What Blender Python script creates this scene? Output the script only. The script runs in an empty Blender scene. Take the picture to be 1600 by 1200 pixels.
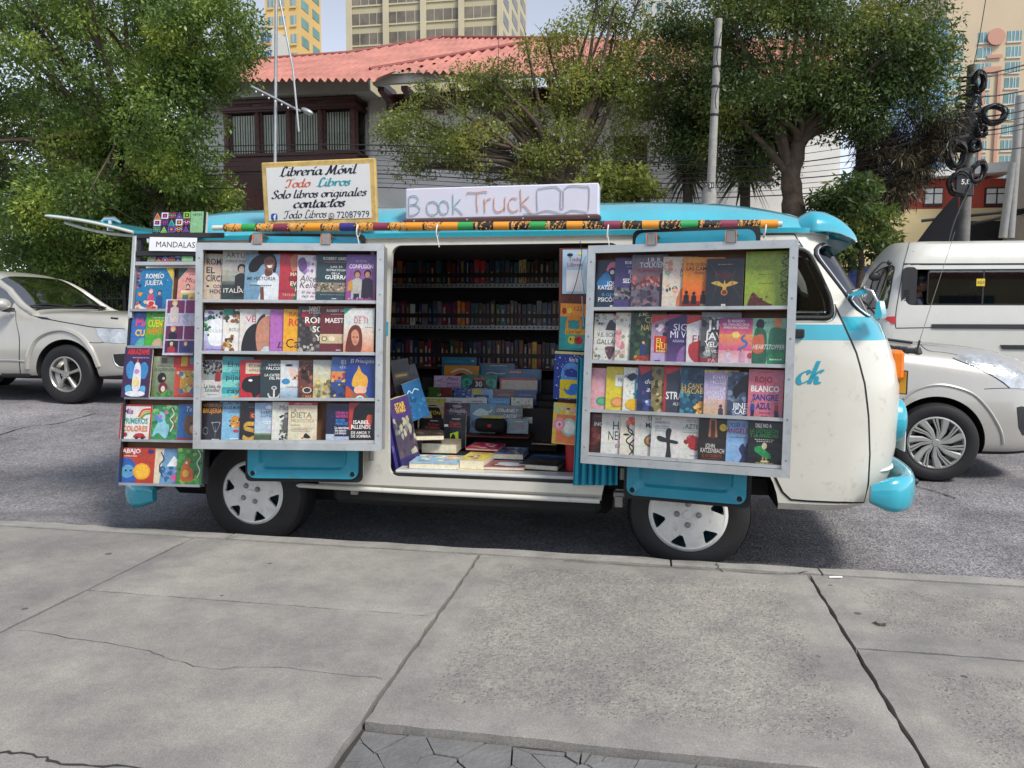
import bpy, bmesh, math, random
import numpy as np
from mathutils import Vector, Matrix, geometry
from mathutils.bvhtree import BVHTree
R_ = math.radians
scene = bpy.context.scene
# ------------------------------------------------------------------ camera
CAM_POS = Vector((2.18, -3.94, 1.333)); YAW, PITCH, ROLL, FPX = R_(10.0), R_(5.17), R_(0.25), 1200.0
fw = Vector((-math.sin(YAW)*math.cos(PITCH), math.cos(YAW)*math.cos(PITCH), -math.sin(PITCH)))
rt0 = fw.cross(Vector((0, 0, 1))).normalized(); up0 = rt0.cross(fw)
rt = rt0*math.cos(ROLL) + up0*math.sin(ROLL); up = -rt0*math.sin(ROLL) + up0*math.cos(ROLL)
cd = bpy.data.cameras.new("camera"); cam = bpy.data.objects.new("camera", cd); scene.collection.objects.link(cam)
m3 = Matrix((rt, up, -fw)).transposed(); cam.matrix_world = Matrix.Translation(CAM_POS) @ m3.to_4x4()
cd.sensor_width = 36.0; cd.lens = FPX/1600*36.0; cd.clip_start = 0.05; cd.clip_end = 2000
scene.camera = cam
# ------------------------------------------------------------------ light
SUN_EL, SUN_AZ = R_(50), R_(128)         # azimuth: from +y (behind the van) towards +x
sd = Vector((math.sin(SUN_AZ)*math.cos(SUN_EL), math.cos(SUN_AZ)*math.cos(SUN_EL), math.sin(SUN_EL)))
w = bpy.data.worlds.new("World"); scene.world = w; w.use_nodes = True
nt = w.node_tree; bg = nt.nodes['Background']
sky = nt.nodes.new('ShaderNodeTexSky'); sky.sky_type = 'NISHITA'; sky.sun_disc = False
sky.sun_elevation = SUN_EL; sky.sun_rotation = SUN_AZ; sky.altitude = 3600
sky.air_density = 1.0; sky.dust_density = 6.0; sky.ozone_density = 1.0
hs = nt.nodes.new('ShaderNodeHueSaturation'); hs.inputs['Saturation'].default_value = 0.42
nt.links.new(sky.outputs[0], hs.inputs['Color']); nt.links.new(hs.outputs[0], bg.inputs[0])
bg.inputs[1].default_value = 0.15
sl = bpy.data.lights.new("sun", 'SUN'); sl.energy = 2.5; sl.angle = R_(14); sl.color = (1, .95, .87)
so = bpy.data.objects.new("sun", sl); scene.collection.objects.link(so)
so.rotation_euler = (-sd).to_track_quat('-Z', 'Y').to_euler()
vs = scene.view_settings; vs.view_transform = 'Standard'; vs.look = 'None'; vs.exposure = 0.72; vs.gamma = 1
# ------------------------------------------------------------------ helpers
def ray(u, v): return ((u-800)/FPX*rt - (v-600)/FPX*up + fw)
def A(u, v, Y):
    d = ray(u, v); return CAM_POS + d*((Y-CAM_POS.y)/d.y)
def AZ(u, v, Z):
    d = ray(u, v); return CAM_POS + d*((Z-CAM_POS.z)/d.z)
def PXM(Y, x=2.18):                      # photo pixels per metre at depth Y
    return FPX/((x-CAM_POS.x)*fw.x+(Y-CAM_POS.y)*fw.y)
def lin(h):
    if not isinstance(h, str): return tuple(h)
    if len(h) == 3: h = ''.join(c*2 for c in h)
    o = []
    for i in (0, 2, 4):
        c = int(h[i:i+2], 16)/255; o.append(c/12.92 if c <= .04045 else ((c+.055)/1.055)**2.4)
    return tuple(o)
def H(x, y):                             # height of the road surface
    return .02*min(max(y, 0), 9) + .028*min(max(-x-.3, 0), 4.5)*min(max(y/4, 0), 1)
MATS = {}
def pm(name, col, rough=.5, metal=0, var=.12, scale=6, bump=0, bscale=60, coat=0, spec=.5, dirt=0):
    if name in MATS: return MATS[name]
    m = bpy.data.materials.new(name); m.use_nodes = True; t = m.node_tree; b = t.nodes['Principled BSDF']
    c = lin(col)
    tc = t.nodes.new('ShaderNodeTexCoord'); n = t.nodes.new('ShaderNodeTexNoise')
    n.inputs['Scale'].default_value = scale; n.inputs['Detail'].default_value = 6; n.inputs['Roughness'].default_value = .65
    t.links.new(tc.outputs['Object'], n.inputs['Vector'])
    r = t.nodes.new('ShaderNodeValToRGB'); r.color_ramp.elements[0].position = .3; r.color_ramp.elements[1].position = .72
    r.color_ramp.elements[0].color = tuple(x*(1-var) for x in c)+(1,); r.color_ramp.elements[1].color = tuple(min(1, x*(1+var)) for x in c)+(1,)
    t.links.new(n.outputs[0], r.inputs[0]); t.links.new(r.outputs[0], b.inputs['Base Color'])
    if dirt:
        nd = t.nodes.new('ShaderNodeTexNoise'); nd.inputs['Scale'].default_value = 11; nd.inputs['Detail'].default_value = 9; nd.inputs['Roughness'].default_value = .75
        t.links.new(tc.outputs['Object'], nd.inputs['Vector']); rd = t.nodes.new('ShaderNodeValToRGB'); rd.color_ramp.elements[0].position = .56; rd.color_ramp.elements[1].position = .72
        rd.color_ramp.elements[0].color = (0, 0, 0, 1); rd.color_ramp.elements[1].color = (dirt, dirt, dirt, 1); t.links.new(nd.outputs[0], rd.inputs[0])
        mxd = t.nodes.new('ShaderNodeMix'); mxd.data_type = 'RGBA'; mxd.inputs[7].default_value = (.11, .085, .06, 1); t.links.new(rd.outputs[0], mxd.inputs[0]); t.links.new(r.outputs[0], mxd.inputs[6]); t.links.new(mxd.outputs[2], b.inputs['Base Color'])
    mr = t.nodes.new('ShaderNodeMapRange'); mr.inputs[3].default_value = max(.02, rough*.8); mr.inputs[4].default_value = min(1, rough*1.2)
    t.links.new(n.outputs[0], mr.inputs[0]); t.links.new(mr.outputs[0], b.inputs['Roughness'])
    b.inputs['Metallic'].default_value = metal; b.inputs['Coat Weight'].default_value = coat; b.inputs['Coat Roughness'].default_value = .06
    b.inputs['Specular IOR Level'].default_value = spec
    if bump:
        n2 = t.nodes.new('ShaderNodeTexNoise'); n2.inputs['Scale'].default_value = bscale; n2.inputs['Detail'].default_value = 4
        t.links.new(tc.outputs['Object'], n2.inputs['Vector'])
        bp = t.nodes.new('ShaderNodeBump'); bp.inputs['Strength'].default_value = bump; bp.inputs['Distance'].default_value = .01
        t.links.new(n2.outputs[0], bp.inputs['Height']); t.links.new(bp.outputs[0], b.inputs['Normal'])
    MATS[name] = m; return m
def cover_mat():
    m = bpy.data.materials.new('printed_card'); m.use_nodes = True; t = m.node_tree; b = t.nodes['Principled BSDF']
    a = t.nodes.new('ShaderNodeVertexColor'); a.layer_name = 'Col'
    tc = t.nodes.new('ShaderNodeTexCoord'); n = t.nodes.new('ShaderNodeTexNoise'); n.inputs['Scale'].default_value = 28; n.inputs['Detail'].default_value = 5
    t.links.new(tc.outputs['Object'], n.inputs['Vector'])
    mr = t.nodes.new('ShaderNodeMapRange'); mr.inputs[1].default_value = .3; mr.inputs[2].default_value = .7; mr.inputs[3].default_value = .72; mr.inputs[4].default_value = 1.15
    n4 = t.nodes.new('ShaderNodeTexNoise'); n4.inputs['Scale'].default_value = 130; n4.inputs['Detail'].default_value = 3; t.links.new(tc.outputs['Object'], n4.inputs['Vector']); av = t.nodes.new('ShaderNodeMath'); av.operation = 'MULTIPLY_ADD'; av.inputs[1].default_value = .5; hf = t.nodes.new('ShaderNodeMath'); hf.operation = 'MULTIPLY'; hf.inputs[1].default_value = .5; t.links.new(n.outputs[0], hf.inputs[0]); t.links.new(n4.outputs[0], av.inputs[0]); t.links.new(hf.outputs[0], av.inputs[2])
    t.links.new(av.outputs[0], mr.inputs[0])
    mx = t.nodes.new('ShaderNodeMix'); mx.data_type = 'RGBA'; mx.blend_type = 'MULTIPLY'; mx.inputs[0].default_value = 1
    vz = t.nodes.new('ShaderNodeTexVoronoi'); vz.inputs['Scale'].default_value = 95; t.links.new(tc.outputs['Object'], vz.inputs['Vector']); ov = t.nodes.new('ShaderNodeMix'); ov.data_type = 'RGBA'; ov.blend_type = 'OVERLAY'; ov.inputs[0].default_value = .15; t.links.new(a.outputs[0], ov.inputs[6]); t.links.new(vz.outputs['Color'], ov.inputs[7])
    t.links.new(ov.outputs[2], mx.inputs[6]); t.links.new(mr.outputs[0], mx.inputs[7]); t.links.new(mx.outputs[2], b.inputs['Base Color'])
    b.inputs['Roughness'].default_value = .28; b.inputs['Specular IOR Level'].default_value = .6
    n3 = t.nodes.new('ShaderNodeTexNoise'); n3.inputs['Scale'].default_value = 14; t.links.new(tc.outputs['Object'], n3.inputs['Vector'])
    bp = t.nodes.new('ShaderNodeBump'); bp.inputs['Strength'].default_value = .25; bp.inputs['Distance'].default_value = .01
    t.links.new(n3.outputs[0], bp.inputs['Height']); t.links.new(bp.outputs[0], b.inputs['Normal'])
    return m
PRINT = cover_mat()
def glass_mat(name, tint=(.5, .55, .55), refl=.08, rough=.02):
    m = bpy.data.materials.new(name); m.use_nodes = True; t = m.node_tree
    o = t.nodes['Material Output']; t.nodes.remove(t.nodes['Principled BSDF'])
    tr = t.nodes.new('ShaderNodeBsdfTransparent'); tr.inputs[0].default_value = tint+(1,)
    gl = t.nodes.new('ShaderNodeBsdfGlossy'); gl.inputs['Roughness'].default_value = rough
    tc = t.nodes.new('ShaderNodeTexCoord'); n = t.nodes.new('ShaderNodeTexNoise'); n.inputs['Scale'].default_value = 1.6
    t.links.new(tc.outputs['Object'], n.inputs['Vector'])
    bp = t.nodes.new('ShaderNodeBump'); bp.inputs['Strength'].default_value = .06; t.links.new(n.outputs[0], bp.inputs['Height']); t.links.new(bp.outputs[0], gl.inputs['Normal'])
    f = t.nodes.new('ShaderNodeFresnel'); f.inputs['IOR'].default_value = 1.5
    ad = t.nodes.new('ShaderNodeMath'); ad.operation = 'ADD'; ad.inputs[1].default_value = refl; ad.use_clamp = True
    t.links.new(f.outputs[0], ad.inputs[0])
    mx = t.nodes.new('ShaderNodeMixShader'); t.links.new(ad.outputs[0], mx.inputs[0]); t.links.new(tr.outputs[0], mx.inputs[1]); t.links.new(gl.outputs[0], mx.inputs[2])
    t.links.new(mx.outputs[0], o.inputs[0]); return m
GLASS = glass_mat('window_glass', (.72, .76, .76), .0); DARKGLASS = glass_mat('tinted_glass', (.12, .13, .14), .1)
M = dict(
 cream=pm('cream_paint', (.60, .59, .525), .32, 0, .05, 3, .03, 9, .55, dirt=.42),
 cyan=pm('cyan_paint', (.03, .37, .49), .26, 0, .07, 3, .03, 9, .9, dirt=.22),
 cyan_in=pm('faded_cyan_paint', (.02, .27, .38), .42, 0, .14, 5, .05, 20, .2, dirt=.5),
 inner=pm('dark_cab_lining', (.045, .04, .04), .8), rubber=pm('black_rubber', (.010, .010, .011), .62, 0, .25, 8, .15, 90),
 black=pm('black_plastic', (.02, .02, .022), .45), under=pm('underbody_black', (.012, .012, .012), .9),
 alu=pm('brushed_aluminium', (.5, .52, .52), .42, .55, .12, 9, dirt=.45), galv=pm('galvanised_steel', (.4, .41, .42), .45, .7, .15, 9),
 chrome=pm('chrome', (.75, .75, .75), .12, 1, .05), wood=pm('brown_board', (.16, .075, .04), .55, 0, .25, 4, .08, 30),
 redwood=pm('red_brown_board', (.12, .03, .02), .5, 0, .2, 4), white=pm('white_enamel', (.74, .74, .72), .35, 0, .06, 5),
 wheelcap=pm('white_wheel_cover', (.68, .68, .65), .4, 0, .1, 14, .05, 40, dirt=.5), paper=pm('book_pages', (.66, .6, .47), .8, 0, .14, 60),
 steel=pm('worn_steel', (.3, .29, .28), .5, .6, .3, 12), orange=pm('amber_lens', (.75, .18, .01), .15, 0, .1, 20, .2, 120, .5),
 redlens=pm('red_lens', (.5, .01, .01), .15, 0, .1, 20, .2, 120, .5), headlens=pm('head_lamp_glass', (.5, .52, .53), .12, .5, .35, 9, .4, 40, .8),
 bark=pm('bark', (.085, .06, .042), .9, 0, .5, 7, .9, 22), darkwood=pm('dark_carved_wood', (.10, .04, .034), .5, 0, .3, 9, .2, 30),
 red=pm('red_plastic', (.45, .015, .02), .4), iron=pm('black_iron', (.018, .018, .02), .55), cloth=pm('cyan_cloth', (.02, .32, .45), .85, 0, .15, 9, .2, 60),
 concrete=pm('pole_concrete', (.3, .29, .27), .85, 0, .22, 8, .2, 40), cable=pm('cable_black', (.015, .015, .017), .6),
 yplastic=pm('yellow_card', (.72, .52, .05), .5), skin=pm('skin', (.32, .16, .1), .5, 0, .1, 12), hair=pm('black_hair', (.012, .01, .009), .5, 0, .3, 60, .4, 90),
 navy=pm('navy_cloth', (.02, .025, .05), .85, 0, .2, 14, .2, 60), maroon=pm('maroon_cloth', (.3, .02, .06), .85, 0, .2, 14, .2, 60),
 silver=pm('silver_paint', (.47, .455, .41), .3, .3, .05, 3, .02, 6, .7), silver2=pm('grey_silver_paint', (.42, .405, .37), .3, .3, .05, 3, .02, 6, .7),
 buswhite=pm('off_white_bus_paint', (.56, .555, .51), .3, 0, .05, 3, .02, 6, .6), alloy=pm('alloy_wheel', (.42, .41, .39), .32, .7, .12, 10),
)
def O(name, me, parent=None, loc=None):
    o = bpy.data.objects.new(name, me); scene.collection.objects.link(o)
    if parent: o.parent = parent
    if loc is not None: o.location = loc
    return o
def tag(o, label=None, cat=None, group=None, kind=None):
    if label: o['label'] = label
    if cat: o['category'] = cat
    if group: o['group'] = group
    if kind: o['kind'] = kind
    return o
def thing(name, label, cat, loc=(0, 0, 0), group=None):
    return tag(O(name, None, None, loc), label, cat, group)
def sharpen(me, ang=.6):
    bm = bmesh.new(); bm.from_mesh(me)
    for f in bm.faces: f.smooth = True
    for e in bm.edges:
        e.smooth = not (len(e.link_faces) != 2 or e.calc_face_angle(0) > ang)
    bm.to_mesh(me); bm.free()
class MB:
    def __init__(s): s.v = []; s.f = []; s.m = []; s.c = []; s.slots = []; s.X = Matrix.Identity(4); s.usecol = False
    def slot(s, m):
        if m not in s.slots: s.slots.append(m)
        return s.slots.index(m)
    def add(s, vs, fs, m, col=None):
        b = len(s.v); k = s.slot(m); s.v += [s.X @ Vector(p) for p in vs]
        for f in fs: s.f.append([b+i for i in f]); s.m.append(k); s.c.append(col)
        if col is not None: s.usecol = True
        return s
    def box(s, x0, x1, y0, y1, z0, z1, m, b=0, col=None):
        if b <= 0:
            vs = [(x, y, z) for z in (z0, z1) for y in (y0, y1) for x in (x0, x1)]
            return s.add(vs, [(0, 2, 3, 1), (4, 5, 7, 6), (0, 1, 5, 4), (2, 6, 7, 3), (0, 4, 6, 2), (1, 3, 7, 5)], m, col)
        b = min(b, (x1-x0)*.45, (y1-y0)*.45, (z1-z0)*.45)
        L = ((x0, x1), (y0, y1), (z0, z1)); vs = []; idx = {}
        for sx in (0, 1):
            for sy in (0, 1):
                for sz in (0, 1):
                    for ax in range(3):
                        p = [0, 0, 0]
                        for a, sg in enumerate((sx, sy, sz)):
                            p[a] = L[a][sg] + (0 if a == ax else (b if sg == 0 else -b))
                        idx[(sx, sy, sz, ax)] = len(vs); vs.append(tuple(p))
        fs = []
        for ax in range(3):
            o = [a for a in range(3) if a != ax]
            for sg in (0, 1):
                q = []
                for (i, j) in ((0, 0), (1, 0), (1, 1), (0, 1)):
                    k = [0, 0, 0]; k[ax] = sg; k[o[0]] = i; k[o[1]] = j; q.append(idx[(*k, ax)])
                fs.append(q)
            for i in (0, 1):
                for j in (0, 1):
                    k0 = [0, 0, 0]; k0[o[0]] = i; k0[o[1]] = j; k1 = list(k0); k1[ax] = 1
                    fs.append([idx[(*k0, o[0])], idx[(*k0, o[1])], idx[(*k1, o[1])], idx[(*k1, o[0])]])
        for sx in (0, 1):
            for sy in (0, 1):
                for sz in (0, 1): fs.append([idx[(sx, sy, sz, a)] for a in range(3)])
        return s.add(vs, fs, m, col)
    def tube(s, pts, r, m, n=8, cap=True, col=None):
        pts = [Vector(p) for p in pts]; rs = r if isinstance(r, (list, tuple)) else [r]*len(pts); vs = []; fs = []
        d0 = (pts[1]-pts[0]).normalized(); a = d0.orthogonal().normalized()
        for i, p in enumerate(pts):
            d = (pts[min(i+1, len(pts)-1)]-pts[max(i-1, 0)])
            d = d.normalized() if d.length > 1e-9 else d0
            a = (a-d*a.dot(d)); a = a.normalized() if a.length > 1e-6 else d.orthogonal().normalized(); b = d.cross(a)
            for k in range(n):
                t = 2*math.pi*k/n; vs.append(p+(a*math.cos(t)+b*math.sin(t))*rs[i])
        for i in range(len(pts)-1):
            for k in range(n): fs.append((i*n+k, i*n+(k+1) % n, (i+1)*n+(k+1) % n, (i+1)*n+k))
        if cap: fs.append(tuple(range(n))[::-1]); fs.append(tuple((len(pts)-1)*n+k for k in range(n)))
        return s.add(vs, fs, m, col)
    def lathe(s, prof, m, c=(0, 0, 0), axis='y', n=32, col=None, a0=0, a1=2*math.pi):
        vs = []; fs = []; full = abs(a1-a0-2*math.pi) < 1e-6; nn = n if full else n+1
        for (r, h) in prof:
            for k in range(nn):
                t = a0+(a1-a0)*k/n; p, q = r*math.cos(t), r*math.sin(t)
                o = {'y': (p, h, q), 'z': (p, q, h), 'x': (h, p, q)}[axis]
                vs.append((c[0]+o[0], c[1]+o[1], c[2]+o[2]))
        for i in range(len(prof)-1):
            for k in range(n):
                k2 = (k+1) % nn; fs.append((i*nn+k, i*nn+k2, (i+1)*nn+k2, (i+1)*nn+k))
        return s.add(vs, fs, m, col)
    def ell(s, c, r, m, n=16, k=10, col=None):
        vs = []; fs = []
        for i in range(k+1):
            ph = math.pi*i/k
            for j in range(n):
                t = 2*math.pi*j/n; vs.append((c[0]+r[0]*math.sin(ph)*math.cos(t), c[1]+r[1]*math.sin(ph)*math.sin(t), c[2]+r[2]*math.cos(ph)))
        for i in range(k):
            for j in range(n): fs.append((i*n+j, i*n+(j+1) % n, (i+1)*n+(j+1) % n, (i+1)*n+j))
        return s.add(vs, fs, m, col)
    def prism(s, poly, a0, a1, m, axis='y', col=None):
        n = len(poly); mp = {'y': lambda p, a: (p[0], a, p[1]), 'x': lambda p, a: (a, p[0], p[1]), 'z': lambda p, a: (p[0], p[1], a)}[axis]
        vs = [mp(p, a0) for p in poly]+[mp(p, a1) for p in poly]
        fs = [tuple(range(n)), tuple(range(2*n-1, n-1, -1))]+[(i, n+i, n+(i+1) % n, (i+1) % n) for i in range(n)]
        return s.add(vs, fs, m, col)
    def quad(s, a, b, c, d, m, col=None): return s.add([a, b, c, d], [(0, 1, 2, 3)], m, col)
    def mesh(s, name, smooth=None, fix=True):
        me = bpy.data.meshes.new(name); me.from_pydata([tuple(p) for p in s.v], [], s.f)
        for m in s.slots: me.materials.append(m)
        me.polygons.foreach_set('material_index', s.m)
        if s.usecol:
            at = me.color_attributes.new('Col', 'FLOAT_COLOR', 'CORNER'); buf = []
            for f, c in zip(s.f, s.c):
                buf += list((c or (.5, .5, .5)))+[1.0] if len(f) == 0 else (list(c or (.5, .5, .5))+[1.0])*len(f)
            at.data.foreach_set('color', buf)
        if fix:
            bm = bmesh.new(); bm.from_mesh(me); bmesh.ops.recalc_face_normals(bm, faces=bm.faces); bm.to_mesh(me); bm.free()
        if smooth: sharpen(me, smooth)
        return me
    def build(s, name, parent=None, smooth=None, loc=None, fix=True): return O(name, s.mesh(name, smooth, fix), parent, loc)
def rrect(x0, x1, z0, z1, r, n=5):
    p = []
    for cx, cz, a in ((x1-r, z0+r, -90), (x1-r, z1-r, 0), (x0+r, z1-r, 90), (x0+r, z0+r, 180)):
        for i in range(n+1):
            t = R_(a+90*i/n); p.append((cx+r*math.cos(t), cz+r*math.sin(t)))
    return p
def catmull(p, k=6, closed=False):
    p = [Vector(q) for q in p]; n = len(p); out = []
    for i in range(n if closed else n-1):
        g = lambda j: p[j % n] if closed else p[min(max(j, 0), n-1)]
        a, b, c, d = g(i-1), g(i), g(i+1), g(i+2)
        for q in range(k):
            t = q/k; out.append(.5*((2*b)+(c-a)*t+(2*a-5*b+4*c-d)*t*t+(3*b-a-3*c+d)*t**3))
    if not closed: out.append(p[-1])
    return out
# text ---------------------------------------------------------------
_tc = bpy.data.curves.new('lettering', 'FONT'); _tc.resolution_u = 2; _to = bpy.data.objects.new('lettering', _tc); scene.collection.objects.link(_to)
_cache = {}
def text_mesh(s, bold=0, shear=0):
    k = (s, bold, shear)
    if k not in _cache:
        _tc.body = s; _tc.offset = bold; _tc.shear = shear
        dg = bpy.context.evaluated_depsgraph_get(); dg.update(); e = _to.evaluated_get(dg); me = e.to_mesh()
        v = np.array([q.co[:2] for q in me.vertices]) if len(me.vertices) else np.zeros((1, 2)); f = [tuple(p.vertices) for p in me.polygons]; e.to_mesh_clear()
        v = v-[v[:, 0].min(), 0]; _cache[k] = (v, f, v[:, 0].max())
    return _cache[k]
def text(mb, s, cx, z, h, mapf, m, col=None, w=None, align='c', bold=.012, shear=0):
    """cap height h, base line z; mapf maps flat (x, z) to 3D"""
    v, f, wd = text_mesh(s, bold, shear); sc = h/.70; sx = sc if not w else w/wd
    if w is None: w = wd*sx
    x0 = {'c': cx-w/2, 'l': cx, 'r': cx-w}[align]
    mb.add([mapf(x0+p[0]*sx, z+p[1]*sc) for p in v], f, m, col)
# script lettering drawn with a broad nib
G = {
'a': (1.0, [[(.72, .8), (.45, 1), (.1, .7), (.06, .3), (.3, 0), (.6, .25), (.74, .9)], [(.76, 1), (.72, .3), (.88, 0), (1.06, .2)]]),
'b': (.9, [[(.14, 1.75), (.08, .3), (.3, 0), (.65, .25), (.7, .7), (.45, 1), (.12, .7)]]),
'c': (.82, [[(.7, .8), (.45, 1), (.1, .7), (.08, .3), (.35, 0), (.78, .25)]]),
'e': (.82, [[(.1, .42), (.6, .6), (.65, .85), (.42, 1), (.1, .7), (.08, .3), (.35, 0), (.78, .25)]]),
'g': (.92, [[(.7, .85), (.42, 1), (.1, .7), (.1, .3), (.35, .05), (.68, .3)], [(.74, 1), (.7, -.3), (.42, -.72), (.05, -.5)]]),
'i': (.5, [[(.2, 1), (.16, .3), (.32, 0), (.5, .2)], [(.24, 1.38), (.28, 1.46)]]),
'í': (.5, [[(.2, 1), (.16, .3), (.32, 0), (.5, .2)], [(.2, 1.3), (.45, 1.65)]]),
'l': (.5, [[(.24, 1.85), (.15, .3), (.32, 0), (.5, .2)]]),
'n': (.98, [[(.12, 1), (.1, 0)], [(.1, .55), (.4, 1), (.62, .8), (.6, .25), (.76, 0), (.96, .2)]]),
'o': (.85, [[(.4, 1), (.1, .7), (.1, .3), (.4, 0), (.72, .3), (.72, .7), (.4, 1)], [(.6, .95), (.85, .85)]]),
'ó': (.85, [[(.4, 1), (.1, .7), (.1, .3), (.4, 0), (.72, .3), (.72, .7), (.4, 1)], [(.35, 1.3), (.62, 1.65)]]),
'r': (.68, [[(.12, 1), (.1, 0)], [(.1, .55), (.35, .95), (.58, .92), (.6, .75)]]),
's': (.72, [[(.6, .8), (.38, 1), (.14, .78), (.5, .42), (.46, .08), (.2, 0), (.02, .2)]]),
't': (.55, [[(.24, 1.5), (.15, .3), (.33, 0), (.52, .2)], [(0, 1), (.5, 1.04)]]),
'v': (.76, [[(.02, .9), (.12, 1), (.28, .04)], [(.28, .04), (.62, .6), (.66, 1), (.8, .9)]]),
'd': (1.0, [[(.68, .85), (.42, 1), (.1, .7), (.1, .3), (.35, 0), (.64, .3)], [(.78, 1.8), (.7, .3), (.86, 0), (1.02, .2)]]),
'k': (.9, [[(.16, 1.8), (.1, 0)], [(.7, .95), (.5, 1), (.12, .45), (.4, .5), (.55, .1), (.85, .1)]]),
'L': (1.0, [[(.85, 1.5), (.6, 1.85), (.36, 1.4), (.28, .3), (.02, .02), (.3, .12), (.6, -.08), (1.0, .3)]]),
'M': (1.65, [[(0, .2), (.18, .02), (.48, 1.75)], [(.48, 1.75), (.7, .15)], [(.7, .15), (1.25, 1.75)], [(1.25, 1.75), (1.2, .25), (1.38, 0), (1.6, .2)]]),
'T': (1.05, [[(0, 1.3), (.15, 1.7), (.6, 1.62), (1.2, 1.85)], [(.65, 1.65), (.52, .3), (.25, 0), (.02, .2)]]),
'S': (.95, [[(.88, 1.4), (.6, 1.8), (.25, 1.5), (.38, 1.1), (.72, .7), (.64, .15), (.3, 0), (-.02, .3)]]),
' ': (.5, [])}
def script_text(mb, s, cx, z, xh, mapf, m, w=None, nib=.16, thin=.05, shear=.22, align='c'):
    adv = sum(G[c][0] for c in s); sx = xh if not w else w/adv; x = cx-(adv*sx/2 if align == 'c' else 0)
    for ch in s:
        for st in G[ch][1]:
            pts = catmull([(p[0], p[1], 0) for p in st], 5); L = []; Rr = []
            for i, p in enumerate(pts):
                d = (pts[min(i+1, len(pts)-1)]-pts[max(i-1, 0)]).normalized()
                a = math.atan2(d.y, d.x); hw = thin+nib*abs(math.sin(a-R_(28)))
                n = Vector((-d.y, d.x, 0))*hw*.5
                L.append(p+n); Rr.append(p-n)
            vs = [mapf(x+(q.x+shear*q.y)*sx, z+q.y*xh) for q in L+Rr]; k = len(L)
            mb.add(vs, [(i, i+1, k+i+1, k+i) for i in range(k-1)], m)
        x += G[ch][0]*sx
# booleans and draping -----------------------------------------------
def boolean(me, cutters, op='DIFFERENCE'):
    o = bpy.data.objects.new('t', me); scene.collection.objects.link(o); tmp = []
    for c in cutters:
        co = bpy.data.objects.new('c', c); scene.collection.objects.link(co); tmp.append(co)
        md = o.modifiers.new('b', 'BOOLEAN'); md.object = co; md.operation = op; md.solver = 'EXACT'
    dg = bpy.context.evaluated_depsgraph_get(); dg.update()
    out = bpy.data.meshes.new_from_object(o.evaluated_get(dg))
    for q in [o]+tmp: bpy.data.objects.remove(q)
    return out
def subsurf(me, lv=2):
    o = bpy.data.objects.new('t', me); scene.collection.objects.link(o)
    md = o.modifiers.new('s', 'SUBSURF'); md.levels = lv
    dg = bpy.context.evaluated_depsgraph_get(); dg.update(); out = bpy.data.meshes.new_from_object(o.evaluated_get(dg)); bpy.data.objects.remove(o); return out
def bvh_of(me, X=Matrix.Identity(4)):
    return BVHTree.FromPolygons([X @ v.co for v in me.vertices], [tuple(p.vertices) for p in me.polygons])
def hit(b, u, v, Y=None):
    d = ray(u, v).normalized(); loc, n, i, dist = b.ray_cast(CAM_POS, d)
    if loc is None:
        loc, n, i, dist = b.find_nearest(A(u, v, Y if Y is not None else 1))
    if n.dot(d) > 0: n = -n
    return loc, n
def drape_poly(mb, b, px, m, off=.004, step=6, Y=None, thick=.02):
    """a patch of real thickness laid on a body: outline given where the photograph shows it"""
    n = len(px); pts = []
    for i in range(n):
        a, c = Vector(px[i]), Vector(px[(i+1) % n]); k = max(1, int((c-a).length/step))
        pts += [a+(c-a)*j/k for j in range(k)]
    nb = len(pts); xs = [p.x for p in pts]; ys = [p.y for p in pts]
    def inside(x, y):
        r = False; j = nb-1
        for i in range(nb):
            if (ys[i] > y) != (ys[j] > y) and x < (xs[j]-xs[i])*(y-ys[i])/(ys[j]-ys[i])+xs[i]: r = not r
            j = i
        return r
    x = min(xs)+step*.5
    grid = []
    while x < max(xs):
        y = min(ys)+step*.5
        while y < max(ys):
            if inside(x, y) and min((Vector((x, y))-p).length for p in pts) > step*.6: grid.append(Vector((x, y)))
            y += step
        x += step
    vs, es, fs, *_ = geometry.delaunay_2d_cdt([Vector(p) for p in pts]+grid, [], [list(range(nb))], 1, 1e-4)
    P = []; Q = []
    for p in vs:
        l, nn = hit(b, p.x, p.y, Y); P.append(l+nn*off); Q.append(l-nn*thick)
    nv = len(vs); bd = [(i, (i+1) % nb) for i in range(nb)] if nv >= nb else []
    mb.add(P+Q, [tuple(f) for f in fs]+[tuple(nv+i for i in reversed(f)) for f in fs]+[(i, j, nv+j, nv+i) for i, j in bd], m)
def drape_line(mb, b, px, r, m, Y=None, off=0, step=8, smooth=True):
    q = catmull([(p[0], p[1], 0) for p in px], 5) if smooth else [Vector((*p, 0)) for p in px]; pts = []
    for i in range(len(q)-1):
        k = max(1, int((q[i+1]-q[i]).length/step))
        pts += [q[i]+(q[i+1]-q[i])*j/k for j in range(k)]
    pts.append(q[-1]); P = []
    for p in pts:
        l, n = hit(b, p.x, p.y, Y); P.append(l+n*off)
    mb.tube(P, r, m, 6)
rnd = random.Random(7)
ORD = 'first second third fourth fifth sixth seventh eighth ninth tenth eleventh twelfth thirteenth fourteenth fifteenth sixteenth seventeenth eighteenth nineteenth twentieth'.split()
def ordn(i):
    if i < 20: return ORD[i]
    t = {2: 'twenty', 3: 'thirty', 4: 'forty', 5: 'fifty'}; n = i+1; d, r = divmod(n, 10)
    return (t[d]+'-'+ORD[r-1]) if r else {3: 'thirtieth', 4: 'fortieth', 5: 'fiftieth'}[d]
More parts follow.
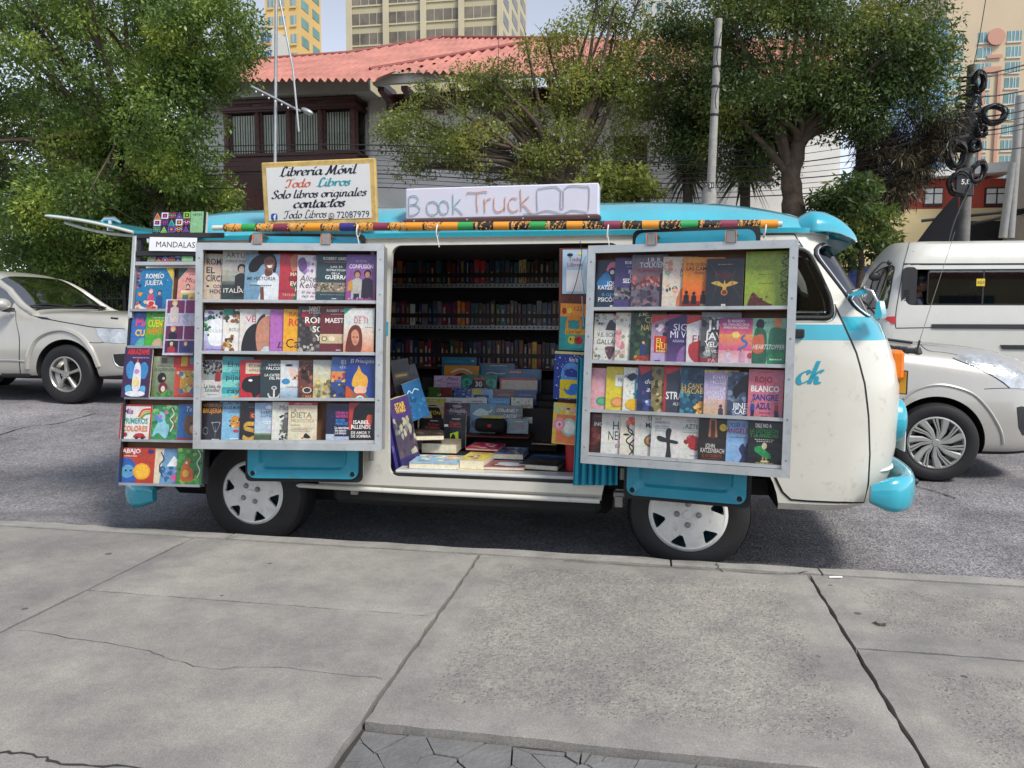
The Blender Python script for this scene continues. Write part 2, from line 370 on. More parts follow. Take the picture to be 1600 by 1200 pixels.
# ------------------------------------------------------------------ ground
def concrete_mat():
    m = bpy.data.materials.new('weathered_concrete'); m.use_nodes = True; t = m.node_tree; b = t.nodes['Principled BSDF']; N = t.nodes.new; Lk = t.links.new
    tc = N('ShaderNodeTexCoord')
    def noise(sc, det=6, ro=.6):
        n = N('ShaderNodeTexNoise'); n.inputs['Scale'].default_value = sc; n.inputs['Detail'].default_value = det; n.inputs['Roughness'].default_value = ro
        Lk(tc.outputs['Object'], n.inputs['Vector']); return n
    def ramp(src, p0, p1, c0, c1):
        r = N('ShaderNodeValToRGB'); r.color_ramp.elements[0].position = p0; r.color_ramp.elements[1].position = p1
        r.color_ramp.elements[0].color = (*c0, 1); r.color_ramp.elements[1].color = (*c1, 1); Lk(src, r.inputs[0]); return r
    def mul(a, bb, f=1.0, mode='MULTIPLY'):
        x = N('ShaderNodeMix'); x.data_type = 'RGBA'; x.blend_type = mode
        if isinstance(f, float): x.inputs[0].default_value = f
        else: Lk(f, x.inputs[0])
        Lk(a, x.inputs[6]); Lk(bb, x.inputs[7]); return x.outputs[2]
    base = ramp(noise(1.1, 8, .65).outputs[0], .3, .72, (.222, .215, .208), (.335, .321, .298))
    st = ramp(noise(3.3, 7, .7).outputs[0], .36, .66, (.72, .72, .745), (1.08, 1.07, 1.04))
    c = mul(base.outputs[0], st.outputs[0])
    fine = ramp(noise(190, 4, .75).outputs[0], .3, .7, (.66, .66, .66), (1.3, 1.3, 1.28)); c = mul(c, fine.outputs[0])
    # exposed aggregate where the slab is worn
    ra = N('ShaderNodeAttribute'); ra.attribute_name = 'worn'
    vo = N('ShaderNodeTexVoronoi'); vo.inputs['Scale'].default_value = 88; Lk(tc.outputs['Object'], vo.inputs['Vector'])
    pit = ramp(vo.outputs['Distance'], .1, .3, (.3, .3, .31), (1, 1, 1))
    sel = ramp(noise(60, 3, .6).outputs[0], .5, .58, (0, 0, 0), (1, 1, 1))
    pits = mul(ramp(ra.outputs['Fac'], .3, .55, (0, 0, 0), (1, 1, 1)).outputs[0], sel.outputs[0])
    c = mul(c, pit.outputs[0], pits)
    vo2 = N('ShaderNodeTexVoronoi'); vo2.inputs['Scale'].default_value = 85; Lk(tc.outputs['Object'], vo2.inputs['Vector'])
    peb = ramp(vo2.outputs['Color'], .2, .9, (.78, .78, .8), (1.18, 1.16, 1.1))
    worn = N('ShaderNodeMath'); worn.operation = 'MULTIPLY'; worn.inputs[1].default_value = .85; Lk(ra.outputs['Fac'], worn.inputs[0])
    c = mul(c, peb.outputs[0], worn.outputs[0])
    # scattered chewing-gum spots and grit
    vo3 = N('ShaderNodeTexVoronoi'); vo3.inputs['Scale'].default_value = 4.2; Lk(tc.outputs['Object'], vo3.inputs['Vector'])
    gs = N('ShaderNodeMath'); gs.operation = 'MULTIPLY_ADD'; gs.inputs[1].default_value = -.10; sp_ = N('ShaderNodeSeparateColor'); Lk(vo3.outputs['Color'], sp_.inputs[0]); Lk(sp_.outputs[0], gs.inputs[0]); gd = N('ShaderNodeMath'); gd.operation = 'MULTIPLY_ADD'; gd.inputs[1].default_value = .05; Lk(noise(30, 3, .6).outputs[0], gd.inputs[0]); Lk(vo3.outputs['Distance'], gd.inputs[2]); Lk(gd.outputs[0], gs.inputs[2])
    gum = ramp(gs.outputs[0], .0, .02, (.4, .4, .42), (1, 1, 1)); c = mul(c, gum.outputs[0])
    Lk(c, b.inputs['Base Color']); b.inputs['Roughness'].default_value = .82; b.inputs['Specular IOR Level'].default_value = .35
    b1 = N('ShaderNodeBump'); b1.inputs['Strength'].default_value = .35; b1.inputs['Distance'].default_value = .004; Lk(noise(120, 5, .7).outputs[0], b1.inputs['Height'])
    b2 = N('ShaderNodeBump'); b2.inputs['Distance'].default_value = .006; Lk(vo.outputs['Distance'], b2.inputs['Height']); Lk(pits, b2.inputs['Strength']); Lk(b1.outputs[0], b2.inputs['Normal'])
    Lk(b2.outputs[0], b.inputs['Normal']); return m
CONC = concrete_mat()
def asphalt_mat():
    m = bpy.data.materials.new('asphalt'); m.use_nodes = True; t = m.node_tree; b = t.nodes['Principled BSDF']; N = t.nodes.new; Lk = t.links.new
    tc = N('ShaderNodeTexCoord'); vo = N('ShaderNodeTexVoronoi'); vo.inputs['Scale'].default_value = 95; Lk(tc.outputs['Object'], vo.inputs['Vector'])
    r = N('ShaderNodeValToRGB'); r.color_ramp.elements[0].color = (.072, .070, .076, 1); r.color_ramp.elements[1].color = (.36, .35, .365, 1)
    Lk(vo.outputs['Color'], r.inputs[0])
    n = N('ShaderNodeTexNoise'); n.inputs['Scale'].default_value = .9; n.inputs['Detail'].default_value = 8; n.inputs['Roughness'].default_value = .7; Lk(tc.outputs['Object'], n.inputs['Vector'])
    r2 = N('ShaderNodeValToRGB'); r2.color_ramp.elements[0].position = .33; r2.color_ramp.elements[1].position = .7
    r2.color_ramp.elements[0].color = (.48, .48, .5, 1); r2.color_ramp.elements[1].color = (1.3, 1.28, 1.26, 1); Lk(n.outputs[0], r2.inputs[0])
    mx = N('ShaderNodeMix'); mx.data_type = 'RGBA'; mx.blend_type = 'MULTIPLY'; mx.inputs[0].default_value = 1; Lk(r.outputs[0], mx.inputs[6]); Lk(r2.outputs[0], mx.inputs[7])
    Lk(mx.outputs[2], b.inputs['Base Color']); b.inputs['Roughness'].default_value = .8; b.inputs['Specular IOR Level'].default_value = .4
    bp = N('ShaderNodeBump'); bp.inputs['Strength'].default_value = .6; bp.inputs['Distance'].default_value = .008; Lk(vo.outputs['Distance'], bp.inputs['Height']); Lk(bp.outputs[0], b.inputs['Normal']); return m
ASPH = asphalt_mat()
xs = [-600, -200, -60, -25]+[-16+.5*i for i in range(61)]+[20, 40, 100, 300, 600]; ys = [-600, -100, -20, -6]+[-3+.25*i for i in range(52)]+[12, 20, 60, 200, 700]
mb = MB(); k = len(ys)
mb.add([(x, y, H(x, y)+(rnd.uniform(-.004, .004) if -16 < x < 14 and -3 < y < 9.5 else 0)) for x in xs for y in ys], [(i*k+j, (i+1)*k+j, (i+1)*k+j+1, i*k+j+1) for i in range(len(xs)-1) for j in range(k-1)], ASPH)
tag(mb.build('road', None, .6), kind='structure')
# gutter dirt along the kerb, a worn strip of older asphalt
mb = MB(); dirt = pm('gutter_dirt', (.12, .105, .085), .9, 0, .45, 9, .4, 60)
pts = []
for i in range(60):
    x = 2.5+i*.05; pts.append((x, -.1, H(x, 0)+.006)); pts.append((x, -.02+.09*math.sin(i*.21)+rnd.uniform(-.03, .05), H(x, 0)+.008))
mb.add(pts, [(2*i, 2*i+2, 2*i+3, 2*i+1) for i in range(59)], dirt); tag(mb.build('gutter_dirt'), kind='structure')
SW = .12
def slab(mb, x0, x1, y0, y1, worn, z=SW, st=.06):
    nx = max(2, int((x1-x0)/st)); ny = max(2, int((y1-y0)/st)); vs = []; at = []
    for i in range(nx+1):
        for j in range(ny+1):
            x = x0+(x1-x0)*i/nx; y = y0+(y1-y0)*j/ny; e = min(x-x0, x1-x, y-y0, y1-y)
            dz = -.006 if e < 1e-6 else 0
            jx = rnd.uniform(-.004, .004) if (i in (0, nx)) else 0; jy = rnd.uniform(-.004, .004) if (j in (0, ny)) else 0
            vs.append((x+jx, y+jy, z+dz)); at.append(worn*min(1, max(0, (e-.09)/.12)))
    b = len(mb.v); mb.add(vs, [(i*(ny+1)+j, (i+1)*(ny+1)+j, (i+1)*(ny+1)+j+1, i*(ny+1)+j+1) for i in range(nx) for j in range(ny)], CONC)
    mb.worn += at
    # skirts
    edge = [i*(ny+1) for i in range(nx+1)]+[nx*(ny+1)+j for j in range(1, ny+1)]+[i*(ny+1)+ny for i in range(nx-1, -1, -1)]+[j for j in range(ny-1, 0, -1)]
    low = [(vs[i][0], vs[i][1], z-.09) for i in edge]; n = len(edge)
    mb.add(low, [], CONC); mb.worn += [0]*n
    for i in range(n): mb.f.append([b+edge[i], b+edge[(i+1) % n], b+len(vs)+(i+1) % n, b+len(vs)+i]); mb.m.append(0); mb.c.append(None)
mb = MB(); mb.worn = []
JX = [-6.63, -5.03, -3.43, -1.83, -.235, 1.36, 2.95, 4.55, 6.15, 7.75, 9.4]
yk = -.215
yL, yR = AZ(400, 940, SW).y, AZ(1450, 1019, SW).y
ySunk = AZ(900, 1158, SW).y
for i in range(len(JX)-1):
    a, b = JX[i]+.0075, JX[i+1]-.0075
    worn = {4: .3, 5: 1.0, 6: .75, 3: .35, 7: .8}.get(i, .4)
    if i == 5: rows = [(ySunk, yk, SW)]
    elif i >= 6: rows = [(yR+.006, yk, SW), (yR-1.6, yR-.006, SW), (-6, yR-1.612, SW)]
    elif i == 4: rows = [(yL+.003, yk, SW), (-2.28, yL-.003, SW), (-6, -2.295, SW)]
    else: rows = [(-2.0, yk, SW), (-6, -2.012, SW)]
    for (y0, y1, z) in rows: slab(mb, a, b, y0, y1, worn, z)
me = mb.mesh('sidewalk'); at = me.attributes.new('worn', 'FLOAT', 'POINT'); at.data.foreach_set('value', mb.worn); tag(O('sidewalk', me), kind='structure')
# sub-base seen in the joints, and the sunken cracked patch
mb = MB(); j = pm('joint_soil', (.045, .042, .038), .95, 0, .4, 20, .5, 60); mb.box(-60, 60, -60, yk+.01, .0, SW-.035, j)
tag(mb.build('joint_bed'), kind='structure')
mb = MB(); patch = pm('patch_mortar', (.155, .155, .155), .88, 0, .25, 7, .5, 70)
# broken patch: polygons separated by real gaps
pts = [Vector((rnd.uniform(1.3, 3.0), rnd.uniform(ySunk-1.0, ySunk))) for _ in range(130)]
X0, X1, Y0, Y1 = 1.375, 2.945, ySunk-.9, ySunk-.025
for i, p in enumerate(pts):
    poly = [Vector((X0, Y0)), Vector((X1, Y0)), Vector((X1, Y1)), Vector((X0, Y1))]
    for q in pts:
        if q is p: continue
        mid = (p+q)/2; n = (q-p).normalized(); mid = mid-n*.0032*rnd.uniform(.1, 1.2); out = []
        for a in range(len(poly)):
            c, d = poly[a], poly[(a+1) % len(poly)]; sc, sdv = (c-mid).dot(n), (d-mid).dot(n)
            if sc <= 0: out.append(c)
            if sc*sdv < 0: out.append(c+(d-c)*(sc/(sc-sdv)))
        poly = out
        if len(poly) < 3: break
    if len(poly) >= 3: 
        rough = []
        for a in range(len(poly)):
            c, d = poly[a], poly[(a+1) % len(poly)]; kk = max(1, int((d-c).length/.05))
            for t in range(kk):
                q = c+(d-c)*t/kk; rough.append((q.x+(rnd.uniform(-.005, .005) if t else 0), q.y+(rnd.uniform(-.005, .005) if t else 0)))
        mb.prism(rough, .02, SW-.02+rnd.uniform(-.003, .003), patch, 'z')
tag(mb.build('cracked_patch'), kind='structure')
# kerb
mb = MB(); x = -12; kc = pm('kerb_concrete', (.27, .26, .24), .85, 0, .25, 6, .35, 60)
for x0, x1 in zip([-12, -9.5, -7, -4.5, -2.4, -.05, 2.32, 3.02, 5.6, 8, 10.5], [-9.51, -7.01, -4.51, -2.41, -.06, 2.31, 3.01, 5.59, 7.99, 10.49, 14]):
    n = max(2, int((x1-x0)/.12)); vs = []; 
    for i in range(n+1):
        xx = x0+(x1-x0)*i/n; e = rnd.uniform(-.006, .006); vs += [(xx, yk+.012, -.05), (xx, yk+.012, SW-.002), (xx, -.105+e, SW-.004+e*.4), (xx, -.088+e, SW-.02), (xx, -.075+e, -.05)]
    mb.add(vs, [(i*5+q, i*5+5+q, i*5+6+q, i*5+1+q) for i in range(n) for q in range(4)]+[(0, 1, 2, 3, 4), tuple(n*5+q for q in (4, 3, 2, 1, 0))], kc)
tag(mb.build('kerb', None, .5), kind='structure')
# ragged asphalt lip lying against the kerb on the left
mb = MB(); vs = []
for i in range(70):
    x = -7+i*.1; e = .05+.05*math.sin(i*.5)+rnd.uniform(-.02, .03); f = min(1, max(0, (-.4-x)/.6))
    vs += [(x, -.074, SW-.018*f-.1*(1-f)), (x, e*.4, SW-.03-.08*(1-f)), (x, .18+e, H(x, .2)+.01+.035*f), (x, .5, H(x, .5)-.004)]
mb.add(vs, [(i*4+q, i*4+4+q, i*4+5+q, i*4+1+q) for i in range(69) for q in range(3)], ASPH); tag(mb.build('asphalt_lip', None, .6), kind='structure')
# fine cracks in the slabs and the road
crack = pm('crack_shadow', (.03, .028, .026), .95)
def crackline(mb, px, z, wd=.004, zf=None, seg=5):
    q = catmull([(p[0], p[1], 0) for p in px], seg); P = []
    for p in q:
        a = AZ(p.x, p.y, z) if zf is None else zf(p.x, p.y); P.append(Vector((a.x+rnd.uniform(-.006, .006), a.y+rnd.uniform(-.007, .007), a.z)))
    vs = []
    for i, p in enumerate(P):
        d = (P[min(i+1, len(P)-1)]-P[max(i-1, 0)]).normalized(); n = Vector((-d.y, d.x, 0))*wd*rnd.uniform(.3, 1)
        vs += [p+n+Vector((0, 0, .002)), p-n+Vector((0, 0, .002))]
    mb.add(vs, [(2*i, 2*i+2, 2*i+3, 2*i+1) for i in range(len(P)-1)], crack)
mb = MB()
crackline(mb, [(30, 985), (130, 1000), (220, 1015), (270, 1030), (330, 1045), (430, 1042), (520, 1054), (600, 1060)], SW, .0013)
crackline(mb, [(0, 1175), (60, 1182), (110, 1195), (200, 1199), (300, 1215)], SW, .006)
crackline(mb, [(1262, 892), (1230, 897), (1150, 893), (1000, 884), (880, 877)], SW, .004)
crackline(mb, [(1120, 880), (1123, 888), (1130, 893)], SW, .004)
crackline(mb, [(355, 842), (372, 838), (388, 836)], SW, .003)
tag(mb.build('pavement_cracks'), kind='structure')
mb = MB(); zf = lambda u, v: (lambda p: Vector((p.x, p.y, H(p.x, p.y)+.004)))(AZ(u, v, .06))
crackline(mb, [(1420, 755), (1465, 766), (1495, 775)], 0, .01, zf); crackline(mb, [(0, 690), (40, 680), (90, 675), (150, 662)], 0, .012, zf)
tag(mb.build('road_cracks'), kind='structure')
# litter on the slabs
mb = MB(); p = AZ(1306, 904, SW); mb.tube([(p.x-.03, p.y, SW+.005), (p.x+.03, p.y+.012, SW+.005)], .0045, M['white'], 8); tag(mb.build('cigarette_end'), 'white cigarette end lying on the grey slab beside the kerb', 'cigarette end')
mb = MB(); p = AZ(1375, 977, SW)
for q in range(4): 
    a = rnd.uniform(0, 6); mb.add([(p.x+rnd.uniform(-.03, .03), p.y+rnd.uniform(-.02, .02), SW+.003+.012*(i % 2)*rnd.random()) for i in range(5)], [(0, 1, 2), (2, 3, 4)], M['bark'])
tag(mb.build('dead_leaf'), 'crumpled dark dead leaf on the right hand slab', 'leaf')
# ------------------------------------------------------------------ the book van
van = thing('book_van', 'old cream and cyan bookmobile van parked at the kerb with its cargo doors folded open', 'van', (1.2, .86, 0))
VL = Vector((-1.2, -.86, 0))
def vb(mb, name, smooth=None, parent=None): return mb.build(name, parent or van, smooth, VL if parent is None else None)
W = 1.72
#        z     inset  xrear  xfront  a_front  a_rear
LV = [(.36, .05, -.80, 3.36, .42, .30), (.40, .012, -.87, 3.44, .45, .30), (.52, .0, -.89, 3.49, .47, .30), (.66, 0, -.90, 3.515, .48, .30), (.83, 0, -.90, 3.525, .48, .30),
      (.97, 0, -.89, 3.52, .48, .30), (1.10, .004, -.88, 3.495, .47, .30), (1.214, .012, -.87, 3.45, .46, .30), (1.291, .022, -.86, 3.415, .45, .30),
      (1.33, .028, -.855, 3.375, .43, .30), (1.45, .045, -.84, 3.31, .40, .30), (1.58, .068, -.82, 3.23, .37, .30), (1.70, .092, -.80, 3.15, .34, .30), (1.738, .098, -.795, 3.125, .34, .30),
      (1.742, .080, -.81, 3.14, .34, .30), (1.766, .078, -.81, 3.14, .34, .30), (1.772, .11, -.79, 3.12, .36, .32), (1.815, .13, -.78, 3.09, .42, .34), (1.865, .19, -.72, 2.99, .5, .36),
      (1.91, .28, -.64, 2.84, .55, .38), (1.945, .39, -.52, 2.66, .6, .4), (1.968, .52, -.36, 2.42, .6, .4), (1.98, .66, -.16, 2.1, .5, .4)]
def outline(z, ins, xr, xf, af, ar, off=0):
    ins -= off; xr -= off; xf += off; hw = W/2-ins; cy = W/2; n = 2.9; P = []
    def c(v, e): return math.copysign(abs(v)**e, v)
    NF, NS, NR = 22, 26, 14
    for i in range(NF+1):
        t = -math.pi/2+math.pi*i/NF; P.append((xf-af+af*c(math.cos(t), 2/n) if abs(abs(t)-math.pi/2) > 1e-6 else xf-af, cy+hw*c(math.sin(t), 2/n), z))
    for i in range(1, NS): P.append((xf-af+(xr+ar-xf+af)*i/NS, cy+hw, z))
    for i in range(NR+1):
        t = math.pi/2+math.pi*i/NR; P.append((xr+ar+ar*c(math.cos(t), 2/3.2) if 0 < i < NR else xr+ar, cy+hw*c(math.sin(t), 2/3.2), z))
    for i in range(1, NS): P.append((xr+ar+(xf-af-xr-ar)*i/NS, cy-hw, z))
    return P
BS = [M['cream'], M['cyan'], M['inner'], M['rubber'], pm('sky_sheen_cyan_roof', (.075, .42, .53), .24, 0, .1, 2.5, .03, 9, 1.0, dirt=.2)]  # roof cyan lightened: the sky's reflection is painted into its colour
def lofted(levels, off, mf):
    mb = MB(); mb.slots = list(BS); L = []
    for l in levels: L.append(outline(*l, off))
    n = len(L[0]); vs = [p for q in L for p in q]; 
    for i in range(len(L)-1):
        mb_f = [(i*n+k, i*n+(k+1) % n, (i+1)*n+(k+1) % n, (i+1)*n+k) for k in range(n)]
        for f in mb_f: mb.f.append(list(f)); mb.m.append(mf((levels[i][0]+levels[i+1][0])/2)); mb.c.append(None)
    mb.v = [Vector(p) for p in vs]
    mb.f.append(list(range(n))[::-1]); mb.m.append(mf(levels[0][0])); mb.c.append(None)
    mb.f.append([(len(L)-1)*n+k for k in range(n)]); mb.m.append(mf(levels[-1][0])); mb.c.append(None)
    return mb.mesh('b')
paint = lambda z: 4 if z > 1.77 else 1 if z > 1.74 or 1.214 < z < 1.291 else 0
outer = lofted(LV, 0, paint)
for p_ in outer.polygons:
    if p_.center.x > 3.10 and 1.285 < p_.center.z < 1.332: p_.material_index = 1
outer_bvh = bvh_of(outer)
inl = [(.45,)+LV[2][1:]]+[l for l in LV if .52 < l[0] < 1.7]+[(1.715,)+LV[12][1:]]
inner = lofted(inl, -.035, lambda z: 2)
def cut(poly, a0, a1, m=0, axis='y'):
    mb = MB(); mb.slots = list(BS); mb.prism(poly, a0, a1, BS[m], axis); return mb.mesh('c')
def cyl(x, z, r, y0, y1, m=3):
    return cut([(x+r*math.cos(t*math.pi/24), z+r*math.sin(t*math.pi/24)) for t in range(48)], y0, y1, m)
doorway = rrect(.806, 2.03, .452, 1.703, .05)
def rpoly(pts, r, n=5):
    out = []
    for i in range(len(pts)):
        a, b, c = Vector(pts[i-1]), Vector(pts[i]), Vector(pts[(i+1) % len(pts)]); u, v = (a-b), (c-b); q = min(r, u.length*.4, v.length*.4); p0, p1 = b+u.normalized()*q, b+v.normalized()*q
        for k in range(n+1):
            t = k/n; w_ = p0*(1-t)**2+b*2*t*(1-t)+p1*t*t; out.append((w_.x, w_.y))
    return out
DW = rpoly([(2.40, 1.322), (3.065, 1.322), (3.055, 1.42), (2.945, 1.66), (2.40, 1.66)], .06)
def scalep(poly, d):
    n = len(poly); out = []
    for i in range(n):
        a, b, c = Vector(poly[i-1]), Vector(poly[i]), Vector(poly[(i+1) % n]); t = (c-a).normalized(); out.append((b.x+t.y*d, b.y-t.x*d))
    return out
WS = rrect(.098, 1.622, 1.335, 1.69, .08)
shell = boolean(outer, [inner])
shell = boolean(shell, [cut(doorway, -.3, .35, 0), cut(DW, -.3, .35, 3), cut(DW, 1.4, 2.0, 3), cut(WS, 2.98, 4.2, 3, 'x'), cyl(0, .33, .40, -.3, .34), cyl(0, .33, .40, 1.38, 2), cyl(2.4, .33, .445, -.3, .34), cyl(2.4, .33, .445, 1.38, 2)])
sharpen(shell, .55); shell.name = 'body'
body = O('body', shell, van, VL)
# front door skin: a panel standing a little proud of the body, with its dark gap around
doorpx = [(1195, 366), (1240, 366), (1262, 402), (1292, 455), (1316, 507), (1336, 552), (1349, 600), (1355, 650), (1357, 710), (1354, 760), (1349, 783), (1320, 783), (1260, 781), (1236, 779), (1224, 768), (1216, 752), (1205, 728), (1195, 700)]
dp = []
for u, v in doorpx:
    l, n = hit(outer_bvh, u, v); dp.append((l.x, min(l.z, 1.732)))
dp[0] = (2.33, 1.732); dp[-1] = (2.72, .62); dp += [(2.6, .72), (2.45, .78), (2.33, .79)]
dpc = dp[::-1]
sk = boolean(lofted(LV[:14], .006, paint), [cut(dpc, -.3, .12, 0)], 'INTERSECT')
sk = boolean(sk, [inner, cut(scalep(DW, .022), -.3, .35, 3)])
sharpen(sk, .5); door = O('front_door', sk, van, VL); door['label'] = 'cream front door with a cyan belt line and cyan lettering'
mb = MB(); gp = scalep(dpc, .011)
gk = boolean(lofted(LV[:14], .0025, lambda z: 3), [cut(gp, -.3, .12, 3)], 'INTERSECT')
gk = boolean(gk, [cut(scalep(DW, .02), -.3, .35, 3), inner]); O('door_gap', gk, door)
door_bvh = bvh_of(sk)
# window rubber + quarter light divider + glass
def rim(poly, r, y_of, m, name, parent, axis='y', loc=None):
    mb = MB(); P = [Vector((p[0], y_of(p[0], p[1]), p[1])) for p in poly]; mb.tube(P+[P[0], P[1]], r, m, 8, False); return mb.build(name, parent, .9, loc)
def near_y(x, z, off=0):
    l, n, i, d = outer_bvh.ray_cast(Vector((x, -2, z)), Vector((0, 1, 0))); return (l.y if l else .03)-off
win = MB(); win.prism(scalep(DW, .01), .052, .057, GLASS)
wn = win.build('door_window', door)
rim(DW, .013, lambda x, z: near_y(x, z, .0), M['rubber'], 'window_rubber', door)
mb = MB(); q = scalep(DW, -.028); P = [Vector((p[0], near_y(p[0], p[1], -.012), p[1])) for p in q]; mb.tube(P+[P[0]], .007, M['chrome'], 6, False); mb.build('window_trim', door, .9)
mb = MB(); mb.tube([A(1246, 487, .03), A(1246, 492, .03)], .004, M['chrome']);
ah, an = hit(outer_bvh, 1249, 521)
mb = MB(); mb.X = Matrix.Translation(ah); mb.box(-.075, .02, -.03, .01, -.022, .022, M['black'], .006); mb.X = Matrix.Identity(4); mb.build('door_handle', door, .6)
# cyan lettering on the door: the end of the name
def surf(x, z): return Vector((x, near_y(x, z, .0085), z))
mb = MB(); cyl_ink = pm('cyan_lettering', (.02, .3, .42), .4)
o = hit(outer_bvh, 1243, 597)[0]; e = hit(outer_bvh, 1281, 593)[0]; script_text(mb, 'ck', o.x, o.z-.006, .062, surf, cyl_ink, e.x-o.x+.005, .24, .08, .3, 'l')
script_text(mb, 'Tr', o.x-.3, o.z-.006, .062, surf, cyl_ink, .2, .24, .08, .3, 'l'); script_text(mb, 'u', o.x-.09, o.z-.006, .062, surf, cyl_ink, None, .24, .08, .3, 'l') if 'u' in G else None
mb.build('lettering', door)
# windscreen
mb = MB(); g = MB()
def fx(y, z):
    l, n, i, d = outer_bvh.ray_cast(Vector((5, y, z)), Vector((-1, 0, 0))); return l if l else Vector((3.2, y, z))
ws2 = rrect(.125, 1.595, 1.33, 1.69, .09, 6); ys_ = [.092+1.536*i/24 for i in range(25)]; zs_ = [1.325+.37*i/8 for i in range(9)]
vs = [fx(y, z)+Vector((-.012, 0, 0)) for y in ys_ for z in zs_]
g.add(vs, [(i*9+j, (i+1)*9+j, (i+1)*9+j+1, i*9+j+1) for i in range(24) for j in range(8)], glass_mat('windscreen_glass', (.35, .37, .37), .1)); wsg = vb(g, 'windscreen', .9)
P = [fx(p[0], p[1]) for p in WS]; mb.tube(P+[P[0], P[1]], .010, M['rubber'], 8, False); rub = mb.build('windscreen_rubber', wsg, .9)
mb = MB(); P = [fx(p[0], p[1])+Vector((.012, 0, 0)) for p in WS]; mb.tube(P+[P[0], P[1]], .006, M['chrome'], 6, False); mb.build('windscreen_trim', wsg, .9)
mb = MB()
for y0 in (.35, .95):
    a = fx(y0, 1.32)+Vector((.02, 0, 0)); b = fx(y0+.42, 1.47)+Vector((.02, 0, 0)); mb.tube([a, (a+b)/2+Vector((.02, 0, 0)), b], .006, M['black'], 6)
mb.build('wiper', wsg)
# bumpers
def bumper(front):
    mb = MB(); P = []; zc, hh = (.468, .088) if front else (.29, .085); n = 28; vs = []; prof = []
    for k in range(12):
        t = 2*math.pi*k/12; prof.append((math.copysign(abs(math.cos(t))**.7, math.cos(t)), math.copysign(abs(math.sin(t))**.7, math.sin(t))))
    xf, a = (3.532, .27) if front else (-.90, .3)
    for i in range(n+1):
        t = -math.pi/2*1.0+math.pi*i/n; c = math.cos(t); s = math.sin(t); s2 = math.copysign(abs(s)**.62, s); c2 = abs(c)**.62
        x = xf-a+a*c2 if front else xf+a-a*c2; y = W/2+(W/2+.015)*s2; endf = 1 if 1 < i < n-1 else (.88 if i in (1, n-1) else .5)
        d = Vector((c*(1 if front else -1)*.9+.02, s, 0)).normalized()
        for (p, q) in prof: vs.append(Vector((x, y, zc-(.05 if front and False else 0)))+d*(p*.045*endf)+Vector((0, 0, q*hh*endf)))
    fs = [(i*12+k, i*12+(k+1) % 12, (i+1)*12+(k+1) % 12, (i+1)*12+k) for i in range(n) for k in range(12)]+[tuple(range(12)), tuple(n*12+k for k in range(12))]
    mb.add(vs, fs, M['cyan']); return vb(mb, 'bumper', 1.0)
fb = bumper(True); rb = bumper(False)
# cream step plate between nose and bumper
mb = MB(); P = []
for i in range(21):
    t = -math.pi/2+math.pi*i/20; s = math.copysign(abs(math.sin(t))**.65, math.sin(t)); c = abs(math.cos(t))**.65
    for dx, z in ((-.10, .62), (-.03, .575), (0.0, .562)): P.append((3.49-.27+.27*c+dx*c, W/2+(W/2-.075+dx*.3)*s, z))
mb.add(P, [(i*3+q, i*3+3+q, i*3+4+q, i*3+1+q) for i in range(20) for q in range(2)], M['cream']); vb(mb, 'step_plate', .9)
mb = MB(); mb.ell((3.53, .19, .50), (.016, .016, .016), M['black']); mb.ell((3.56, .3, .47), (.016, .016, .016), M['black']); mb.build('bumper_bolt', fb, 1.0)
# lamps: indicator and headlamp with cyan bowl on each side
for y in (.34, 1.38):
    mb = MB(); x = fx(y, 1.07).x; s = -1 if y < .86 else 1
    mb.box(x-.05, x+.016, y-.085, y+.085, 1.005, 1.16, M['orange'], .016); ind = vb(mb, 'indicator', .6)
    mb = MB(); x = fx(y, .80).x
    mb.lathe([(.001, .026), (.07, .023), (.106, .01), (.116, -.012), (.118, -.09), (.09, -.11)], M['cyan'], (x, y, .795), 'x', 32); h = vb(mb, 'headlight', .8)
    mb = MB(); mb.lathe([(.001, .034), (.045, .031), (.078, .023)], M['headlens'], (x, y, .795), 'x', 24); mb.build('lens', h, 1.0)
# number plate on the bumper, yellow registration sticker on the nose
mb = MB(); 
mb.X = Matrix.Translation(A(1414, 690, .38)) @ Matrix.Rotation(R_(0), 4, 'Z'); mb.box(-.004, .004, 0, .34, -.055, .065, pm('plate_white', (.6, .64, .62), .4), .003)
text(mb, '4062', .17, -.035, .06, lambda p, q: (.0055, p, q), pm('plate_green', (.06, .2, .18), .4)); mb.X = Matrix.Identity(4); vb(mb, 'number_plate')
mb = MB(); mb.X = Matrix.Translation(A(1404, 597, .30)) @ Matrix.Rotation(R_(-38), 4, 'Z')
mb.box(-.07, .045, -.004, .004, -.062, .062, M['black'], .003); mb.box(-.064, .039, -.0065, .0, -.056, .056, pm('plate_orange', (.72, .36, .02), .4))
text(mb, '0', -.012, -.03, .062, lambda p, q: (p, -.0075, q), M['black'], w=.04, bold=.03); mb.X = Matrix.Identity(4); vb(mb, 'registration_sticker')
# mirror on its arm
mb = MB(); a = A(1336, 454, .03); b = A(1352, 450, -.02); c = A(1362, 455, -.03); d = A(1372, 473, -.04)
mb.tube([a+Vector((0, .06, 0)), a, b], .009, M['chrome']); mb.tube([A(1330, 463, .05), A(1336, 458, .02), b, c, d], .007, M['chrome'])
mr = vb(mb, 'mirror_arm', .9)
mb = MB(); p = [A(u, v, -.02) for u, v in ((1324, 463), (1334, 456), (1352, 452), (1356, 458), (1345, 461))]
mb.add(p+[q+Vector((.02, .1, -.012)) for q in p], [(0, 1, 2, 3, 4), (9, 8, 7, 6, 5)]+[(i, i+5, (i+1) % 5+5, (i+1) % 5) for i in range(5)], M['cyan']); mb.build('mirror_bracket', mr)
mb = MB(); p = [A(u, v, -.05) for u, v in ((1370, 472), (1374, 470), (1378, 490), (1377, 497), (1368, 498), (1366, 494))]
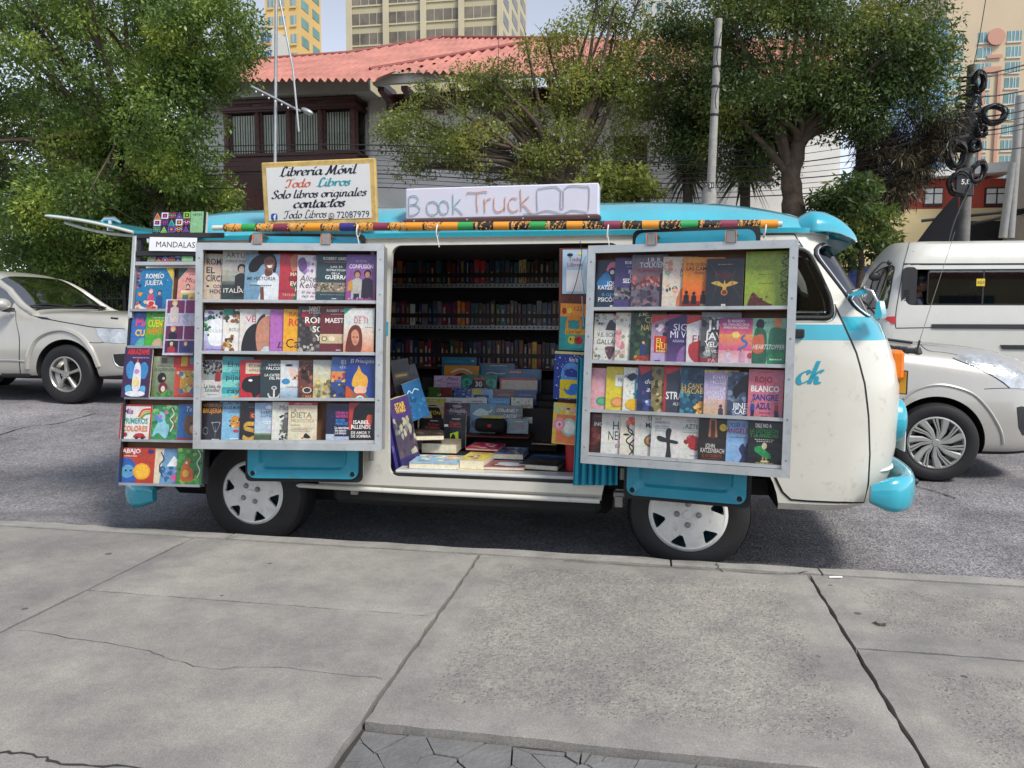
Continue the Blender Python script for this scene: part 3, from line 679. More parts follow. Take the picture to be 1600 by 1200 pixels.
mb.add(p+[q+Vector((.05, .1, 0)) for q in p], [tuple(range(6)), tuple(range(11, 5, -1))]+[(i, i+6, (i+1) % 6+6, (i+1) % 6) for i in range(6)], M['cyan']); mb.build('mirror_head', mr)
# sun visor with two raised lobes over the windscreen
def lobe(sgn):
    mb = MB(); n = 20; S = []; cy = W/2
    for i in range(n+1):
        t = i/n; x = 2.90+.335*t; r = math.sin(math.pi*min(1, (1-t)**.62*.5+.0))*1.0 if t > 0 else 1
        zt = 1.838-.02*t**1.6+.03*math.sin(t*math.pi); r = max(.02, (1-t**2.2)**.6)*min(1, .62+t*1.6)
        for k in range(13):
            a = math.pi*1.12*k/12-.2; yy = .27-math.cos(a)*.19*r+.05*t; zz = zt-.085*(1-t*.1)+math.sin(a)*.105*r-.03*t
            S.append((x, yy if sgn < 0 else W-yy, zz))
    mb.add(S, [(i*13+k, i*13+k+1, (i+1)*13+k+1, (i+1)*13+k) for i in range(n) for k in range(12)], M['cyan'])
    me = mb.mesh('visor'); o = bpy.data.objects.new('t', me); scene.collection.objects.link(o); md = o.modifiers.new('s', 'SOLIDIFY'); md.thickness = .008
    dg = bpy.context.evaluated_depsgraph_get(); dg.update(); me2 = bpy.data.meshes.new_from_object(o.evaluated_get(dg)); bpy.data.objects.remove(o); sharpen(me2, 1.0); return me2
for sgn in (-1, 1): O('sun_visor', lobe(sgn), van, VL)
mb = MB(); S = []
for i in range(9):
    y = .3+1.12*i/8; zd = -.04*math.sin(math.pi*i/8)
    for x, z in ((2.98, 1.80), (3.08, 1.79+zd), (3.2, 1.73+zd), (3.22, 1.715+zd)): S.append((x, y, z))
mb.add(S, [(i*4+k, i*4+k+1, i*4+5+k, i*4+4+k) for i in range(8) for k in range(3)], M['cyan']); vb(mb, 'visor_bridge', .9)
# interior: partition, floor ledge, steering wheel, seat, trim board
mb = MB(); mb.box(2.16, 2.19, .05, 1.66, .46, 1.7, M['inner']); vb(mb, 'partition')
mb = MB(); mb.box(.83, 1.99, .03, .15, .452, .485, pm('ledge_white', (.55, .55, .53), .4, .2), .008); vb(mb, 'door_ledge', .6)
mb = MB(); mb.box(.82, 2.02, .018, .05, .4525, .47, M['rubber'], .004); vb(mb, 'door_threshold', .6)
mb = MB(); c = Vector((2.93, 1.25, 1.34)); P = []
for i in range(25):
    t = 2*math.pi*i/24; P.append(c+Vector((.07*math.sin(t), .2*math.cos(t), .19*math.sin(t))))
mb.tube(P, .014, M['black'], 8, False); mb.tube([c, c+Vector((.25, 0, -.3))], .025, M['black'])
for t in (0.3, 2.6, 4.5): mb.tube([c, c+Vector((.07*math.sin(t), .2*math.cos(t), .19*math.sin(t)))], .009, M['black'])
vb(mb, 'steering_wheel', .9)
for y in (.42, 1.28):
    mb = MB(); mb.box(2.3, 2.75, y-.25, y+.25, .8, .95, M['navy'], .04); mb.box(2.24, 2.38, y-.24, y+.24, .95, 1.42, M['navy'], .05); vb(mb, 'front_seat', .6)
mb = MB(); mb.box(3.0, 3.28, .2, 1.52, 1.16, 1.3, M['black'], .03); vb(mb, 'dashboard', .6)
# underside: sill, jacking points, axles, floor pan
mb = MB(); mb.box(-.7, 2.0, .3, 1.42, .22, .37, M['under'], .03); mb.box(.45, 1.95, .06, .3, .27, .372, M['under'], .03)
for x in (0, 2.4): mb.tube([(x, .15, .33), (x, 1.57, .33)], .05, M['under'])
vb(mb, 'underbody')
mb = MB(); mb.tube([(.26, .012, .378), (1.0, -.002, .372), (1.95, .012, .366)], .014, M['cream'], 8); vb(mb, 'sill_trim', .9)
for px in ((555, 764), (967, 783)):
    p = A(*px, .06); mb = MB(); mb.box(p.x-.022, p.x+.022, p.y-.02, p.y+.02, p.z-.03, p.z+.03, M['steel'], .004); mb.box(p.x-.03, p.x+.03, p.y-.012, p.y+.03, p.z+.02, p.z+.05, M['steel'], .004); vb(mb, 'jacking_bracket', .6)
# wheels
def wheel(name, root, loc, rc, rt_, wdt, style, rot=0, steer=0, side=-1, off=None):
    """outer face towards -y (side=-1)"""
    X = Matrix.Translation(Vector(loc)) @ Matrix.Rotation(steer, 4, 'Z') @ Matrix.Rotation(0 if side < 0 else math.pi, 4, 'Z')
    o = off if off is not None else Vector((0, 0, 0))
    mb = MB(); mb.X = X; r = rt_
    mb.lathe([(rc*.9, .03), (rc*1.0, -.004), (rc*1.06, -.012), (r*.84, -.018), (r*.93, -.008), (r*.985, .02), (r, .05), (r, wdt-.05), (r*.985, wdt-.02), (r*.93, wdt), (rc, wdt-.01), (rc*.9, wdt-.06)], M['rubber'], n=48)
    for k in range(4):
        y = .05+(wdt-.1)*(k+.5)/4; mb.lathe([(r+.0005, y-.004), (r+.002, y-.012), (r+.002, y-.02)], M['under'], n=48)
    t = mb.build('tyre', None, .5); wh = O(name, None, root, o); t.parent = wh
    mb = MB(); mb.X = X @ Matrix.Rotation(rot, 4, 'Y')
    if style == 'van':
        rr = [0, .18, .4, .5, .56, .59, .62, .66, .70, .75, .80, .84, .87, .89, .93, 1.0]; hh = [-.03, -.032, -.026, -.024, -.0225, -.022, -.0215, -.02, -.019, -.018, -.017, -.0155, -.015, -.0145, -.016, -.006]
        def half(q): return (.23*max(0, min(1, (q-.57)/.26))**.55) if q > .59 else .075
        NC = 16; segs = NC*6; vs = []
        for q, h in zip(rr, hh):
            ha = half(min(q, .87))
            for s6 in range(6):
                for c_ in range(NC):
                    a_ = -math.pi/6+(math.pi/6-ha)*c_/5 if c_ < 5 else (-ha+2*ha*(c_-5)/6 if c_ < 11 else ha+(math.pi/6-ha)*(c_-11)/5); t_ = s6*math.pi/3+a_; vs.append((rc*q*math.cos(t_), h, rc*q*math.sin(t_)))
        vs2 = [(x, y+.016, z) for x, y, z in vs]; nn = len(vs); fs = []
        S = lambda i, k: 0 <= i < len(rr)-1 and not (.58 < (rr[i]+rr[i+1])/2 < .885 and 5 <= k % NC < 11)
        for i in range(len(rr)-1):
            for k in range(segs):
                a, b, c, d = i*segs+k, i*segs+(k+1) % segs, (i+1)*segs+(k+1) % segs, (i+1)*segs+k
                if S(i, k):
                    fs.append((a, b, c, d))
                    if i+1 < len(rr)-1 and not S(i+1, k): fs.append((d, c, nn+c, nn+d))
                    if i > 0 and not S(i-1, k): fs.append((b, a, nn+a, nn+b))
                    if not S(i, (k+1) % segs): fs.append((c, b, nn+b, nn+c))
                    if not S(i, (k-1) % segs): fs.append((a, d, nn+d, nn+a))
        mb.add(vs+vs2, fs, M['wheelcap']); cap = mb.build('wheel_cover', wh, .5)
        mb = MB(); mb.X = X @ Matrix.Rotation(rot, 4, 'Y')
        for k in range(4):
            t = math.pi/4+k*math.pi/2; c = (rc*.27*math.cos(t), 0, rc*.27*math.sin(t)); mb.lathe([(.0, -.046), (.010, -.044), (.0145, -.036), (.0165, -.026)], M['steel'], c, n=10); mb.lathe([(.0165, -.0268), (.023, -.0262)], M['black'], c, n=12)
        mb.lathe([(0, -.04), (.022, -.038), (.028, -.03)], M['wheelcap'], n=16)
        for k in range(12):
            t = k*math.pi/6+math.pi/12+(.1 if k % 2 else -.1); c = (rc*.86*math.cos(t), 0, rc*.86*math.sin(t)); mb.lathe([(0, -.0185), (.0045, -.0182)], M['black'], c, n=8)
        mb.build('wheel_nut', cap, .8)
        mb = MB(); mb.X = X; mb.lathe([(.0, .03), (rc*.6, .045), (rc*.8, .075), (rc*.97, .05)], pm('dark_teal_rim', (.006, .045, .06), .6, 0, .5, 14), n=32); mb.build('rim', wh, .8)  # mottled teal, kept dark behind the cover slots
    else:
        m = M['alloy'] if style == 'alloy' else pm('silver_wheel_cover', (.36, .36, .35), .42, .3, .12, 10)
        mb.lathe([(rc, .03), (rc*1.0, -.012), (rc*.95, -.016), (rc*.9, -.004), (rc*.88, .05), (rc*.5, .11)], m, n=48)
        mb.lathe([(0, -.012), (rc*.13, -.012), (rc*.17, -.006), (rc*.19, .01)], m, n=24)
        if style == 'alloy':
            for k in range(5):
                t = k*2*math.pi/5+math.pi/2; e = Vector((math.cos(t), 0, math.sin(t))); q = Vector((-math.sin(t), 0, math.cos(t))); pr = []
                for rr_, hw, y in ((.08, .10, -.004), (.35, .075, -.002), (.7, .095, -.004), (.93, .125, -.006)):
                    pr += [e*rc*rr_-q*rc*hw+Vector((0, y+.008, 0)), e*rc*rr_-q*rc*hw*.55+Vector((0, y-.008, 0)), e*rc*rr_+q*rc*hw*.55+Vector((0, y-.008, 0)), e*rc*rr_+q*rc*hw+Vector((0, y+.008, 0)), e*rc*rr_+q*rc*hw*.8+Vector((0, y+.05, 0)), e*rc*rr_-q*rc*hw*.8+Vector((0, y+.05, 0))]
                mb.add(pr, [(i*6+a, i*6+(a+1) % 6, i*6+6+(a+1) % 6, i*6+6+a) for i in range(3) for a in range(6)], m)
                t += math.pi/5; mb.lathe([(0, -.016), (.011, -.015), (.013, -.004)], M['chrome'], (rc*.2*math.cos(t), 0, rc*.2*math.sin(t)), n=8)
        else:
            for k in range(7):
                t = k*2*math.pi/7+.2
                for dt, hw, tw in ((0, .10, .38), (.42, .035, .30), (.62, .03, .22)):
                    pr = []
                    for rr_, y in ((.14, -.006), (.5, -.008), (.94, -.012)):
                        a = t+dt*(.6+.4*rr_)+tw*(rr_-.14); e = Vector((math.cos(a), 0, math.sin(a))); q = Vector((-math.sin(a), 0, math.cos(a))); h2 = hw*(.5+1.1*rr_)
                        pr += [e*rc*rr_-q*rc*h2+Vector((0, y+.006, 0)), e*rc*rr_-q*rc*h2*.6+Vector((0, y-.004, 0)), e*rc*rr_+q*rc*h2*.6+Vector((0, y-.004, 0)), e*rc*rr_+q*rc*h2+Vector((0, y+.006, 0)), e*rc*rr_+Vector((0, y+.02, 0))]
                    mb.add(pr, [(i*5+a, i*5+(a+1) % 5, i*5+5+(a+1) % 5, i*5+5+a) for i in range(2) for a in range(5)], m)
        mb.build('rim', wh, .5)
        mb = MB(); mb.X = X; mb.lathe([(0, .05), (rc*.6, .055), (rc*.66, .07), (rc*.9, .12)], M['under'], n=24); mb.build('brake', wh)
    return wh
for x, rc, rot in ((0, .183, .25), (2.4, .199, math.pi/4+.0)):
    r_ = .31
    wheel('wheel', van, (x, .012, .325), rc, .31, .2, 'van', rot, R_(0 if x < 1 else -4), -1, VL)
    wheel('wheel', van, (x, W-.012, .325), rc, .31, .2, 'van', rot, 0, 1, VL)
# ------------------------------------------------------------------ barn doors folded back, in the plane of the display cases
def pose(x, y, z, yaw, tilt, roll=0): return Matrix.Translation((x, y, z)) @ Matrix.Rotation(yaw, 4, 'Z') @ Matrix.Rotation(tilt, 4, 'X') @ Matrix.Rotation(roll, 4, 'Y')
CASES = [pose(.3461, -.22, 1.1636, .1559, -.1034, .0039), pose(2.3505, -.25, 1.1397, -.1896, -.0909, -.0013), pose(-.413, -.14, 1.0897, .0698, -.174, -.0027)]
CASE_SIZE = [(.9831, 1.0727), (.9707, 1.0702), (.4727, 1.3622)]
def plane_uv(X, u, v, d=0):
    Xi = X.inverted(); o = Xi @ CAM_POS; r = (Xi.to_3x3() @ ray(u, v)); t = (d-o.y)/r.y; q = o+r*t; return q.x, q.z
def barn_door(X, pxs, depth):
    a = plane_uv(X, *pxs[0], depth); b = plane_uv(X, *pxs[1], depth); top = plane_uv(X, *pxs[2], depth)[1]
    x0, x1, z0, z1 = a[0], b[0], min(a[1], b[1]), top
    d = O('cargo_door', None, van, VL); mb = MB(); mb.X = X
    mb.prism(rrect(x0, x1, z0, z1, .04), depth+.012, depth+.045, M['cream']); mb.prism(rrect(x0-.004, x1+.004, z0-.004, z1+.004, .03), depth+.004, depth+.014, M['rubber'])
    mb.build('door_shell', d, .6)
    mb = MB(); mb.X = X; A0 = rrect(x0+.016, x1-.016, z0+.016, z1-.016, .04); A1 = rrect(x0+.075, x1-.075, z0+.062, z1-.1, .05); A2 = rrect(x0+.088, x1-.088, z0+.075, z1-.12, .045); n = len(A0)
    vs = [(p[0], depth+.003, p[1]) for p in A0]+[(p[0], depth-.022, p[1]) for p in A0]+[(p[0], depth-.022, p[1]) for p in A1]+[(p[0], depth-.002, p[1]) for p in A2]
    fs = [(k*n+i, k*n+(i+1) % n, (k+1)*n+(i+1) % n, (k+1)*n+i) for k in range(3) for i in range(n)]+[tuple(3*n+i for i in range(n))]
    mb.add(vs, fs, M['cyan_in'])
    mb.build('inner_panel', d, .9)
    for x in (x0+.045, x1-.045):
        mb = MB(); mb.X = X
        mb.lathe([(0, depth-.0245), (.013, depth-.024), (.014, depth-.021)], M['under'], (x, 0, z0+.042), n=14); mb.lathe([(.014, depth-.0255), (.017, depth-.0235), (.018, depth-.021)], M['cyan'], (x, 0, z0+.042), n=14)
        mb.build('plug_hole', d)
    return x0, x1, z0, z1
DOORS = [barn_door(CASES[0], ((384, 750), (565, 753), (450, 366)), .143), barn_door(CASES[1], ((975, 772), (1171, 794), (1090, 357)), .143)]
mb = MB(); c = A(568, 700, -.03)
for p in ((580, 711), (972, 740)):
    c = A(*p, -.02); mb.tube([c+Vector((0, 0, -.03)), c+Vector((0, 0, .03))], .014, M['steel'], 10)
mb.tube([A(583, 385, -.03), A(583, 400, -.03)], .014, M['steel'], 10); vb(mb, 'door_hinge', .8)
# raised tailgate seen edge-on at the back
mb = MB(); T = []
for i in range(11):
    t = i/10
    for j in range(7):
        s = j/6; y = .12+1.48*s; x = -.76-.57*t-.06*math.sin(math.pi*s)*t; z = 1.80+.105*t+.012*math.sin(math.pi*t)+.02*math.sin(math.pi*s)
        T.append((x, y, z))
mb.add(T, [(i*7+j, i*7+j+1, i*7+8+j, i*7+7+j) for i in range(10) for j in range(6)], M['cyan'])
me = mb.mesh('t'); o = bpy.data.objects.new('t', me); scene.collection.objects.link(o); md = o.modifiers.new('s', 'SOLIDIFY'); md.thickness = .016; md.offset = 0
dg = bpy.context.evaluated_depsgraph_get(); dg.update(); me2 = bpy.data.meshes.new_from_object(o.evaluated_get(dg)); bpy.data.objects.remove(o); sharpen(me2, .6)
tg = O('tailgate', me2, van, VL)
mb = MB(); P = [Vector(T[i*7]) + Vector((0, -.012, -.004)) for i in range(11)]; mb.tube(P, [.009]*10+[.006], M['cream'], 8)
P2 = [Vector(T[i*7])+Vector((.02, .05, -.02-.035*math.sin(math.pi*i/10))) for i in range(10)]; mb.tube(P2, .009, M['cream'], 8); mb.build('tailgate_edge', tg, .9)
mb = MB(); c = A(172, 350, .25); c = Vector((c.x, .25, c.z)); mb.tube([c+Vector((0, 0, -.04)), c+Vector((0, 0, .02))], [.018, .012], M['chrome']); mb.tube([c+Vector((-.06, 0, .01)), c+Vector((-.03, 0, .03)), c+Vector((.03, 0, .03)), c+Vector((.07, 0, .008))], [.008, .014, .014, .008], M['chrome']); mb.build('tailgate_handle', tg, .9)
# ------------------------------------------------------------------ books
BR = [.8]
def cc(h): return tuple(min(.85, x*BR[0]) for x in lin(h))
def clip01(pts):
    for ax, lim, sg in ((0, 0, 1), (0, 1, -1), (1, 0, 1), (1, 1, -1)):
        out = []
        for i in range(len(pts)):
            a, b = pts[i], pts[(i+1) % len(pts)]; da, db = (a[ax]-lim)*sg, (b[ax]-lim)*sg
            if da >= 0: out.append(a)
            if da*db < 0:
                t = da/(da-db); out.append((a[0]+(b[0]-a[0])*t, a[1]+(b[1]-a[1])*t))
        pts = out
        if len(pts) < 3: return []
    return pts
def book_mesh(w, h, t, base, decor, spine=None, hard=False):
    mb = MB(); b = cc(base); sp = cc(spine) if spine else b; pg = cc('d8cfb4')
    mb.add([(0, 0, 0), (w, 0, 0), (w, 0, h), (0, 0, h), (0, t, 0), (w, t, 0), (w, t, h), (0, t, h)], [(0, 1, 2, 3)], PRINT, b)
    k = len(mb.v)-8; add = lambda f, c: (mb.f.append([k+i for i in f]), mb.m.append(0), mb.c.append(c))
    add((5, 4, 7, 6), b); add((4, 0, 3, 7), sp); add((3, 2, 6, 7), pg); add((4, 5, 1, 0), pg); add((1, 5, 6, 2), pg)
    if hard:
        e = .003
        for y in (0, t-.0025): mb.box(-e*.4, w+e, y-(.0002 if y == 0 else 0), y+.0025, -e, h+e, PRINT, 0, b)
    lay = [.0004 if not hard else .0007]
    def mp(x, y): return (x*w, -lay[0], h-y*h)
    def poly(pts, c):
        pts = clip01(pts)
        if len(pts) >= 3: mb.add([mp(*p) for p in pts], [tuple(range(len(pts)))], PRINT, c)
        lay[0] += .00012
    def ell(cx, cy, rx, ry, c, n=18): poly([(cx+rx*math.cos(2*math.pi*i/n), cy+ry*math.sin(2*math.pi*i/n)) for i in range(n)], c)
    for d in decor:
        o = d[0]
        if o == 'T':
            s, x, y, hh, c = d[1:6]; wd = d[6] if len(d) > 6 else None; al = d[7] if len(d) > 7 else 'c'
            text(mb, s, x*w, h-y*h, hh*h, lambda p, q: (p, -lay[0], q), PRINT, cc(c), wd*w if wd else None, al, d[8] if len(d) > 8 else .016, .25 if (len(d) > 9) else 0); lay[0] += .00012
        elif o == 'R': poly([(d[1], d[2]), (d[3], d[2]), (d[3], d[4]), (d[1], d[4])], cc(d[5]))
        elif o == 'E': ell(*d[1:5], cc(d[5]))
        elif o == 'P': poly(list(d[2:]), cc(d[1]))
        elif o == 'C':
            q = catmull([(p[0], p[1], 0) for p in d[2:]], 5, True); poly([(p.x, p.y) for p in q], cc(d[1]))
        elif o == 'G':      # printed colour blend: bands from top colour to bottom colour
            x0, y0, x1, y1, c0, c1 = d[1:7]; a, bb = cc(c0), cc(c1); n = 10
            for i in range(n):
                tt = (i+.5)/n; poly([(x0, y0+(y1-y0)*i/n), (x1, y0+(y1-y0)*i/n), (x1, y0+(y1-y0)*(i+1)/n), (x0, y0+(y1-y0)*(i+1)/n)], tuple(a[j]+(bb[j]-a[j])*tt for j in range(3))); lay[0] -= .00012
            lay[0] += .00012
        elif o == 'N':
            x0, y0, x1, y1, n, sz, cols = d[1:8]
            for i in range(n):
                cx, cy = rnd.uniform(x0, x1), rnd.uniform(y0, y1); a0 = rnd.random()*6; r = sz*rnd.uniform(.4, 1.2)
                poly([(cx+r*rnd.uniform(.6, 1.2)*math.cos(a0+j*1.05), cy+r*.7*rnd.uniform(.6, 1.2)*math.sin(a0+j*1.05)) for j in range(6)], cc(rnd.choice(cols))); lay[0] -= .0001
        elif o == 'L':
            x0, x1, y, hh, c = d[1:6]; x = x0
            while x < x1:
                l = rnd.uniform(.02, .06); poly([(x, y), (min(x+l, x1), y), (min(x+l, x1), y+hh), (x, y+hh)], cc(c)); lay[0] -= .00012; x += l+.018
        elif o == 'W':      # a wavy line: colour, width, points
            q = catmull([(p[0], p[1], 0) for p in d[3:]], 5)
            for i in range(len(q)-1):
                dd = (q[i+1]-q[i]); dd = dd.normalized() if dd.length else Vector((1, 0, 0)); n = Vector((-dd.y, dd.x, 0))*d[2]*.5
                poly([(q[i]+n).to_tuple()[:2], (q[i+1]+n).to_tuple()[:2], (q[i+1]-n).to_tuple()[:2], (q[i]-n).to_tuple()[:2]], cc(d[1])); lay[0] -= .00012
            lay[0] += .00012
        elif o == 'F':      # printed figure
            cx, y0, y1, skn, hr, cl = d[1:7]; hh = (y1-y0); r = hh*.11; ax = h/w
            poly([(cx-r*1.9*ax, y1), (cx-r*1.7*ax, y0+hh*.35), (cx-r*.5*ax, y0+hh*.27), (cx+r*.5*ax, y0+hh*.27), (cx+r*1.7*ax, y0+hh*.35), (cx+r*1.9*ax, y1)], cc(cl))
            ell(cx, y0+hh*.12, r*1.15*ax, r*1.3, cc(hr)); ell(cx, y0+hh*.16, r*.78*ax, r*.98, cc(skn))
    return mb.mesh('book', None, True)
def put_book(me, X, label, cat='book', group=None, name='book'):
    o = O(name, me); o.matrix_world = X; return tag(o, label, cat, group)
def fan(case, X, off, sc, rows, depth0, rowname, casename, group, lean=R_(-4)):
    for ri, row in enumerate(rows):
        n = len(row)
        for i, b in enumerate(row):
            x0, x1, y0, y1, fwid, look, base, decor = b[:8]; d0 = depth0-(b[8] if len(b) > 8 else 0)
            t = rnd.uniform(.010, .016); vis = None
            u0, v0, u1, v1 = off[0]+x0/sc, off[1]+y0/sc, off[0]+x1/sc, off[1]+y1/sc
            a = plane_uv(X, u0, v1, depth0); c = plane_uv(X, u1, v0, depth0+.03); c2 = plane_uv(X, u1, v1, depth0)
            hgt = c[1]-a[1]; wv = c2[0]-a[0]; wd = wv*(fwid/(x1-x0)) if fwid else wv
            yaw = 0
            if fwid: yaw = min(.16, math.asin(min(.16, t/max(wv, .02))))
            wob = rnd.uniform(-.008, .008); skew = math.atan2(c2[1]-a[1], wv) if False else 0
            Xb = X @ Matrix.Translation((a[0], d0+(0 if fwid else -.002), a[1])) @ Matrix.Rotation(wob, 4, 'Y') @ Matrix.Rotation(yaw, 4, 'Z') @ Matrix.Rotation(lean+rnd.uniform(-.01, .01), 4, 'X')
            cl = rowname[ri]
            put_book(book_mesh(wd, hgt, t, base, decor, None), Xb, f"{look}, {ordn(i)} from left, {cl} of {casename}", 'book', group)
T_, R__, E_, P_, N_, L_, F_ = 'TREPNLF'
def T(*a): return ('T',)+a
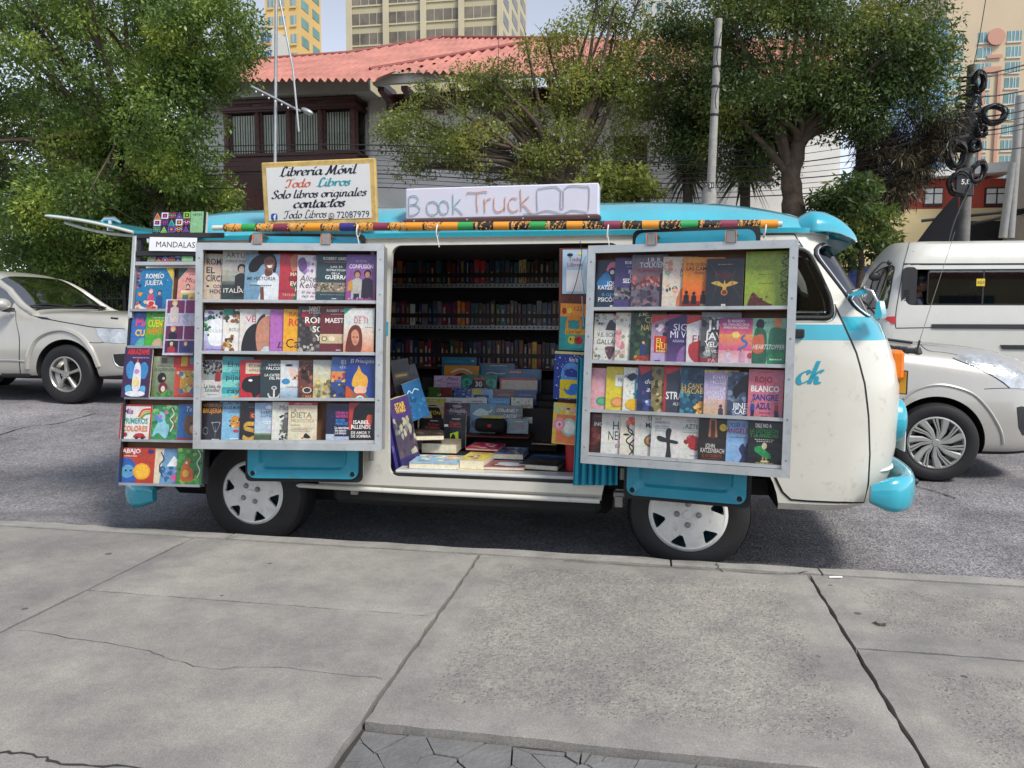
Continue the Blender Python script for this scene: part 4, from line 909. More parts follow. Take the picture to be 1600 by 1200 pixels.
LEFT = [[
 (62,162,95,352,165,'beige book, plum capitals','c8b3a0',[T('ROMPER',.07,.23,.13,'2b1634',.84,'l'),T('EL',.07,.41,.13,'2b1634',None,'l'),T('CÍRCULO',.07,.585,.13,'2b1634',.86,'l'),T('COLLEEN',.3,.72,.065,'3a2340',.6,'l'),T('HOOVER',.2,.84,.085,'3a2340',.72,'l'),('E',.13,.69,.045,.02,'2b1634'),('N',.45,.3,.7,.6,9,.03,['8a5a90','5c3566'])]),
 (160,295,75,352,190,'grey book, standing soldier','8f9088',[('G',0,0,1,1,'d2cec2','4c524d'),T('ARTURO',.1,.15,.1,'3c3a36',.84,'l',0),T('PÉREZ-REVERTE',.1,.235,.045,'54524c',.84,'l',0),('R',0,.62,1,.68,'5d625e'),('R',0,.68,1,1,'333b3a'),('F',.55,.28,.92,'a89c8c','1f201f','26292a'),T('EL',.5,.755,.045,'e8e4da'),T('ITALIANO',.06,.84,.085,'f2efe6',.86,'l',0)]),
 (285,475,97,357,0,'pale blue book, woman in white top','7fa3bd',[('G',0,0,1,1,'86a4bb','6f98b4'),('C','1b1413',(.1,.25),(.25,.08),(.55,-.02),(.8,.0),(.92,.2),(.85,.42),(.72,.2),(.5,.22),(.35,.36),(.15,.38)),('C','dfe6ea',(.36,.62),(.5,.45),(.62,.42),(.9,.4),(1.02,.6),(1.02,1.02),(.45,1.02),(.5,.7)),('C','6e4334',(.6,.3),(.76,.33),(.8,.42),(.66,.47),(.58,.42)),('C','8a5644',(.54,.13),(.7,.05),(.84,.12),(.84,.28),(.74,.36),(.6,.3)),('P','f4f0ea',(.62,.235),(.8,.225),(.76,.29),(.68,.29)),('E',.62,.155,.025,.012,'1b1211'),('E',.78,.15,.025,.012,'1b1211'),('P','7a4a39',(.47,.7),(.56,.68),(.6,1.0),(.48,1.0)),T('MI HISTORIA',.08,.55,.075,'32465a',.82,'l',.004),('L',.2,.85,.61,.012,'eef2f4'),('L',.15,.8,.65,.02,'44607a')]),
 (472,580,95,358,185,'red book, green lower corner','b23542',[('G',0,0,1,.8,'c83e48','a32a3a'),('C','1f6b3c',(.42,.62),(.8,.5),(1.02,.6),(1.02,1.02),(.45,1.02),(.5,.8)),('C','c8785a',(.35,.1),(.5,.0),(.9,.0),(.9,.35),(.6,.42),(.4,.35)),('C','8a1f2c',(.3,.55),(.5,.35),(.95,.32),(1.0,.55),(.6,.62)),T('SIETE',.5,.35,.07,'f3c9a0',.4,'l'),T('MARIDOS',.36,.46,.075,'f4d8b6',.6,'l'),T('EVELYN',.36,.66,.085,'f4e2c6',.56,'l'),T('HUGO',.5,.78,.085,'f4e2c6',.44,'l'),T('TAYLOR JENKINS',.13,.88,.05,'f0c0a8',.8,'l',0)]),
 (577,685,103,358,175,'white book, lilac splashes','e4dbe0',[('N',.05,.05,.9,.35,22,.1,['b79cc4','cdb6d4','8f74a6','e8d8e4']),('C','6d4f86',(.02,.12),(.2,.05),(.3,.25),(.15,.36),(.05,.3)),T('Alice',.08,.56,.13,'2a2231',.5,'l',0,1),T('Kellen',.08,.70,.13,'2a2231',.66,'l',0,1),T('El día que',.15,.82,.05,'4a4152',.5,'l',0,1),T('dejó de nevar',.15,.90,.05,'4a4152',.7,'l',0,1)]),
 (683,848,97,357,185,'slate book, patterned gravel band','33474e',[('R',0,.6,1,.8,'8b7f6c'),('N',0,.61,1,.79,120,.03,['b3a68e','6a6154','3f3a33','c9bda4']),T('ROBERT GREENE',.2,.125,.06,'f0f0ea',.82,'l'),('L',.22,.9,.16,.02,'c07a6a'),T('LAS 33',.42,.29,.042,'e6ebe8',.34,'l'),T('ESTRATEGIAS',.3,.36,.042,'e6ebe8',.62,'l'),T('DE LA',.45,.43,.042,'e6ebe8',.25,'l'),T('GUERRA',.26,.53,.085,'fbfbf6',.66,'l'),('L',.12,.85,.85,.015,'8f9ca0'),('R',.46,.93,.6,.95,'c8d0d2')]),
 (845,1010,100,360,0,'violet book, two men drawn','7c5690',[('G',0,0,1,1,'7d63a8','9a4488'),T('UN TOTAL',.5,.16,.04,'c9b6dc',.4),T('CONFUSIÓN',.5,.29,.085,'f6f0f2',.8),('F',.38,.34,.92,'b78a6e','54301f','b8b3ae'),('F',.72,.33,.92,'b78a6e','20181a','2a2433'),('P','c9913d',(.06,.6),(.2,.52),(.24,.74),(.06,.78)),('R',.27,.82,.46,.93,'2b2a46'),('N',.1,.9,.9,.94,12,.02,['d8c8dc'])]),
 ],[
 (62,165,405,637,160,'white book, green leaves, lilac base','d9dde4',[('G',0,.55,1,1,'cfd3e8','9a86c8'),('N',0,.0,.95,.35,24,.1,['2f6b4f','4f8e6a','1e4a3c','8a6ec0']),('C','eef0f4',(.15,.3),(.6,.22),(.85,.5),(.7,.8),(.2,.8)),T('BOULEVARD',.1,.53,.075,'a7adb8',.85,'l',0),('N',.0,.35,.2,.6,8,.07,['2f6b4f','58a07c']),('L',.1,.8,.92,.02,'6a58a0')]),
 (165,262,400,640,170,'white book, autumn leaves','e8e4de',[('N',0,0,.9,.3,26,.09,['2d4a44','8f5a2c','c07e3e','5d7d70']),('N',0,.6,.35,1,18,.09,['8f5a2c','d0a050','3d3730']),T('BOULEVARD',.2,.5,.075,'9a948c',.8,'l',0),('R',0,0,.3,.14,'1d7d72')]),
 (258,350,400,640,160,'pale book, dark long hair','dcd6d2',[T('VENTE',.2,.29,.13,'c0324a',.9,'l',.0),('L',.4,.9,.13,.02,'8c8680'),('C','191518',(.1,1.0),(.15,.6),(.4,.36),(.75,.32),(1.1,.5),(1.1,1.0),(.75,.85),(.6,1.0)),('C','d9aa94',(.6,.6),(.8,.55),(.9,.8),(.7,.95))]),
 (348,430,400,640,160,'grey book, face in profile','c9ccd2',[('C','3b2a26',(-.05,.5),(.1,.2),(.3,.12),(.25,.4),(.1,.7),(.05,1.0),(-.05,1)),('C','c0846c',(.1,.3),(.35,.16),(.6,.2),(.66,.4),(.8,.55),(.68,.62),(.7,.72),(.55,.85),(.3,.85),(.1,1.0),(.0,.6)),('W','54342c',.04,(.45,.38),(.64,.36)),('E',.55,.42,.05,.015,'2a1a18'),('L',.6,.95,.1,.03,'8a5060'),('L',.5,.95,.2,.02,'7c8490')]),
 (428,503,403,643,160,'orchid pink book, thin figure','b067b4',[('C','d8c0cc',(.75,.3),(.95,.22),(.95,.7),(.8,.72)),T('Loca',.25,.87,.14,'1f1530',.75,'l',0,1),T('Alice Kellen',.4,.95,.05,'5a1c52',.8,'l',0,1)]),
 (500,582,400,645,160,'golden yellow book, red and black script','e9a613',[T('RAPHA',.18,.16,.1,'c75d1f',.7,'l'),T('ROTA',.18,.37,.16,'d0322a',.85,'l'),T('Carta',.1,.86,.2,'1c1712',.9,'l',.0)]),
 (582,705,380,655,185,'charcoal book, big cream capitals','3a3436',[('N',0,0,1,1,70,.09,['56504c','2a2628','6e5a54','8f2c3a','80786c']),T('SANTIAGO',.3,.09,.07,'efe9dc',.7,'l'),T('POSTEGUILLO',.12,.16,.07,'efe9dc',.84,'l'),('C','b01f3c',(.1,.14),(.3,.13),(.28,.22),(.12,.24)),T('ROMA',.2,.35,.12,'f7f2e4',.75,'l'),T('SOY',.42,.53,.12,'f7f2e4',.5,'l'),T('YO',.5,.70,.12,'f7f2e4',.4,'l'),('N',0,.78,1,1,40,.06,['b8b0a4','57504c','888078'])]),
 (703,895,383,640,0,'maroon book, cream picture band','6e2a2f',[T('ROBERT GREENE',.18,.13,.055,'f2ece4',.74,'l'),('L',.3,.9,.17,.015,'d8a8a0'),T('MAESTRÍA',.14,.36,.1,'f7f2ea',.82,'l'),('R',0,.6,.75,.8,'d2bd97'),('E',.13,.7,.09,.055,'8d7a5e'),('E',.34,.7,.08,.055,'efe2c4'),('E',.13,.7,.05,.03,'e6d8b8'),('R',.47,.93,.6,.95,'d9c8c4')]),
 (838,1005,397,640,0,'peach book, red haired woman','d8dcd8',[('G',0,.4,1,1,'e6dccf','d98a5c'),('P','2c8b7c',(0,0),(.25,0),(0,.15)),T('DE TI',.56,.345,.14,'c5404f',.44,'c',0),('L',.35,.7,.17,.03,'c89a92'),('C','6b2d1c',(.1,1.0),(.14,.6),(.25,.42),(.42,.38),(.56,.46),(.62,.7),(.55,1.0)),('C','cf8d70',(.26,.55),(.4,.48),(.5,.58),(.5,.76),(.38,.84),(.28,.74)),('E',.33,.65,.04,.012,'4a2418'),('E',.45,.65,.04,.012,'4a2418'),('P','a83a34',(.35,.755),(.44,.75),(.4,.775)),('L',.7,.95,.42,.02,'6c9cb8')],.02),
 ],[
 (48,162,680,892,0,'grey photo book, crowd in snow','c9c9c8',[('R',0,0,1,.52,'8f9294'),('N',0,.02,1,.35,60,.06,['1b1b1d','2f3032','4a4b4d']),('F',.8,.2,.55,'8d6a60','5b1f20','8c2528'),T('La lista de',.16,.72,.09,'5c5a58',.8,'l',0),T('Schindler',.2,.82,.09,'5c5a58',.72,'l',0),('L',.3,.8,.88,.015,'9a9896')]),
 (160,265,660,895,165,'turquoise striped book','2f9aa4',[('R',0,.2,1,.37,'74c3bf'),('R',0,.55,1,.72,'74c3bf'),('R',0,.87,1,1,'74c3bf'),T('El niño',.18,.24,.12,'3a3026',.7,'l',0),T('con el',.3,.38,.11,'3a3026',.55,'l',0),T('pijama',.14,.55,.13,'3a3026',.75,'l',0),T('de',.45,.70,.1,'3a3026',.2,'l',0),T('rayas',.2,.86,.13,'3a3026',.62,'l',0),('E',.5,.97,.14,.05,'e39a2e')]),
 (262,378,678,893,155,'scarlet book, black head silhouette','c01f2c',[('R',.18,.08,.98,.36,'d9c7ab'),T('El lobo',.3,.19,.08,'6b2c22',.5,'l',0),T('estepario',.3,.3,.08,'6b2c22',.6,'l',0),('C','100d0e',(.06,.7),(.14,.5),(.4,.42),(.8,.42),(1.0,.6),(1.0,.92),(.8,.8),(.5,.98),(.4,.85),(.2,.82)),('E',.36,.53,.07,.03,'f3efe8')]),
 (374,485,680,893,150,'dark teal book, white anchor','2b3a40',[('N',0,0,1,.3,18,.08,['3e5058','22303a']),T('ILDEFONSO',.28,.15,.055,'e9ece8',.66,'l'),T('FALCONES',.2,.25,.075,'f4f5f0',.72,'l'),T('LA CATEDRAL',.15,.42,.065,'eef0ea',.78,'l'),T('DEL MAR',.32,.5,.065,'eef0ea',.5,'l'),('E',.5,.72,.1,.05,'cfd2cc'),('E',.5,.72,.055,.028,'2b3a40'),('R',.47,.74,.53,.95,'d8dad4'),('W','d8dad4',.05,(.28,.86),(.36,.96),(.5,.98),(.64,.96),(.72,.86))]),
 (485,590,682,893,150,'pale book, woman\'s eyes','d8dadc',[('E',.3,.13,.14,.035,'3c3430'),('E',.3,.13,.05,.03,'1c1716'),('E',.85,.12,.12,.035,'3c3430'),('C','e2bfae',(.3,.2),(.6,.3),(.9,.4),(.8,.55),(.4,.45)),('N',.35,.38,.8,.5,9,.05,['b07048','c88c60','703c28']),('E',.2,.55,.15,.075,'2f86b8'),('L',.2,.8,.68,.03,'7a8a98'),('G',0,.72,1,1,'c4cfd8','6f98b8')]),
 (585,668,680,895,155,'brown orange book, hell scene','6b3320',[('N',0,.1,1,1,40,.12,['8f4a2a','3d2019','b8683c','2a1512']),T('GUERRA',.2,.2,.13,'1b0f0c',.85,'l'),T('MUNDIAL',.12,.36,.13,'1b0f0c',.9,'l'),('E',.3,.77,.16,.08,'d9d0c4'),('E',.3,.77,.12,.06,'3c211a'),T('MAX HASTINGS',.25,.96,.07,'e0884a',.7,'l')]),
 (666,768,680,895,150,'sandy book, wheat field','b3a98c',[('G',0,0,1,.6,'b8c0b8','d0c49a'),('N',0,.55,1,1,50,.09,['c0a04c','8f7f44','dcc068','6d6a4a']),T('AUMENTA',.15,.38,.085,'efe6c8',.8,'l',0)]),
 (766,850,660,895,150,'blue book, sunset and coast','3f63a8',[('R',0,.35,1,.55,'d8843c'),('N',0,.42,1,.6,18,.1,['c23c30','e8b04c','7a3c6a']),('R',0,.6,1,1,'28427c'),('N',0,.62,.9,.95,18,.09,['e0b050','1a2a50','b04838']),T('El ojo',.35,.18,.1,'eef0f6',.6,'l',0),T('de la',.3,.28,.09,'cfd8ee',.5,'l',0)]),
 (846,1008,652,893,0,'royal blue book, golden flame over rainbow','1f3f93',[('C','c7541f',(-.02,1.0),(.0,.72),(.2,.8),(.4,1.0)),('C','e6ac3c',(.24,.72),(.24,.52),(.38,.34),(.42,.24),(.54,.4),(.72,.5),(.74,.66),(.66,.76)),('P','3f7f4a',(.18,1),(.35,.86),(.66,.86),(.82,1)),('C','f0c7a2',(.34,.72),(.66,.72),(.68,.86),(.32,.86)),('W','c43a34',.05,(.3,.97),(.4,.9),(.6,.9),(.7,.97)),('W','cfe6ee',.04,(.36,1.0),(.44,.95),(.56,.95),(.64,1.0)),T('El Principito',.54,.185,.09,'f6f4ee',.8,'c',0,1),('L',.4,.9,.06,.015,'8aa0d0')]),
 ],[
 (48,160,912,1128,0,'charcoal book, gold title, line emblems','2b2a33',[T('HISTORIA DE LA',.05,.115,.08,'d98f1c',.9,'l'),T('BRUJERÍA',.05,.27,.115,'e39a22',.92,'l'),('W','aab0b8',.014,(.52,.52),(.9,.52),(.7,.75),(.52,.52)),('E',.52,.52,.03,.018,'aab0b8'),('E',.9,.52,.03,.018,'aab0b8'),('E',.71,.74,.04,.022,'aab0b8'),('W','8c929c',.014,(.1,.7),(.2,.64),(.32,.68),(.32,.78),(.2,.82),(.1,.76),(.1,.7)),('W','8c929c',.014,(.7,.62),(.7,.9)),('L',.55,.9,.93,.025,'d8d8dc')]),
 (147,265,908,1125,150,'sky blue book, gold turtle emblem','7fb4d6',[T('EL LIBRO TIBETANO',.1,.08,.07,'1f3450',.88,'l'),T('DE LOS MUERTOS',.1,.19,.075,'1f3450',.84,'l'),('L',.3,.8,.26,.02,'4a7090'),('C','c98a2e',(.4,.45),(.55,.35),(.72,.42),(.8,.55),(.68,.66),(.5,.66),(.4,.58)),('N',.35,.4,.9,.65,18,.05,['1c2a44','d8a440','f0d890']),('E',.6,.75,.1,.04,'c23a3c'),('L',.4,.8,.93,.03,'e4eef4')]),
 (260,345,915,1128,150,'black book, golden dragon','1d1a1c',[('R',.35,.24,1,.4,'a8242a'),T('CHINA',.4,.375,.09,'f0c850',.55,'l'),('W','c99a3e',.11,(.5,.55),(.25,.55),(.2,.66),(.5,.72),(.6,.84),(.35,.95),(.12,.88)),('E',.52,.54,.09,.05,'d9ae52'),('L',.3,.8,.1,.02,'8a8488')]),
 (343,438,915,1125,155,'light blue book, strip of land','7f9cbb',[('G',0,0,1,.8,'8fb0d0','b9c8d6'),('R',0,.82,1,1,'4a5a44'),('G',0,.8,1,.86,'8f9c74','4a5a44'),('E',.48,.12,.12,.05,'e8eef4'),T('SABIDURÍA',.2,.29,.07,'1f2f52',.74,'l'),T('COTIDIANA',.2,.38,.07,'1f2f52',.74,'l'),('L',.3,.8,.48,.02,'e8eef4'),('L',.35,.75,.53,.02,'e8eef4')]),
 (437,535,910,1127,155,'white book, ink knight drawing','d8d6ce',[T('Mío Cid',.25,.2,.12,'3c3a38',.65,'l',0),('N',.28,.35,.75,.98,85,.05,['2b2b2c','5a5a58','8f8e8a','1c1c1c']),('F',.5,.28,.75,'8e8c88','2a2a2a','5c5c5a')]),
 (527,685,912,1125,0,'cream book, red top strip, small black bird','ddd3b8',[('R',0,0,1,.08,'b8242c'),T('LOREN CORDAIN',.5,.06,.035,'f0d8c8',.6),T('LA',.1,.27,.1,'8f7f5c',None,'l',0),T('DIETA',.1,.4,.14,'7d6c48',.72,'l',0),T('PALEOLÍTICA',.1,.52,.085,'a8956c',.82,'l',0),('L',.1,.4,.58,.025,'9a8a64'),('L',.12,.9,.66,.012,'8a8070'),('L',.12,.85,.7,.012,'8a8070'),('L',.12,.8,.74,.012,'8a8070'),('C','1d1a18',(.55,.9),(.62,.8),(.72,.84),(.8,.9),(.7,.93)),('E',.52,.92,.04,.02,'b06a38')]),
 (738,865,920,1130,0,'midnight blue book, pink and cyan name','161a3e',[('N',0,0,1,.7,30,.05,['243070','2c2058','101430']),T('STEPHEN W.',.4,.28,.07,'d84a9c',.56,'l'),T('HAWKING',.42,.37,.08,'d84a9c',.52,'l'),T('ROGER',.42,.47,.07,'3f8fe0',.4,'l'),T('PENROSE',.42,.56,.07,'3f8fe0',.52,'l'),T('La naturaleza',.38,.66,.065,'f4f4f8',.6,'l'),T('del espacio',.38,.73,.065,'f4f4f8',.5,'l'),T('y el tiempo',.38,.8,.065,'f4f4f8',.5,'l'),('R',0,.8,.36,1,'b9c4d8'),('R',.36,.86,1,1,'a7b4cc')]),
 (862,1005,915,1130,0,'black book, red corner, white title','1c1618',[('R',0,0,.14,.7,'c03a36'),('C','b8342f',(0,0),(.4,0),(.2,.15),(.12,.5),(0,.6)),('C','d9543e',(.7,.35),(.88,.28),(.9,.5),(.78,.62),(.66,.6)),('C','0c0a0b',(.2,.2),(.5,.05),(.95,.08),(1.0,.3),(.6,.3),(.3,.42)),T('ISABEL',.18,.545,.095,'f6f2ee',.62,'l'),T('ALLENDE',.1,.665,.095,'f6f2ee',.76,'l'),T('DE AMOR Y',.1,.8,.07,'f2ece8',.74,'l'),T('DE SOMBRA',.1,.89,.07,'f2ece8',.76,'l'),('R',.1,.56,.13,.68,'f0ece8')]),
 ]]
RIGHT = [[
 (88,190,112,345,165,'dark blue book, pink capped figure','223247',[('C','d06c8c',(.3,.22),(.4,.06),(.6,.05),(.66,.2),(.5,.24)),('E',.48,.24,.12,.09,'2b2630'),('E',.47,.25,.06,.045,'d8d0d0'),('C','2f74b0',(.05,.45),(.3,.25),(.45,.4),(.35,.6),(.1,.55)),T('JOHN',.32,.52,.085,'e9e6ea',.4,'l'),T('KATZENBACH',.08,.605,.085,'e9e6ea',.9,'l'),T('EL CLUB DE LOS',.2,.74,.055,'4fa0d8',.7,'l'),T('PSICÓPATAS',.1,.855,.085,'e9e6ea',.85,'l'),('E',.5,.95,.06,.025,'d8dce4')]),
 (180,275,100,343,180,'purple book, grey photo band','4b3f74',[T('ROBERT GREENE',.26,.125,.06,'f0eef6',.7,'l'),('L',.3,.9,.17,.018,'9a8ec4'),T('EL ARTE',.36,.31,.07,'f0eef6',.4,'l'),T('DE LA',.4,.4,.07,'f0eef6',.3,'l'),T('SEDUCCIÓN',.22,.5,.085,'f8f6fa',.74,'l'),('R',0,.6,1,.82,'6e6a72'),('N',0,.61,1,.81,40,.06,['2b2a30','a9a4a8','8a7a80'])]),
 (262,420,85,345,170,'grey violet book, burning city','6e6878',[('G',0,0,1,.4,'6f7080','8a6870'),('N',0,.42,1,.6,36,.09,['c86a5c','e0907c','9a4c50','6a3c48']),('N',0,.6,1,.98,40,.11,['4c4254','6a5868','382f40','8a6a70']),('R',.8,.35,1,1,'3c3444'),T('J.R.R.',.42,.145,.085,'f4f0f2',.42,'l',0),T('TOLKIEN',.22,.24,.095,'f4f0f2',.72,'l',0),T('EL SILMARILLION',.18,.32,.05,'a83a3c',.74,'l',0)]),
 (410,515,95,347,165,'cream book, watercolour flowers','dccbbb',[('N',.0,.05,.9,.3,14,.09,['e8b8a8','8faa9c','c98a7c']),('N',0,.5,.4,.7,10,.07,['2f4a50','b8b0a0','e0a890']),T('Alice',.55,.2,.1,'5a3a3c',.4,'l',0,1),T('Kellen',.5,.31,.1,'5a3a3c',.5,'l',0,1),T('EL VIAJE',.5,.38,.05,'9a6a5c',.4,'l',0),('C','c97a4a',(.45,.98),(.5,.66),(.7,.58),(.95,.66),(1.0,.98)),('C','e8c2a4',(.6,.98),(.6,.72),(.75,.65),(.9,.74),(.9,.98))]),
 (508,625,97,343,200,'orange book, dark walking silhouettes','e07a28',[('G',0,0,1,1,'ec9a2c','d8481c'),T('POR QUIÉN DOBLAN',.08,.17,.06,'5a2010',.86,'l'),T('LAS CAMPANAS',.08,.26,.075,'3c140c',.86,'l'),T('Ernest Hemingway',.3,.33,.06,'5a2010',.6,'l',0),('R',0,.86,1,1,'7a1c10'),('F',.1,.66,.92,'2a1210','1c0c0c','1c0c0c'),('F',.28,.68,.92,'2a1210','1c0c0c','1c0c0c'),('F',.5,.66,.9,'2a1210','1c0c0c','1c0c0c'),('F',.78,.5,.8,'3a1210','5a1c14','5a1c14'),('R',.44,.92,.66,.97,'8a8a60')]),
 (620,800,105,340,0,'black book, gold winged emblem','2b2c33',[('L',.3,.7,.11,.02,'9a8a5c'),T('Hitler',.5,.4,.16,'6e2a30',.5,'c',0),('C','c9a24a',(.14,.5),(.32,.46),(.46,.52),(.5,.44),(.54,.52),(.68,.46),(.86,.5),(.66,.56),(.56,.58),(.54,.66),(.46,.66),(.44,.58),(.34,.56)),('E',.5,.69,.09,.065,'b5853c'),('E',.5,.69,.062,.045,'7a2228'),('E',.46,.95,.03,.025,'e4e0d4'),('E',.52,.95,.03,.025,'e4e0d4'),('W','54555c',.012,(.1,.1),(.3,.4),(.2,.8)),('W','54555c',.012,(.8,.2),(.7,.5),(.95,.8))]),
 (808,1028,68,338,0,'lime green book, vine border','93a83c',[T('HOBBIT',.42,.34,.08,'7d9030',.5,'c',0),('L',.3,.6,.41,.018,'6c7c2c'),T('ILUSTRADO',.45,.5,.06,'7f9232',.5,'c',0),('L',.3,.65,.57,.015,'5c6a28'),('W','3c4422',.014,(.82,.04),(.96,.1),(.8,.2),(.95,.3),(.78,.4),(.94,.5),(.8,.6),(.95,.7),(.8,.8),(.92,.9)),('N',.78,.03,.98,.92,70,.022,['2f3a1e','4c5a24','3a3020']),('C','5a2a20',(.1,1.0),(.14,.8),(.2,.74),(.3,.82),(.5,.92),(.62,.96),(.5,1.0)),('N',.12,.8,.5,.96,10,.04,['7a4030','3c201c'])]),
 ],[
 (80,190,370,597,160,'white book, engraved mansion','d9d7d0',[('N',0,0,.35,.25,14,.05,['6c6a68','a9a6a0']),('N',.5,.0,1,.12,10,.05,['6c6a68','a9a6a0']),('C','3a3840',(.36,.3),(.4,.2),(.5,.12),(.62,.2),(.8,.22),(.8,.34),(.36,.34)),T('V.E. SCHWAB',.1,.48,.085,'55524e',.84,'l',0),T('GALLANT',.1,.64,.1,'4a4644',.74,'l',0),('C','5a3a44',(.36,.7),(.62,.7),(.58,.86),(.5,.96),(.4,.86)),('N',.0,.68,.4,1,16,.05,['7c7874','a9a6a0'])]),
 (185,275,365,600,155,'pale book, pink roses, handwritten title','ded9cc',[('N',.0,0,1,.22,20,.08,['a9b89a','d8909c','8fa088']),('N',.0,.3,.25,1,22,.09,['d07c8c','e8a8b0','8f9c80']),('R',.3,.18,1,.88,'e9e4d4'),T('la frase',.38,.3,.07,'2b2a28',.6,'l',0,1),T('de tu',.55,.4,.07,'2b2a28',.3,'l',0,1),T('corazón',.38,.5,.075,'2b2a28',.62,'l',0,1),T('bajo la',.42,.6,.07,'2b2a28',.5,'l',0,1),T('Mar',.5,.75,.06,'8a3c4c',.3,'l',0,1)]),
 (255,385,360,603,170,'dark green fantasy book, gold title','28402f',[('N',0,0,1,1,60,.11,['3c5a3c','1b2c22','5a6a3c','24382c']),T('J.K.',.2,.08,.05,'f0e8c8',.3,'l'),T('CRIPTA',.4,.22,.12,'d9c46c',.7,'l',.0),T('NAVIDEÑA',.3,.37,.12,'d9c46c',.8,'l',.0),('N',.6,.45,1,.8,18,.09,['b0508c','d888b0','6a2c5c']),('F',.38,.56,.86,'d8a080','1f1a22','2c3c70'),('C','a83c2c',(.1,.92),(.4,.86),(.6,.95),(.3,1.0)),('N',.1,.85,.9,1,14,.06,['c88c3c','7a3020'])]),
 (357,440,375,608,155,'red cornered book, orange block title','584a58',[('G',0,0,1,1,'8f7088','c8a8c8'),('P','c8302c',(0,0),(.75,0),(.0,.18)),('N',.15,.2,1,.5,20,.1,['2a2030','e8d8e0','6a4c70']),('R',.1,.44,.85,.78,'c23024'),T('EL',.16,.58,.1,'f0d040',None,'l'),T('HUESO',.16,.71,.12,'f0d040',.66,'l'),T('REBECCA',.16,.77,.04,'f8e8a0',.6,'l'),('R',0,.82,1,1,'b8a0cc'),('R',.12,.93,.3,.97,'5a4080')]),
 (435,540,373,608,160,'indigo book, white capitals, lilac glow','3c2c64',[('P','b83068',(0,0),(.45,0),(.0,.12)),('G',0,.55,1,1,'352858','6c4880'),('C','8a64a0',(.3,.98),(.4,.7),(.7,.6),(.95,.8),(.7,1.0)),T('SIGUE',.16,.33,.14,'eeeaf6',.8,'l',0),T('MI VOZ',.08,.48,.14,'eeeaf6',.84,'l',0),T('ARIANA GODOY',.15,.57,.055,'c8bce0',.74,'l',0)]),
 (528,605,377,610,160,'white book, red corner and strokes','d9d4d6',[('P','c8302c',(0,0),(.8,0),(.0,.2)),('C','b03038',(.1,.6),(.5,.5),(.8,.4),(.6,.7),(.9,.9),(.4,1.0),(.1,.85)),T('FLOR',.18,.58,.17,'a8343c',.8,'l',0),('N',.3,.2,.9,.4,10,.06,['b8b0b8','8a8490'])]),
 (595,692,362,612,190,'black and white book, bold capitals','5a595c',[('N',0,0,1,1,70,.1,['7c7a7c','3a393c','a8a6a6','2c2b2e']),('R',0,0,1,.1,'7d7c80'),T('J.H.',.14,.33,.17,'f4f2f2',.6,'l'),T('JAVIER',.1,.53,.14,'f4f2f2',.84,'l'),T('VELASCO',.12,.665,.095,'f4f2f2',.7,'l'),T('MI VIDA COMO',.15,.78,.055,'e8e6e6',.7,'l'),('R',0,.88,.9,1,'902c30'),T('PABLO',.2,.96,.07,'e0a0a0',.5,'l')]),
 (682,842,392,612,0,'magenta book, winding river sunset','b85080',[('G',0,0,1,.35,'8a3c80','e86a80'),('G',0,.35,1,.7,'f0a050','d85a90'),('G',0,.7,1,1,'e8a0a8','e8d0d8'),('E',.5,.36,.12,.07,'f8d878'),('W','5a78b8',.06,(.78,.36),(.68,.45),(.86,.55),(.6,.68)),T('EL REGRESO',.5,.09,.055,'f4e4f0',.5),T('DEL CABALLERO DE LA',.5,.16,.05,'f4e4f0',.8),T('ARMADURA OXIDADA',.5,.23,.05,'f4e4f0',.76),('F',.3,.66,.94,'d8a0a0','d87048','e0c8d8'),('F',.72,.66,.94,'d8a0a0','c85c40','d8a0b8'),('E',.97,.8,.1,.06,'b83a50')]),
 (840,1005,393,617,0,'mint green book, boy with orange backpack','8cc0a4',[('C','2b2430',(.12,.16),(.16,.05),(.26,.02),(.36,.08),(.34,.2),(.22,.22)),('C','2f6a50',(.04,1.0),(.08,.3),(.2,.2),(.36,.24),(.44,.4),(.42,1.0)),('C','d06a4c',(.04,.42),(.16,.36),(.34,.36),(.38,.6),(.3,.74),(.06,.72)),('C','d88a54',(.66,.14),(.66,.02),(.78,-.02),(.88,.05),(.86,.18),(.74,.24)),('C','3a8060',(.5,1.0),(.52,.32),(.66,.2),(.88,.22),(1.0,.3),(1.0,1.0)),T('HEARTSTOPPER',.5,.66,.1,'f4f4ee',.92,'c',.0,1),('P','2f9a5c',(.5,.78),(.95,.72),(.98,.94),(.52,.98)),('L',.55,.9,.86,.03,'e8f4ec'),('N',.4,.05,.65,.3,6,.03,['5a9a80'])]),
 ],[
 (68,160,632,832,150,'pink book, white round frame','dca4ae',[('E',.8,.34,.36,.2,'8a6464'),('E',.8,.34,.32,.175,'f0e4dc'),T('Emma',.55,.36,.12,'5a3c3c',.7,'l',0),('L',.6,.95,.42,.02,'8a6464'),('E',.36,.78,.19,.1,'3c9a6c'),('E',.36,.78,.14,.07,'62b48c')]),
 (140,240,627,837,155,'yellow book, white label','dcc832',[('N',0,0,1,1,50,.02,['c8b020','ece070']),('R',.28,.18,.98,.44,'eeeee8'),T('PINOCHO',.36,.34,.085,'55504a',.6,'l',0),('E',.36,.79,.2,.11,'e08840'),('E',.36,.79,.15,.08,'f0a868'),('L',.55,.95,.62,.02,'4a4420')]),
